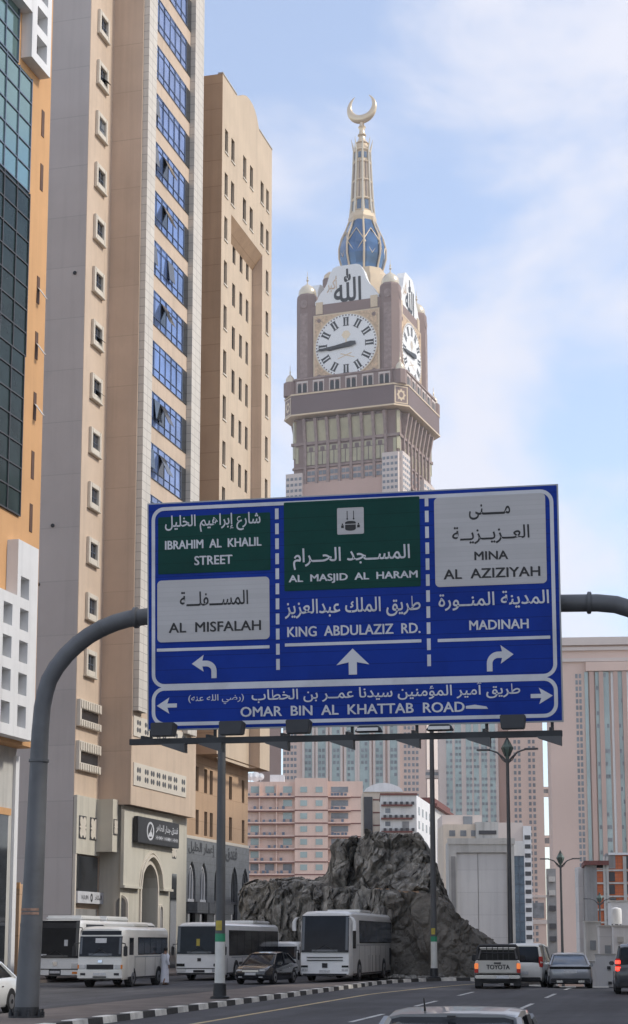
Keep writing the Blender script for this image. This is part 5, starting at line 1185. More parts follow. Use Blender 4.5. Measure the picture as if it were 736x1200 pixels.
# lower shaft, window bays
z548, z497, z479, z456, z436 = zc(548), zc(493), zc(479), zc(456), zc(436)
part(MB(F0).box(-HS*.93, HS*.93, -HS*.93, HS*.93, -7, zc(484)), 'shaft', M['tbrown'], ct)
for k in range(4):
    Fk = FM[k]; hs = HS*.93
    zA, zB_, zC, zD = zc(486), zc(506), zc(510), zc(556)
    xs_ = [-hs+2*hs*(.115+.11*i) for i in range(8)]
    for i in range(7):
        a, b = xs_[i], xs_[i+1]; a += 1.0; b -= 1.0
        f = part(MB(Fk).box(a, b, hs, hs+.5, zC-18, zC-4.5), 'tall_window', M['cgreen'], ct); part(MB(Fk).box((a+b)/2-.25, (a+b)/2+.25, hs+.5, hs+.8, zC-18, zC-5).box(a, b, hs+.5, hs+.7, zC-8.6, zC-8.1).box((a+b)/2-1.5, (a+b)/2+1.5, hs+.5, hs+.75, zC-8.0, zC-5.2), 'glazing_bar', M['tbrownd'], f)
        part(MB(Fk).add([(a,hs+.4,zC-1),(b,hs+.4,zC-1),(b,hs+2.6,zA-1.5),(a,hs+2.6,zA-1.5),(a,hs,zC-1),(b,hs,zC-1),(b,hs,zA-1.5),(a,hs,zA-1.5)],[(0,1,2,3),(4,7,6,5),(0,4,5,1),(1,5,6,2),(2,6,7,3),(3,7,4,0)]), 'upper_window', M['cgreen'], ct)
        mm = MB(Fk)
        for q0, q1 in ((a+.4, (a+b)/2-.2), ((a+b)/2+.2, b-.4)):
            for zq in (zC-30, zC-25.5): mm.box(q0, q1, hs, hs+.5, zq, zq+3)
        part(MB(Fk).box(a, b, hs, hs+.3, zC-32, zC-21), 'stone_bay', M['pinkd'], ct); part(mm, 'lower_window', M['winf'], ct)
    for x in xs_:
        part(MB(Fk).box(x-1.0, x+1.0, hs, hs+1.8, zC-34, zC-3).add([(x-1,hs,zC-3),(x+1,hs,zC-3),(x+1,hs+1.8,zC-3),(x-1,hs+1.8,zC-3),(x-1,hs,zA),(x+1,hs,zA),(x+1,hs+5.2,zA),(x-1,hs+5.2,zA)],[(0,3,2,1),(4,5,6,7),(0,1,5,4),(1,2,6,5),(2,3,7,6),(3,0,4,7)]), 'corbel_pier', M['tlight'], ct)
    part(MB(Fk).box(-hs-1.6, hs+1.6, hs, hs+1.3, zC-3.2, zC-1.2).box(-hs, hs, hs, hs+1.2, zC-20.4, zC-19).box(-hs, hs, hs, hs+1.2, zC-34.5, zC-33), 'string_course', M['tlight'], ct)
    for sx in (-1, 1): part(MB(Fk).box(sx*(hs-2.6)-1.1, sx*(hs-2.6)+1.1, hs, hs+.6, zC-16, zC-4.4), 'narrow_window', M['cgreen'], ct)
# octagonal-cornered brown balcony band
def oct_(hw, cut): return [(hw,-hw+cut),(hw,hw-cut),(hw-cut,hw),(-hw+cut,hw),(-hw,hw-cut),(-hw,-hw+cut),(-hw+cut,-hw),(hw-cut,-hw)]
CUTB = 8.5
part(MB(F0).prism_z(oct_(HB, CUTB), zc(482), zc(458)), 'brown_band', M['tbrownd'], ct)
for z_, hw in ((zc(482), HB+.5), (zc(458), HB+.4)): part(MB(F0).prism_z(oct_(hw, CUTB), z_-.5, z_+.6), 'band_moulding', M['gold'], ct)
part(MB(F0).prism_z(oct_(HB-2.2, CUTB), zc(458), zc(440)), 'arcade_storey', M['tbrown'], ct); part(MB(F0).prism_z(oct_(HB-1.6, CUTB), zc(440), zc(438)), 'arcade_cornice', M['tlight'], ct)
for k in (0, 1):
    hw = HB-2.2; zz0, zz1 = zc(455), zc(444.5)
    for gx_ in [-30.5+ i*12.2 for i in range(6)]:
        mb = MB(FM[k])
        for dx in (-1.9, 1.9):
            q = [(gx_+dx-1.35, zz0)]+arch_curve(gx_+dx, 1.35, zz1-2.0, 2.0, n=4)+[(gx_+dx+1.35, zz0)]; mb.prism_y(q, hw, hw+.25)
        f = part(mb, 'twin_arch', M['cblack'], ct); part(MB(FM[k]).box(gx_-4.2, gx_+4.2, hw, hw+.18, zz1+.5, zz1+1.8).box(gx_-4.2, gx_-3.6, hw, hw+.2, zz0, zz1+.5).box(gx_+3.6, gx_+4.2, hw, hw+.2, zz0, zz1+.5).box(gx_-.4, gx_+.4, hw+.26, hw+.4, zz0, zz1+.5), 'arch_frame', M['pinkl'], f)
# cut corners: gold medallion panel and twin arch, seen at the near corner
d45 = (TA+TN).normalized(); t45 = (TA-TN).normalized()
def corner(ang):
    c_, s_ = math.cos(ang), math.sin(ang); d = Vector((t45.x*c_-d45.x*s_, t45.y*c_-d45.y*s_)); n = Vector((d45.x*c_+t45.x*s_, d45.y*c_+t45.y*s_))
    return Matrix(((d.x, n.x, 0, cx0), (d.y, n.y, 0, cy0), (0, 0, 1, 0), (0, 0, 0, 1)))
for ang in (0, math.pi/2, -math.pi/2):
    Mc = corner(ang); dist = (2*HB-CUTB)/math.sqrt(2); zm = (zc(482)+zc(458))/2; hh_ = (zc(458)-zc(482))/2-.8
    f = part(MB(Mc).box(-5.4, 5.4, dist-.2, dist+.25, zm-hh_, zm+hh_), 'corner_panel', M['tbrown'], ct)
    mb = MB(Mc); o = [(4.9*1.05*q, zm+hh_*.93*r) for q, r in ((1,1),(-1,1),(-1,-1),(1,-1))]; i_ = [(4.3*q, zm+hh_*.82*r) for q, r in ((1,1),(-1,1),(-1,-1),(1,-1))]; ringflat(mb, o, i_, dist+.32)
    o = [((3.6 if j % 2 == 0 else 2.6)*math.cos(2*math.pi*j/16), zm+(4.6 if j % 2 == 0 else 3.2)*math.sin(2*math.pi*j/16)) for j in range(16)]; i_ = [(1.6*math.cos(2*math.pi*j/16), zm+2.0*math.sin(2*math.pi*j/16)) for j in range(16)]; ringflat(mb, o, i_, dist+.34)
    part(mb, 'gold_medallion', M['gold'], f)
    mb = MB(Mc); d2 = dist-3.0
    for dx in (-2, 2): q = [(dx-1.4, zc(455))]+arch_curve(dx, 1.4, zc(447), 2.0, n=4)+[(dx+1.4, zc(455))]; mb.prism_y(q, d2, d2+1.9)
    part(mb, 'twin_arch', M['cblack'], ct); 
    part(MB(Mc).box(-1.3, 1.3, HS*.93*1.414-1.5, HS*.93*1.414+.3, zc(530), zc(486)), 'narrow_window', M['cgreen'], ct)
# clock stage
zk0, zk1 = zc(440), zc(337)
hk = HP-3.2
part(MB(F0).box(-hk, hk, -hk, hk, zc(440), zc(349)), 'clock_stage', M['tbrown'], ct)
rc = 23.3; zcen = (zc(356)+zc(437))/2 + .0
zcen = zc(401); fwid = 24.8
for k in range(4):
    Fk = FM[k]; y0 = hk
    fr = part(MB(Fk).box(-fwid, fwid, y0, y0+.8, zcen-fwid, zcen+fwid), 'mosaic_surround', M['goldf'], ct)
    mb = MB(Fk); ringflat(mb, [(fwid*q,zcen+fwid*r) for q, r in ((1,1),(-1,1),(-1,-1),(1,-1))], [((fwid-1)*q,zcen+(fwid-1)*r) for q, r in ((1,1),(-1,1),(-1,-1),(1,-1))], y0+.9); part(mb, 'gold_edge', M['gold'], fr)
    mb = MB(Fk)
    for q, r in ((1,1),(-1,1),(-1,-1),(1,-1)):
        o = [(q*fwid*.83+(2.1 if j % 2 else 1.1)*math.cos(2*math.pi*j/16), zcen+r*fwid*.83+(2.1 if j % 2 else 1.1)*math.sin(2*math.pi*j/16)) for j in range(16)]; flat(mb, o, y0+.95)
    part(mb, 'corner_star', M['tbrown'], fr)
    def disc(r, t, n=48): return [(r*math.cos(2*math.pi*j/n), zcen+r*math.sin(2*math.pi*j/n)) for j in range(n)]
    part(MB(Fk).prism_y(disc(rc, 0), y0+.8, y0+1.3), 'clock_dial', M['cwhite'], ct)
    mb = MB(Fk); ringflat(mb, disc(rc+.5, 0), disc(rc-.4, 0), y0+1.36); part(mb, 'gold_rim', M['gold'], ct)
    mb = MB(Fk)
    for j in range(60):
        a = 2*math.pi*j/60; cx, cz_ = (rc-1.2)*math.sin(a), zcen+(rc-1.2)*math.cos(a); flat(mb, [(cx+.62*math.cos(q), cz_+.62*math.sin(q)) for q in [2*math.pi*i/6 for i in range(6)]], y0+1.4)
    part(mb, 'minute_ring', M['tbrownd'], ct)
    for j in range(12):
        a = math.pi/6*j; mb = MB(Fk); er = Vector((math.sin(a), math.cos(a))); et = Vector((math.cos(a), -math.sin(a)))
        for o in (-1.15, 1.15):
            q = [er*r+et*(o+e_) for r, e_ in ((rc*.62,-.62),(rc*.62,.62),(rc*.875,.78),(rc*.875,-.78))]; flat(mb, [(p_.x, zcen+p_.y) for p_ in q], y0+1.42)
        for r, r2 in ((rc*.61, rc*.63), (rc*.865, rc*.885)): q = [er*r+et*-2.3, er*r+et*2.3, er*r2+et*2.3, er*r2+et*-2.3]; flat(mb, [(p_.x, zcen+p_.y) for p_ in q], y0+1.44)
        part(mb, 'numeral', M['cblack'], ct)
    def hand(ang, l, tail, w0, w1, t, nm):
        er = Vector((math.sin(ang), math.cos(ang))); et = Vector((er.y, -er.x))
        q = [er*-tail+et*w1*.6, er*-tail*.5+et*w1, er*l*.35+et*w0, er*l*.82+et*w0*.9, er*l, er*l*.82-et*w0*.9, er*l*.35-et*w0, er*-tail*.5-et*w1, er*-tail-et*w1*.6]
        part(MB(Fk).prism_y([(p_.x, zcen+p_.y) for p_ in q], t, t+.5), nm, M['cblack'], ct)
    hand(R(270-6), rc*.95, rc*.32, 1.0, 1.9, y0+2.2, 'minute_hand'); hand(R(262), rc*.66, rc*.2, 1.5, 1.9, y0+1.5, 'hour_hand')
    mb = MB(Fk); flat(mb, [(3.4*math.cos(q)*(.7+.3*abs(math.cos(3*q))), zcen+rc*.33+3.0*math.sin(q)) for q in [2*math.pi*i/18 for i in range(18)]], y0+1.4); mb.box(-.5, .5, y0+1.3, y0+1.41, zcen+rc*.05, zcen+rc*.3); part(mb, 'palm_emblem', M['goldd'], ct)
    mb = MB(Fk)
    for sg in (-1, 1): mb.quad((sg*6,y0+1.38,zcen-rc*.42),(sg*6.4,y0+1.38,zcen-rc*.40),(-sg*4,y0+1.38,zcen-rc*.24),(-sg*4.2,y0+1.38,zcen-rc*.27))
    part(mb, 'crossed_swords', M['gold'], ct)
    # white gable with calligraphy
    zg0 = zcen+fwid; zg1 = zc(306, 458); hw = fwid-.8
    q = [(-hw, zg0)]+[(hw*u, zg0+(zg1-zg0)*v) for u, v in ((-1,.30),(-.93,.34),(-.84,.46),(-.72,.54),(-.62,.66),(-.54,.84),(-.42,.97),(-.30,1.0),(.30,1.0),(.42,.97),(.54,.84),(.62,.66),(.72,.54),(.84,.46),(.93,.34),(1,.30))]+[(hw, zg0)]
    gb = part(MB(Fk).prism_y(q, hk-6, hk-.2), 'calligraphy_gable', M['cwhite'], ct)
    lettering('\ufdf2', Fk, (-hw*.40, hw*.46, zg0+(zg1-zg0)*.22, zg0+(zg1-zg0)*.92), hk+.0, M['cblack'], gb, bold=.018)
    lettering(ar('أكبر'), Fk, (-hw*.62, -hw*.30, zg0+(zg1-zg0)*.46, zg0+(zg1-zg0)*.80), hk+.0, M['goldf'], gb, bold=.01)
    mb = MB(Fk)
    for sx in (-1, 1): mb.box(sx*hw*.86-2.6, sx*hw*.86+2.6, hk-5, hk+.4, zg0+1, zg0+(zg1-zg0)*.28); 
    part(mb, 'gable_shoulder', M['gold'], ct)
# corner pillars with pearl domes
zp1 = zc(334)
for i, (qx, qy) in enumerate(((1,1),(-1,1),(1,-1),(-1,-1))):
    X_, Y_ = qx*hcen, qy*hcen
    pl_ = part(MB(F0).lathe([(PR*1.0,zc(440)),(PR*1.0,zc(345)),(PR*.98,zp1-1.4),(PR*.90,zp1)], X_, Y_, 8, math.pi/8), 'corner_pillar', M['tbrown'], ct)
    dm = part(MB(F0).lathe([(PR*.80,zp1-.2),(PR*.86,zp1+1.2),(PR*.80,zp1+4),(PR*.55,zp1+6.8),(PR*.2,zp1+8.6),(.5,zp1+9.6)], X_, Y_, 16), 'pearl_dome', M['pearl'], pl_, smooth=50)
    part(MB(F0).lathe([(.55,zp1+9),(.4,zp1+11),(1.0,zp1+12.2),(.4,zp1+13.4),(.7,zp1+14.4),(.2,zp1+15.4),(.12,zp1+19)], X_, Y_, 8), 'finial', M['pearl'], dm)
    for k in range(2):
        Mk = FM[k]; xx = qx*hcen if k == 0 else -qy*hcen
        if (k == 0 and qy > 0) or (k == 1 and qx > 0):
            part(MB(Mk).box(xx-PR*.36, xx+PR*.36, hcen+PR*.90, hcen+PR*.96, zc(434), zc(358)), 'carved_panel', M['tlight'], pl_)
            part(MB(Mk).prism_y([(xx+PR*.34*math.cos(2*math.pi*j/16), zc(347)+PR*.42*math.sin(2*math.pi*j/16)) for j in range(16)], hcen+PR*.90, hcen+PR*.98), 'round_panel', M['tlight'], pl_)
    # little domed turrets standing on the band corners
    X2, Y2 = qx*(HB-5.2), qy*(HB-5.2)
    tu = part(MB(F0).lathe([(4.6,zc(457)),(4.6,zc(441)),(3.4,zc(440))], X2, Y2, 8, math.pi/8), 'turret', M['tbrown'], ct)
    z_ = zc(440); d2 = part(MB(F0).lathe([(3.0,z_),(3.2,z_+1.2),(2.8,z_+3.2),(1.4,z_+5.2),(.3,z_+6.2)], X2, Y2, 14), 'pearl_dome', M['pearl'], tu, smooth=50); part(MB(F0).lathe([(.35,z_+6),(.6,z_+8),(.25,z_+9),(.12,z_+13)], X2, Y2, 6), 'finial', M['pearl'], d2)
# upper drum, glass observatory, spire, crescent
def Z(py): return P(423, py, cy0).z
HX = 17.0
part(MB(F0).prism_z(oct_(19.5, 7), zc(349), Z(333)), 'upper_block', M['gold'], ct)
part(MB(F0).prism_z(oct_(17.2, 6), Z(334), Z(324)), 'gold_cornice', M['gold'], ct)
part(MB(F0).lathe([(22.5/sc_,Z(326)),(24.5/sc_,Z(316)),(28/sc_,Z(304)),(28.2/sc_,Z(293)),(25/sc_,Z(281)),(19.5/sc_,Z(270)),(16/sc_,Z(262))], 0, 0, 12), 'glass_dome', M['sglass'], ct)
prof = [(23.2,326),(25.2,316),(28.8,304),(29,293),(25.8,281),(20.2,270),(16.6,261)]
for k in range(8):
    a = k*math.pi/4+R(22.5)
    part(MB(F0).tube([(r/sc_*math.cos(a), r/sc_*math.sin(a), Z(y)) for r, y in prof], .75, 6), 'rib', M['gold'], ct)
for k in range(8):
    a0, a1 = k*math.pi/4+R(22.5), (k+1)*math.pi/4+R(22.5); am = (a0+a1)/2
    part(MB(F0).tube([(28/sc_*math.cos(a0),28/sc_*math.sin(a0),Z(290)),(22.6/sc_*math.cos(am),22.6/sc_*math.sin(am),Z(275)),(28/sc_*math.cos(a1),28/sc_*math.sin(a1),Z(290))], .5, 5), 'lattice_bar', M['gold'], ct)
for k in range(8):
    a0, a1 = k*math.pi/4+R(22.5), (k+1)*math.pi/4+R(22.5); am = (a0+a1)/2
    part(MB(F0).tube([(28/sc_*math.cos(a0),28/sc_*math.sin(a0),Z(290)),(27/sc_*math.cos(am),27/sc_*math.sin(am),Z(305)),(28/sc_*math.cos(a1),28/sc_*math.sin(a1),Z(290))], .4, 5), 'lattice_bar', M['gold'], ct)
for yq, rq in ((236, 13.4), (214, 12.0), (192, 10.9), (178, 10.6)): part(MB(F0).lathe([(rq/sc_,Z(yq+1.4)),((rq+.9)/sc_,Z(yq)),(rq/sc_,Z(yq-1.4))], 0, 0, 8, R(22.5)), 'spire_ring', M['goldd'], sp if False else ct)
part(MB(F0).lathe([(16.5/sc_,Z(263)),(17.8/sc_,Z(258)),(15.4/sc_,Z(251))], 0, 0, 8, R(22.5)), 'spire_collar', M['gold'], ct)
sp = part(MB(F0).lathe([(13.8/sc_,Z(250)),(12.2/sc_,Z(235)),(10.8/sc_,Z(205)),(9.4/sc_,Z(175)),(7/sc_,Z(168))], 0, 0, 8, R(22.5)), 'spire', M['gold'], ct)
for k in range(8):
    a = k*math.pi/4+R(22.5); am = a+R(22.5)
    part(MB(F0).tube([(r/sc_*math.cos(a), r/sc_*math.sin(a), Z(y)) for r, y in ((15.2,254),(13.6,240),(11.6,205),(10.4,178),(11.6,172),(13.4,164))], [.9,.85,.75,.7,.6,.15], 6), 'spire_rib', M['pearl'], sp)
    ca, sa_ = math.cos(am), math.sin(am)
    def pt_(r, y): return Vector((r/sc_*ca, r/sc_*sa_, Z(y)))
    mb = MB(F0); tt = Vector((-sa_, ca, 0))
    for (r0, y0, r1, y1, w0) in ((13.0,249,12.1,237,1.6), (9.9,188,9.5,181,1.1)):
        a_, b_ = pt_(r0*.985, y0), pt_(r1*.985, y1); n_ = Vector((ca, sa_, 0))*.5
        mb.add([tuple(a_-tt*w0), tuple(a_+tt*w0), tuple(b_+tt*w0), tuple(b_-tt*w0), tuple(a_-tt*w0-n_), tuple(a_+tt*w0-n_), tuple(b_+tt*w0-n_), tuple(b_-tt*w0-n_)], [(0,1,2,3),(4,7,6,5),(0,4,5,1),(1,5,6,2),(2,6,7,3),(3,7,4,0)])
    part(mb, 'spire_opening', M['glasss'], sp)
    part(MB(F0).tube([tuple(pt_(11.9, 234)), tuple(pt_(10.0, 190))], .35, 5), 'spire_groove', M['tlight'], sp)
part(MB(F0).lathe([(8.6/sc_,Z(169)),(5.0/sc_,Z(165)),(4.0/sc_,Z(161)),(5.6/sc_,Z(159)),(3.6/sc_,Z(156)),(3.4/sc_,Z(152)),(4.9/sc_,Z(149.5)),(3.0/sc_,Z(147)),(2.6/sc_,Z(144))], 0, 0, 14), 'crescent_stem', M['goldd'], ct, smooth=40)
mb = MB(F0); zc_r = Z(127.6); ro = 19.8/sc_; rings = []
n = 30
for j in range(n+1):
    u = -1+2*j/n; a = -math.pi/2+u*R(151); wd = (1-abs(u)**1.7)*5.6/sc_+.22; rr_ = ro-wd
    cx, cz_ = rr_*math.cos(a), zc_r+rr_*math.sin(a); er = Vector((math.cos(a), 0, math.sin(a)))
    rings.append([tuple(Vector((cx, 0, cz_))+er*wd*math.cos(q)+Vector((0, 1, 0))*wd*.75*math.sin(q)) for q in [2*math.pi*i/10 for i in range(10)]])
mb.loft(rings); part(mb, 'crescent', M['goldd'], ct, smooth=50)
# back minaret-like turret left of the dome and pale hotel wings below
p_ = P(386.5, 330, cy0+20); part(MB().lathe([(9.0/sc_,P(386,360,cy0).z),(9.0/sc_,P(386,316,cy0).z)], p_.x, p_.y, 10), 'back_turret', M['tbrown'], ct)
part(MB().lathe([(8.2/sc_,P(386,316,cy0).z),(7/sc_,P(386,311,cy0).z),(3/sc_,P(386,307.5,cy0).z),(.5,P(386,306,cy0).z)], p_.x, p_.y, 12), 'gold_cap', M['goldd'], ct, smooth=50)
hs = HS*.93
part(MB(F0).box(-hs*1.0, hs*1.0, -hs, hs+2.2, -7, zc(562)), 'hotel_body', M['pinkd'], ct)
for k in (0, 1):
    Fk = FM[k]; hh_ = hs
    rng = ((-hh_*1.12, -hh_*.80, 549), (hh_*.72, hh_*1.02, 535)) if k == 0 else ((-hh_*1.0, -hh_*.55, 533), (hh_*.3, hh_*1.0, 545))
    for a, b, y in rng:
        f = part(MB(Fk).box(a, b, hh_-2, hh_+(3.8 if k == 0 else 3.0), -7, zc(y)), 'pale_wing', M['pinkl'], ct)
        for r in range(6):
            z = zc(y)-3-r*4.2
            n = 4
            for c_ in range(n):
                x = a+(b-a)*(c_+.5)/n; part(MB(Fk).box(x-(b-a)*.085, x+(b-a)*.085, hh_+3.0, hh_+(3.92 if k == 0 else 3.12), z-2, z), 'window', M['winf'], f)
# ------------------------------------------------------------------ lamp posts
def make_lamp(label):
    o = thing('street_lamp', label, 'street lamp', local=True, group='double-armed street lamps along the road')
    HL = 15.2
    part(MB().lathe([(.30,.0),(.30,.06),(.21,.09),(.20,.46),(.17,.48)], 0, 0, 16), 'pedestal', M['darkst'], o, smooth=30)
    part(MB().lathe([(.165,.48),(.158,1.75)], 0, 0, 16), 'white_painted_base', M['polew'], o, smooth=30)
    part(MB().lathe([(.162,1.75),(.161,2.0)], 0, 0, 16), 'green_band', M['poleg'], o, smooth=30)
    part(MB().lathe([(.157,2.0),(.125,8),(.095,HL)], 0, 0, 16), 'pole', M['pole'], o, smooth=30)
    mb = MB()
    for k in range(5): mb.loft([[(.163*math.cos(t), .163*math.sin(t), z) for t in [-2.3+k2*.13 for k2 in range(11)]] for z in (2.1, 2.4)], cap=False, closed=False) if k == 0 else None
    part(mb, 'yellow_notice', M['poley'], o)
    for s_ in (-1, 1):
        a = part(MB().tube([(0,0,HL-.95),(s_*.28,0,HL-.62),(s_*.62,0,HL-.30),(s_*.95,0,HL-.18),(s_*1.15,0,HL-.14)], [.07,.065,.055,.05,.045], 8), 'arm', M['pole'], o, smooth=40)
        part(MB().loft([[(s_*x, y*wd, HL-.12+z) for y, z in ((-1,-.05),(1,-.05),(.8,.06),(-.8,.06))] for x, wd in ((1.05,.10),(1.2,.17),(1.75,.16),(1.9,.07))]), 'lamp_head', M['pole'], a, bevel=.01)
        part(MB().tube([(0,0,HL-1.0),(s_*.30,0,HL-.78),(s_*.55,0,HL-.36)], .03, 6), 'scroll_bracket', M['pole'], a)
    lt = part(MB().lathe([(.06,HL-.9),(.14,HL-.55),(.34,HL-.12),(.36,HL+.02),(.05,HL+.55),(.02,HL+.72)], 0, 0, 6), 'lantern', M['lantern'], o)
    for k in range(6):
        a = k*math.pi/3; part(MB().tube([(.15*math.cos(a),.15*math.sin(a),HL-.55),(.36*math.cos(a),.36*math.sin(a),HL-.05),(.04*math.cos(a),.04*math.sin(a),HL+.58)], .025, 5), 'lantern_rib', M['darkst'], lt)
    return o
lamps = [((258, 54), 'street lamp post standing on the median in front of the white city bus', .118), ((508.5, 84.3), 'street lamp post on the far kerb in front of the dark rock', .14),
         ((598.5, 105), 'double-armed street lamp behind the white pickup, tallest of the three right ones', None), ((659, 160), 'double-armed street lamp right behind the silver sedan', None), ((704, 205), 'smallest double-armed street lamp in front of the orange unfinished building', None)]
proto = None
for (px, Y), lab, z in lamps:
    if proto is None: o = proto = make_lamp(lab)
    else: o = copy_tree(proto); o['label'] = lab
    x = GX(px, Y); o.location = (x, Y, gz(x, Y) if z is None else z); o.rotation_euler.z = R(-12)
    if px > 680: o.scale = (1, 1, .93)

# ------------------------------------------------------------------ vehicles: x right, y forward, z up
HD = math.atan(.208)
def veh(name, label, cat, px, Y, ahead, yaw, z=0, group=None):
    """a vehicle whose visible end is centred on a photo column at distance Y"""
    x = GX(px, Y); fx, fy = math.sin(yaw), math.cos(yaw)
    cx, cy = x-fx*ahead, Y-fy*ahead
    return thing(name, label, cat, (cx, cy, gz(cx, cy)+z), -yaw, group, local=True)
def wheel(o, x, y, r, wd, rim=True):
    s_ = 1 if x > 0 else -1
    t = part(MB().cyl_x(x-s_*wd, x, y, r, r, 22), 'wheel', M['tyre'], o, bevel=.02, smooth=40)
    part(MB().cyl_x(x-.0*s_, x+.012*s_, y, r, r*.62, 16), 'rim', M['rim'], t)
    part(MB().cyl_x(x-.0*s_, x+.03*s_, y, r, r*.2, 10), 'hub', M['blackpl'], t)
def arch_disc(o, x, y, r, m=None):
    s_ = 1 if x > 0 else -1
    q = [(y+r*math.cos(t), max(.22, r*.82+r*math.sin(t))) for t in [2*math.pi*k/22 for k in range(22)]]
    part(MB().add([(x,a,b) for a, b in q]+[(x-s_*.25,a,b) for a, b in q], [tuple(range(22)), tuple(range(43,21,-1))]+[(k,(k+1)%22,22+(k+1)%22,22+k) for k in range(22)]), 'wheel_arch', M['blackpl'], o)
def bus(o, L, W, Hh, paint, zlow=.32, glass_z=(1.05, 2.75), side_z=(1.3, 2.5), npane=6, mask_low=1.0, rake=.12, roof=.12, wheels=(-.28, .30), r=.48, darkside=False, frontmask=True, sidef=.86, slant=0):
    hw = W/2
    def sec(y, k, zt, zl):
        kk = hw*k; return [(-kk*.96,y,zl),(-kk,y,zl+.12),(-kk,y,zt*.55),(-kk*.985,y,zt-.42),(-kk*.95,y,zt-.16),(-kk*.80,y,zt-.03),(-kk*.4,y,zt),(kk*.4,y,zt),(kk*.80,y,zt-.03),(kk*.95,y,zt-.16),(kk*.985,y,zt-.42),(kk,y,zt*.55),(kk,y,zl+.12),(kk*.96,y,zl)]
    def front(y0, k, zt, zl):
        rr = sec(y0, k, zt, zl); return [(x, y-rake*max(0, (z-mask_low)/(Hh-mask_low))**1.2, z) for x, y, z in rr]
    rings = [sec(-L/2, .95, Hh-.08, zlow+.1), sec(-L/2+.12, 1, Hh, zlow), sec(0, 1, Hh, zlow), front(L/2-.45, 1, Hh, zlow), front(L/2-.12, .975, Hh-.03, zlow), front(L/2, .93, Hh-.12, zlow+.06)]
    part(MB().loft(rings), 'body', paint, o, smooth=38)
    def yf(z): return L/2-rake*max(0, (z-mask_low)/(Hh-mask_low))**1.2
    g0, g1 = glass_z; n = 6
    def fq(x, z, off): 
        return (x, yf(z)+off, z)
    def fpanel(x0, x1, z0, z1, off, nm, m, par=o, nx_=8, nz=4):
        vs = [fq(x0+(x1-x0)*i/nx_, z0+(z1-z0)*j/nz, off) for j in range(nz+1) for i in range(nx_+1)]
        k = len(vs); vs += [(x, y-.06, z) for x, y, z in vs]
        fs = [(j*(nx_+1)+i, j*(nx_+1)+i+1, (j+1)*(nx_+1)+i+1, (j+1)*(nx_+1)+i) for j in range(nz) for i in range(nx_)]
        bd = [i for i in range(nx_+1)]+[(j+1)*(nx_+1)-1 for j in range(1, nz+1)]+[nz*(nx_+1)+i for i in range(nx_-1, -1, -1)]+[j*(nx_+1) for j in range(nz-1, 0, -1)]
        fs += [(bd[i], bd[(i+1)%len(bd)], bd[(i+1)%len(bd)]+k, bd[i]+k) for i in range(len(bd))]
        return part(MB().add(vs, fs), nm, m, par, smooth=30)
    ws = fpanel(-hw*.92, hw*.92, g0, g1, .015, 'windscreen', M['vglass'])
    for sx_ in (-1, 1): part(MB().tube([fq(sx_*hw*.45, g0+.02, .03), fq(sx_*hw*.45-sx_*.55, g0+.35, .035)], .014, 5), 'wiper', M['blackpl'], ws)
    s0, s1 = side_z; ya, yb = -L/2+.35, -L/2+.35+(L-.9)*sidef
    for s_ in (-1, 1):
        kx = s_*hw
        bk = part(MB().box(min(kx*.97,kx*1.006), max(kx*.97,kx*1.006), ya, yb, s0, s1), 'window_band', M['vglass'] if not darkside else M['vglass'], o)
        for i in range(npane):
            a = ya+(yb-ya)*i/npane+.05; b = ya+(yb-ya)*(i+1)/npane-.05
            part(MB().box(min(kx*1.006,kx*1.011), max(kx*1.006,kx*1.011), a, b, s0+.06, s1-.06), 'pane', M['vglass'] if not slant else M['vglassb'], bk)
    fpanel(-hw*.5, hw*.5, g0+.03, g0+.13, .028, 'dashboard', M['dpaint'], ws)
    for sx_ in (-1, 1): fpanel(min(sx_*hw*.80, sx_*hw*.90), max(sx_*hw*.80, sx_*hw*.90), g0+.1, g1-.05, .026, 'curtain', M['dpaint'], ws)
    for s_ in (-1, 1):
        kx = s_*hw
        for k in range(int(L//1.5)):
            y = -L/2+.7+1.5*k; part(MB().box(min(kx*1.0, kx*1.004), max(kx*1.0, kx*1.004), y, y+.025, zlow+.12, s0-.12), 'panel_seam', M['blackpl'], o)
        part(MB().box(min(kx*1.0, kx*1.006), max(kx*1.0, kx*1.006), -L/2+.2, L/2-.7, zlow+.02, zlow+.10), 'skirt_trim', M['blackpl'], o)
        part(MB().box(min(kx*1.0, kx*1.006), max(kx*1.0, kx*1.006), -L/2+.3, L/2-1.6, s0-.10, s0-.07), 'side_rubbing_strip', M['mull'], o)
    for s_ in (-1, 1):
        for f in wheels: arch_disc(o, s_*(hw+.006), f*L, r*1.18); wheel(o, s_*(hw+.012), f*L, r, .28)
    return fpanel, fq, hw, yf
def mirrors(o, hw, L, z, big=True, out=.22):
    for s_ in (-1, 1):
        m_ = part(MB().box(min(s_*(hw+.04), s_*(hw+out)), max(s_*(hw+.04), s_*(hw+out)), L/2-.02, L/2+.12, z-.22, z+.22), 'mirror', M['blackpl'], o, bevel=.03)
        part(MB().tube([(s_*(hw*.9), L/2-.12, z+.35), (s_*(hw+.10), L/2+.05, z+.32), (s_*(hw+out*.6), L/2+.06, z+.2)], .025, 6), 'bracket', M['blackpl'], m_)

FACE = math.pi+HD
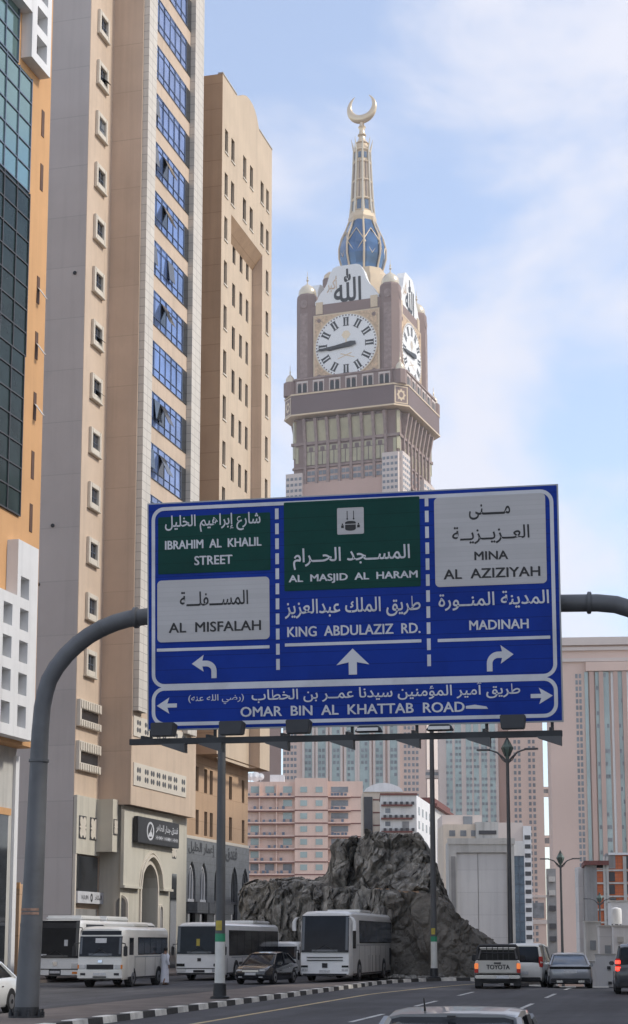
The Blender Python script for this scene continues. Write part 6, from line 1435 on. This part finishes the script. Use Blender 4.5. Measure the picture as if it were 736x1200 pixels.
# white minibus
o = veh('minibus', 'small white minibus with black grille and amber lamps, nearest of the parked buses', 'minibus', 117.5, 74.5, 3.45, FACE, -.07, 'parked buses and coaches')
fp, fq, hw, yf = bus(o, 6.9, 2.08, 2.62, M['cpaint'], .34, (1.32, 2.18), (1.38, 2.15), 5, 1.0, .22, wheels=(-.26, .30), r=.40, sidef=.74, slant=1)
L = 6.9
fp(-hw*.86, hw*.86, 2.24, 2.42, .012, 'destination_box', M['vglass']); fp(-.60, .60, .78, .98, .012, 'grille', M['blackpl'])
for s_ in (-1, 1):
    a, b = sorted((s_*hw*.64, s_*hw*.90)); fp(a, b, .80, .97, .014, 'headlight', M['hlamp']); a, b = sorted((s_*hw*.90, s_*hw*.97)); fp(a, b, .80, .97, .02, 'indicator', M['amber'])
    a, b = sorted((s_*hw*.62, s_*hw*.84)); fp(a, b, .52, .62, .03, 'fog_lamp', M['blackpl'])
fp(-hw*.97, hw*.97, .40, .70, .02, 'bumper', M['cpaint']); fp(-.28, .28, .52, .63, .05, 'number_plate', M['nplate']); fp(-.30, .30, .42, .48, .04, 'air_intake', M['blackpl']); fp(-.09, .09, 1.06, 1.17, .012, 'emblem', M['chrome']); fp(-.25, .25, 1.90, 2.10, .02, 'paper_notice', M['nplate'])
dr = part(MB().box(-hw*1.012, -hw*.99, L/2-1.5, L/2-.75, .45, 2.2), 'front_door', M['cpaint'], o, bevel=.01); part(MB().box(-hw*1.016, -hw*1.011, L/2-1.42, L/2-.82, 1.38, 2.12), 'pane', M['vglass'], dr)
for s_ in (1,): part(MB().box(hw*.99, hw*1.012, L/2-1.5, L/2-.75, .45, 2.2), 'front_door', M['cpaint'], o, bevel=.01); part(MB().box(hw*1.011, hw*1.016, L/2-1.42, L/2-.82, 1.38, 2.12), 'door_window', M['vglass'], o)
mirrors(o, hw, L, 1.55, out=.2)
part(MB().box(-.75, .75, -1.2, .9, 2.60, 2.74), 'roof_unit', M['cpaint'], o, bevel=.05)
# black and white city bus behind it
o = veh('city_bus', 'city bus with black upper body and white lower front, half hidden by the steel post', 'bus', 65, 84, 6, FACE+R(.8), -.07, 'parked buses and coaches')
L = 12; fp, fq, hw, yf = bus(o, L, 2.55, 3.02, M['wpaint'], .30, (1.18, 2.98), (1.05, 2.80), 7, 1.1, .15, wheels=(-.24, .29), sidef=.97, darkside=True)
fp(-hw*.90, hw*.90, 2.62, 2.86, .02, 'destination_display', M['blackpl'])
for s_ in (-1, 1):
    a, b = sorted((s_*hw*.66, s_*hw*.93)); fp(a, b, .68, .92, .014, 'headlight', M['hlamp'])
    a, b = sorted((s_*hw*.70, s_*hw*.92)); fp(a, b, .42, .52, .02, 'fog_lamp', M['amber'])
fp(-.3, .3, .36, .62, .02, 'lower_grille', M['blackpl']); fp(-.26, .26, .44, .56, .03, 'number_plate', M['nplate']); fp(-.11, .11, .80, 1.0, .016, 'emblem', M['chrome']); fp(-hw*.93, hw*.93, .62, .66, .012, 'trim_line', M['blackpl'])
mirrors(o, hw, L, 2.3); part(MB().box(-.95, .95, -2.2, 1.2, 3.0, 3.26), 'air_conditioner', M['wpaint'], o, bevel=.08); part(MB().box(-.95, .95, 2.1, 4.9, 3.0, 3.24), 'air_conditioner', M['wpaint'], o, bevel=.08)
fp(-.62, -.44, 1.75, 2.05, .02, 'paper_notice', M['nplate']); fp(.45, .75, 1.28, 1.36, .02, 'dashboard_sheet', M['nplate'])
# white city bus in the middle
o = veh('city_bus', 'white city bus with wide dark windscreen behind the median lamp post', 'bus', 233.5, 88, 6, FACE+R(.8), -.07, 'parked buses and coaches')
fp, fq, hw, yf = bus(o, L, 2.55, 2.95, M['wpaint'], .30, (1.34, 2.74), (1.25, 2.55), 7, 1.2, .16, wheels=(-.24, .29), sidef=.95)
for s_ in (-1, 1):
    a, b = sorted((s_*hw*.60, s_*hw*.94)); fp(a, b, .72, .86, .014, 'headlight', M['vglass']); a, b = sorted((s_*hw*.55, s_*hw*.92)); fp(a, b, .44, .60, .02, 'bumper_lamp', M['hlamp'])
fp(-.30, .30, .42, .54, .02, 'number_plate', M['blackpl']); fp(-.09, .09, .98, 1.14, .014, 'emblem', M['blackpl']); fp(-hw*.92, hw*.92, .60, .64, .012, 'trim_line', M['blackpl']); fp(-hw*.9, hw*.9, .33, .40, .012, 'front_lip', M['blackpl'])
mirrors(o, hw, L, 1.5, out=.18); part(MB().box(-1.0, 1.0, -4.8, -1.2, 2.93, 3.12), 'roof_unit', M['wpaint'], o, bevel=.07)
fp(-.02, .16, 1.75, 2.1, .02, 'paper_notice', M['poley'])
# low van behind
o = veh('passenger_van', 'white-roofed van with dark windows between the black sedan and the white coach', 'van', 330, 99, 2.6, FACE+R(2), -.07)
fp, fq, hw, yf = bus(o, 5.4, 1.9, 1.98, M['wpaint'], .28, (1.0, 1.7), (.62, 1.68), 4, .9, .3, wheels=(-.28, .30), r=.36, sidef=.97, darkside=True); mirrors(o, hw, 5.4, 1.15, out=.15)
# white coach
o = veh('coach', 'tall white touring coach with big dark windscreen parked at the rock foot', 'coach', 380.5, 84, 6, FACE+R(.6), -.04, 'parked buses and coaches')
fp, fq, hw, yf = bus(o, L, 2.55, 3.42, M['wpaint'], .30, (1.42, 3.18), (1.85, 2.98), 6, 1.3, .30, wheels=(-.27, .31), r=.50, sidef=.84, slant=1)
for s_ in (-1, 1):
    for k in (0, 1): a, b = sorted((s_*hw*(.66+.13*k), s_*hw*(.77+.13*k))); fp(a, b, .52, .63, .016, 'headlight', M['hlamp'])
    a, b = sorted((s_*hw*.66, s_*hw*.92)); fp(a, b, .70, .79, .016, 'indicator', M['vglass'])
for z in (1.02, 1.16): fp(-hw*.70, hw*.70, z, z+.035, .014, 'grille_line', M['blackpl'])
fp(-.13, .13, .68, .90, .016, 'emblem', M['blackpl']); fp(-.27, .27, .44, .58, .02, 'number_plate', M['nplate']); fp(-hw*.85, hw*.85, .32, .40, .012, 'front_lip', M['blackpl'])
for s_ in (-1, 1):
    m_ = part(MB().loft([[(s_*(hw+.05+.16*k2)+.10*math.cos(t), L/2+.12+.06*math.sin(t), 2.75+z) for t in [2*math.pi*j/8 for j in range(8)]] for k2, z in ((1.,-.30),(1.1,-.1),(1.0,.15),(.4,.30),(-.3,.36))]), 'mirror', M['wpaint'] if s_ > 0 else M['wpaint'], o, smooth=40)
for k in range(4): part(MB().box(hw*1.0, hw*1.008, -1.9+k*1.0, -1.86+k*1.0, .42, 1.25).box(-hw*1.008, -hw*1.0, -1.9+k*1.0, -1.86+k*1.0, .42, 1.25), 'hatch_gap', M['blackpl'], o)
for s_ in (-1, 1): part(MB().box(min(s_*hw, s_*hw*1.01), max(s_*hw, s_*hw*1.01), L/2-1.45, L/2-.45, .5, 2.9), 'front_door', M['wpaint'], o, bevel=.01); part(MB().box(min(s_*hw*1.008, s_*hw*1.014), max(s_*hw*1.008, s_*hw*1.014), L/2-1.35, L/2-.55, 1.6, 2.8), 'door_window', M['vglass'], o); part(MB().box(min(s_*hw, s_*hw*1.01), max(s_*hw, s_*hw*1.01), -L/2+.2, -L/2+1.0, .7, 1.6), 'engine_vent', M['blackpl'], o)
part(MB().box(-.9, .9, -1.6, 1.4, 3.40, 3.56), 'air_conditioner', M['wpaint'], o, bevel=.06)

def car(o, L, W, Hh, paint, kind='sedan', glass=None, r=.32, wheels=(-.30, .30)):
    hw = W/2; glass = glass or M['vglass']
    if kind == 'sedan':
        body = [(-.5,.42,.78,.80),(-.488,.26,.98,.93),(-.44,.20,1.0,.98),(-.25,.18,.97,1),(.05,.18,.93,1),(.25,.18,.90,1),(.38,.19,.82,.97),(.46,.22,.72,.90),(.49,.26,.64,.80),(.5,.36,.56,.72)]
        gh = [(-.40,.96,.86,.97),(-.24,.86,.70,Hh-.05),(-.14,.86,.70,Hh),(.03,.86,.70,Hh-.02),(.10,.86,.69,Hh-.07),(.27,.90,.88,.90)]
        pil = (-.40, -.24, .10, .27, -.08)
    else:
        body = [(-.5,.45,.95,.86),(-.49,.30,1.05,.95),(-.46,.24,1.07,.99),(-.2,.22,1.06,1),(.1,.22,1.05,1),(.28,.22,1.03,1),(.40,.24,.98,.98),(.47,.27,.88,.92),(.495,.32,.76,.84),(.5,.4,.66,.78)]
        gh = [(-.49,.92,.90,1.05),(-.46,.90,.78,Hh-.10),(-.42,.90,.76,Hh),(-.1,.90,.76,Hh+.01),(.08,.90,.75,Hh-.05),(.14,.9,.75,Hh-.09),(.29,.92,.88,1.02)]
        pil = (-.49, -.45, .12, .29, -.12)
    rings = []
    for f, zl, zs, k in body:
        x = hw*k; y = f*L; zm = zl+(zs-zl)*.52
        rings.append([(-x*.92,y,zl),(-x*.985,y,zl+.08),(-x,y,zm),(-x*.975,y,zs-.10),(-x*.90,y,zs-.015),(-x*.5,y,zs+.015),(x*.5,y,zs+.015),(x*.90,y,zs-.015),(x*.975,y,zs-.10),(x,y,zm),(x*.985,y,zl+.08),(x*.92,y,zl)])
    part(MB().loft(rings), 'body', paint, o, smooth=42)
    rings = []
    for f, kb, kt, zt_ in gh:
        zb = .86 if kind == 'sedan' else .98; y = f*L; zz = max(zt_, zb+.04)
        rings.append([(-hw*kb,y,zb),(-hw*(kb*.45+kt*.55),y,zb+(zz-zb)*.55),(-hw*kt,y,zz-.03),(-hw*kt*.8,y,zz),(hw*kt*.8,y,zz),(hw*kt,y,zz-.03),(hw*(kb*.45+kt*.55),y,zb+(zz-zb)*.55),(hw*kb,y,zb)])
    gp_ = part(MB().loft(rings), 'window_glass', glass, o, smooth=30)
    rf = []
    mids = gh[1:-1]
    for i, (f, kb, kt, zt_) in enumerate(mids):
        y = f*L; z = zt_+.012; rf.append([(-hw*kt*1.03,y,z-.07),(-hw*kt*1.0,y,z-.015),(-hw*kt*.80,y,z+.012),(0,y,z+.025),(hw*kt*.80,y,z+.012),(hw*kt*1.0,y,z-.015),(hw*kt*1.03,y,z-.07)])
    part(MB().loft(rf), 'roof', paint, o, smooth=50)
    zb = .88 if kind == 'sedan' else 1.0
    for s_ in (-1, 1):
        f0, f1 = gh[0], gh[1]; part(MB().tube([(s_*hw*(gh[0][2]+.02), gh[0][0]*L, gh[0][3]-.02), (s_*hw*gh[1][2]*1.02, gh[1][0]*L, gh[1][3]-.03)], [.07,.05], 6), 'rear_pillar', paint, o)
        part(MB().tube([(s_*hw*gh[-1][2]*1.0, gh[-1][0]*L, gh[-1][3]-.02), (s_*hw*gh[-2][2]*1.02, gh[-2][0]*L, gh[-2][3]-.03)], [.045,.04], 6), 'windscreen_pillar', paint, o)
        part(MB().tube([(s_*hw*.885, pil[4]*L, zb), (s_*hw*(.74 if kind == 'sedan' else .79), pil[4]*L-.03, Hh-.05)], .035, 6), 'door_pillar', M['blackpl'] if kind == 'sedan' else paint, o)
        part(MB().box(min(s_*hw*.97,s_*(hw+.16)), max(s_*hw*.97,s_*(hw+.16)), .185*L, .185*L+.14, zb+.0, zb+.15), 'wing_mirror', paint, o, bevel=.03)
        part(MB().box(min(s_*hw*.9,s_*(hw*.998)), max(s_*hw*.9,s_*(hw*.998)), -.17*L, -.135*L, zb-.16, zb-.13), 'door_handle', M['chrome'], o)
        for f in wheels: arch_disc(o, s_*(hw*1.0), f*L, r*1.17); wheel(o, s_*(hw*1.004), f*L, r, .21)
    return hw
def rear_kit(o, L, hw, zt_, lamp, zl=.30, plate_z=.62, light=None, tall=False):
    y = -L/2
    for s_ in (-1, 1):
        if tall: q = (min(s_*hw*.80,s_*hw*.985), max(s_*hw*.80,s_*hw*.985), y+.0, y+.22, zt_-.24, zt_+.22)
        else: q = (min(s_*hw*.50,s_*hw*.93), max(s_*hw*.50,s_*hw*.93), y-.012, y+.22, zt_-.08, zt_+.05)
        part(MB().box(*q), 'tail_light', lamp, o, bevel=.02)
    part(MB().box(-.27, .27, y-.03, y+.02, plate_z-.065, plate_z+.065), 'number_plate', M['nplate'], o)
    part(MB().box(-hw*.88, hw*.88, y-.035, y+.15, zl-.03, zl+.14), 'bumper', M['blackpl'], o, bevel=.03)
# black sedan
o = veh('sedan_car', 'black sedan facing the camera in front of white city bus', 'car', 293.5, 80, 2.3, FACE+R(6), -.07)
hw = car(o, 4.6, 1.80, 1.46, M['kpaint']); y = 2.3
for s_ in (-1, 1): part(MB().box(min(s_*hw*.45,s_*hw*.78), max(s_*hw*.45,s_*hw*.78), y-.25, y-.03, .58, .69), 'headlight', M['hlamp'], o, bevel=.03); part(MB().box(min(s_*hw*.45,s_*hw*.66), max(s_*hw*.45,s_*hw*.66), y-.1, y+.0, .32, .38), 'fog_lamp', M['hlamp'], o)
part(MB().box(-.26, .26, y-.02, y+.03, .43, .54), 'number_plate', M['nplate'], o); part(MB().box(-.40, .40, y-.05, y+.01, .57, .66), 'grille', M['chrome'], o)
# white car at the left edge
o = veh('sedan_car', 'white car cut off by the left edge of the picture', 'car', -8, 48.6, -2.35, FACE+R(-2), -.07)
hw = car(o, 4.7, 1.84, 1.44, M['wpaint']); rear_kit(o, 4.7, hw, .86, M['redl'])
# pickup
o = veh('pickup_truck', 'white pickup truck with black roll bar and black tailgate lettering driving away', 'pickup', 582.5, 69.5, -2.62, HD-R(5), 0)
L = 5.25; W = 1.84; hw = W/2; wp = mat('beige_white_pickup_paint', (.50,.48,.43), .35, .05, 1, coat=.4, dirt=.2)
def sec(y, k, zt_, zl, tum=.93): x = hw*k; return [(-x*.95,y,zl),(-x,y,zl+.12),(-x,y,zt_-.18),(-x*.97,y,zt_-.03),(-x*.92,y,zt_),(x*.92,y,zt_),(x*.97,y,zt_-.03),(x,y,zt_-.18),(x,y,zl+.12),(x*.95,y,zl)]
part(MB().loft([sec(-L/2+.10,.98,1.12,.62), sec(-L/2+.2,1,1.13,.60), sec(-.85,1,1.13,.56), sec(-.70,1,1.13,.34), sec(1.1,1,1.12,.34), sec(1.9,.99,1.06,.36), sec(2.45,.93,.92,.40), sec(L/2,.84,.78,.48)]), 'body', wp, o, smooth=40)
part(MB().box(-hw*.84, hw*.84, -L/2+.16, -.80, .80, 1.138), 'load_bed', M['blackpl'], o)
ring = lambda y, kb, kt, zt_: [(-hw*kb,y,1.08),(-hw*kt,y,max(1.1,zt_-.12)),(-hw*kt*.85,y,max(1.12,zt_-.08)),(hw*kt*.85,y,max(1.12,zt_-.08)),(hw*kt,y,max(1.1,zt_-.12)),(hw*kb,y,1.08)]
part(MB().loft([ring(-.74,.90,.80,1.70), ring(-.60,.90,.78,1.76), ring(.35,.90,.77,1.77), ring(.62,.9,.76,1.70), ring(1.28,.90,.88,1.12)]), 'cab_glass', M['vglass'], o)
part(MB().loft([[(-hw*.82,y,z-.08),(-hw*.78,y,z),(hw*.78,y,z),(hw*.82,y,z-.08)] for y, z in ((-.76,1.63),(-.60,1.705),(.35,1.715),(.64,1.64))]), 'roof', wp, o, smooth=40)
for s_ in (-1, 1):
    part(MB().tube([(s_*hw*.90,-.74,1.1),(s_*hw*.82,-.72,1.62)], .06, 6), 'rear_pillar', M['blackpl'], o); part(MB().tube([(s_*hw*.90,1.26,1.1),(s_*hw*.79,.62,1.62)], .045, 6), 'windscreen_pillar', wp, o); part(MB().tube([(s_*hw*.90,.25,1.1),(s_*hw*.80,.22,1.67)], .04, 6), 'door_pillar', wp, o)
    part(MB().box(min(s_*hw*.98,s_*(hw+.2)), max(s_*hw*.98,s_*(hw+.2)), .95, 1.1, 1.08, 1.33), 'wing_mirror', M['blackpl'], o, bevel=.03)
    part(MB().box(min(s_*hw*.83,s_*hw*1.0), max(s_*hw*.83,s_*hw*1.0), -L/2+.05, -L/2+.30, .80, 1.02), 'tail_light', M['amberon'], o, bevel=.02)
    part(MB().box(min(s_*hw*.83,s_*hw*1.001), max(s_*hw*.83,s_*hw*1.001), -L/2+.045, -L/2+.29, .64, .795), 'tail_light', M['redl'], o, bevel=.015)
    part(MB().box(min(s_*hw*.70,s_*hw*.98), max(s_*hw*.70,s_*hw*.98), -L/2+.35, -L/2+.38, .12, .46), 'mud_flap', M['blackpl'], o)
    for y in (-1.55, 1.62): arch_disc(o, s_*(hw*1.002), y, .46); wheel(o, s_*(hw*1.006), y, .39, .26)
tg = part(MB().box(-hw*.82, hw*.82, -L/2+.03, -L/2+.10, .64, 1.13), 'tailgate', wp, o, bevel=.02)
TGM = Matrix(((1,0,0,0),(0,-1,0,-L/2+.03),(0,0,1,0),(0,0,0,1)))
lettering('TOYOTA', TGM, (-hw*.48, hw*.52, .78, .96), .006, M['blackpl'], tg, bold=.0, thick=.018)
part(MB().box(-.14, .14, -L/2+.005, -L/2+.03, 1.0, 1.06), 'handle', M['blackpl'], tg)
part(MB().box(-hw*.98, hw*.98, -L/2-.10, -L/2+.08, .42, .56), 'chrome_bumper', M['chrome'], o, bevel=.03); part(MB().box(-hw*.5, hw*.5, -L/2-.08, -L/2+.2, .34, .42), 'bumper_step', M['blackpl'], o); part(MB().box(-.05, .45, -L/2-.115, -L/2-.1, .42, .54), 'number_plate', M['nplate'], o)
part(MB().box(-hw*.7, hw*.7, -L/2+.3, 1.9, .22, .42), 'chassis', M['blackpl'], o)
rb = part(MB().tube([(-hw*.92,-1.0,1.13),(-hw*.88,-.97,1.64),(-hw*.80,-.97,1.72),(hw*.80,-.97,1.72),(hw*.88,-.97,1.64),(hw*.92,-1.0,1.13)], .065, 8), 'roll_bar', M['blackpl'], o)
for x in (-.45, -.22, 0, .22, .45): part(MB().box(x-.018, x+.018, -.94, -.90, 1.13, 1.73), 'guard_bar', M['blackpl'], rb)
part(MB().tube([(-hw*.74,-.93,1.42),(hw*.74,-.93,1.42)], .03, 6), 'guard_bar', M['blackpl'], rb)
for s_ in (-1, 1): part(MB().tube([(s_*hw*.76,-.95,1.55),(s_*hw*.84,-1.7,1.16)], .04, 6), 'stay', M['blackpl'], rb)
# white van-like suv beside it
o = veh('family_van', 'white van half hidden on the right of the pickup', 'van', 611.5, 74.5, -2.3, HD+R(3), 0)
hw = car(o, 4.7, 1.8, 1.84, M['cpaint'], 'suv', r=.35); rear_kit(o, 4.7, hw, 1.1, M['redl'], tall=True)
# silver sedan
o = veh('sedan_car', 'silver sedan with a full-width black rear strip driving away', 'car', 667.5, 72.5, -2.4, HD-R(5), 0)
hw = car(o, 4.8, 1.86, 1.46, M['silver'], glass=M['vglassb']); y = -2.4
part(MB().box(-hw*.92, hw*.92, y-.015, y+.1, .82, .93), 'light_strip', M['vglass'], o, bevel=.02); part(MB().box(-.27, .27, y-.02, y+.02, .66, .79), 'number_plate', M['nplate'], o)
part(MB().box(-hw*.86, hw*.86, y-.03, y+.15, .28, .44), 'rear_diffuser', M['blackpl'], o, bevel=.02)
for s_ in (-1, 1): part(MB().box(min(s_*hw*.35,s_*hw*.62), max(s_*hw*.35,s_*hw*.62), y-.045, y-.01, .27, .36), 'exhaust_tip', M['chrome'], o)
# dark suv at right edge
o = veh('suv_car', 'dark grey car with lit red tail lamp cut off at the right edge', 'car', 751, 62, -2.3, HD-R(3), 0)
hw = car(o, 4.6, 1.86, 1.76, M['dpaint'], 'suv', r=.36); y = -2.3
rear_kit(o, 4.6, hw, 1.06, M['redl'], tall=True)
for s_ in (-1, 1):
    for z in (.92, 1.15): part(MB().box(min(s_*hw*.80,s_*hw*.99), max(s_*hw*.80,s_*hw*.99), y-.02, y+.1, z-.09, z+.09), 'lit_tail_lamp', M['redon'], o, bevel=.03)
# silver car in the foreground, only its roof in view
o = veh('sedan_car', 'silver car roof and rear window at the bottom edge of the picture', 'car', 527, 17.2, -1.25, HD, 0)
hw = car(o, 4.7, 1.84, 1.45, M['gpaint']); rear_kit(o, 4.7, hw, .86, M['redl'])
part(MB().tube([(-.30,-.92,1.44),(-.30,-1.0,1.58)], [.012,.007], 6), 'aerial', M['blackpl'], o); part(MB().box(-.04, .04, -1.22, -1.16, 1.395, 1.418), 'brake_light', M['blackpl'], o)

# ------------------------------------------------------------------ man in a white robe by the minibus
def skin_body(name, verts, edges, radii, m, parent, sub=2):
    me = bpy.data.meshes.new(name); me.from_pydata(verts, edges, []); o2 = bpy.data.objects.new(name, me); C.objects.link(o2)
    sk = o2.modifiers.new('skin', 'SKIN'); sk.use_smooth_shade = True
    for i, r_ in enumerate(radii): me.skin_vertices[0].data[i].radius = r_ if isinstance(r_, tuple) else (r_, r_)
    me.skin_vertices[0].data[0].use_root = True
    s2 = o2.modifiers.new('sub', 'SUBSURF'); s2.levels = s2.render_levels = sub
    m2 = bpy.data.meshes.new_from_object(o2.evaluated_get(bpy.context.evaluated_depsgraph_get()))
    bpy.data.objects.remove(o2); m2.materials.clear(); m2.materials.append(m); m2.name = name
    for p in m2.polygons: p.use_smooth = True
    return link(m2, name, parent)
px_, Y_ = 193.5, 79.5
pe = thing('person', 'person in a long white robe walking beside the white minibus', 'person', (GX(px_, Y_), Y_, -.07+.0), R(-35), local=True); pe.scale = (.94, .94, .97)
vs = [(0,0,.93),(0,.01,1.12),(0,.02,1.30),(0,.02,1.42),(0,.03,1.50),(0,.05,1.60),(0,.055,1.67),
      (.17,.01,1.38),(.24,-.10,1.14),(.23,.02,.92),(-.17,.02,1.38),(-.25,.12,1.15),(-.22,.28,.96),
      (.10,.02,.86),(.11,-.06,.48),(.11,-.22,.10),(.11,-.12,.045),(-.10,.02,.86),(-.10,.13,.48),(-.10,.17,.08),(-.10,.30,.04)]
hand = []
es = [(0,1),(1,2),(2,3),(3,4),(4,5),(5,6),(3,7),(7,8),(8,9),(3,10),(10,11),(11,12),(0,13),(13,14),(14,15),(15,16),(0,17),(17,18),(18,19),(19,20)]
rd = [(.15,.11),(.14,.10),(.16,.11),(.12,.09),.05,(.075,.09),(.07,.085),.062,.045,.032,.062,.045,.032,.08,.055,.038,.034,.08,.055,.038,.034]
for base_i, s_, dy in ((9, 1, .02), (12, -1, .05)):
    b = Vector(vs[base_i]); pi = len(vs); vs.append(tuple(b+Vector((0, .02, -.07)))); es.append((base_i, pi)); rd.append((.036, .018))
    for k in range(4):
        q = Vector(vs[pi])+Vector((0, -.03+.02*k, -.045)); vs.append(tuple(q)); es.append((pi, len(vs)-1)); rd.append(.010)
        vs.append(tuple(q+Vector((-s_*.012, .004, -.035-.006*(k in (1, 2)))))); es.append((len(vs)-2, len(vs)-1)); rd.append(.008)
    q = b+Vector((-s_*.012, .05, -.06)); vs.append(tuple(q)); es.append((base_i, len(vs)-1)); rd.append(.012); vs.append(tuple(q+Vector((0, .015, -.035)))); es.append((len(vs)-2, len(vs)-1)); rd.append(.009)
body = skin_body('body', vs, es, rd, M['skin'], pe, 1)
def el(cx, cy, z, a, b, n=20, wob=0): return [(cx+a*math.cos(2*math.pi*k/n)*(1+wob*math.sin(5*2*math.pi*k/n)), cy+b*math.sin(2*math.pi*k/n)*(1+wob*math.cos(4*2*math.pi*k/n)), z) for k in range(n)]
mb = MB().loft([el(0,.0,.12,.20,.25,wob=.07), el(0,.0,.45,.20,.22,wob=.05), el(0,.01,.85,.20,.17), el(0,.01,1.12,.19,.135), el(0,.02,1.32,.215,.14), el(0,.02,1.41,.17,.11), el(0,.03,1.47,.075,.075)])
rb = part(mb, 'robe', M['thobe'], pe, smooth=60)
part(MB().tube([(.13,.01,1.40),(.19,.0,1.36),(.25,-.10,1.14),(.245,.0,.95)], [.085,.09,.075,.062], 10), 'sleeve', M['thobe'], rb, smooth=60); part(MB().tube([(-.13,.02,1.40),(-.19,.03,1.36),(-.26,.12,1.15),(-.235,.26,.985)], [.085,.09,.075,.062], 10), 'sleeve', M['thobe'], rb, smooth=60)
part(MB().loft([el(0,.045,1.60,.088,.105), el(0,.04,1.66,.094,.112), el(0,.045,1.72,.08,.095), el(0,.05,1.765,.035,.04)]), 'hair', M['hair'], pe, smooth=60)
part(MB().add([(-.016,.150,1.63),(.016,.150,1.63),(0,.178,1.605),(0,.145,1.66)], [(0,1,2),(0,3,1),(0,2,3),(1,3,2)]), 'nose', M['skin'], body)
for s_ in (-1, 1): part(MB().loft([el(s_*.035,.140+.01*k,1.645,.012*(1-k*.5),.006) for k in (0, 1)]), 'eye', M['hair'], body)
for x, y in ((.11, -.15), (-.10, .26)): part(MB().box(x-.05, x+.05, y-.13, y+.13, .0, .05), 'sandal', M['shoe'], pe, bevel=.02)
for o in LOCALS:
    if '_local' in o: del o['_local']
for o in C.objects:
    if '_local' in o: del o['_local']

# ------------------------------------------------------------------ thin haze over the far towers
hz = MB().box(-1500, 1500, -150, 1700, -9.5, 640)
hm = bpy.data.materials.new('haze'); hm.use_nodes = True; T = hm.node_tree; T.nodes.clear()
ho = T.nodes.new('ShaderNodeOutputMaterial'); hv = T.nodes.new('ShaderNodeVolumePrincipled'); hv.inputs['Color'].default_value = (.86, .88, .93, 1); hv.inputs['Density'].default_value = .00009; hv.inputs['Anisotropy'].default_value = .2
T.links.new(hv.outputs[0], ho.inputs['Volume'])
o = part(hz, 'haze', hm); o['kind'] = 'stuff'; o['label'] = 'thin pale haze in front of the far towers'; o['category'] = 'haze'
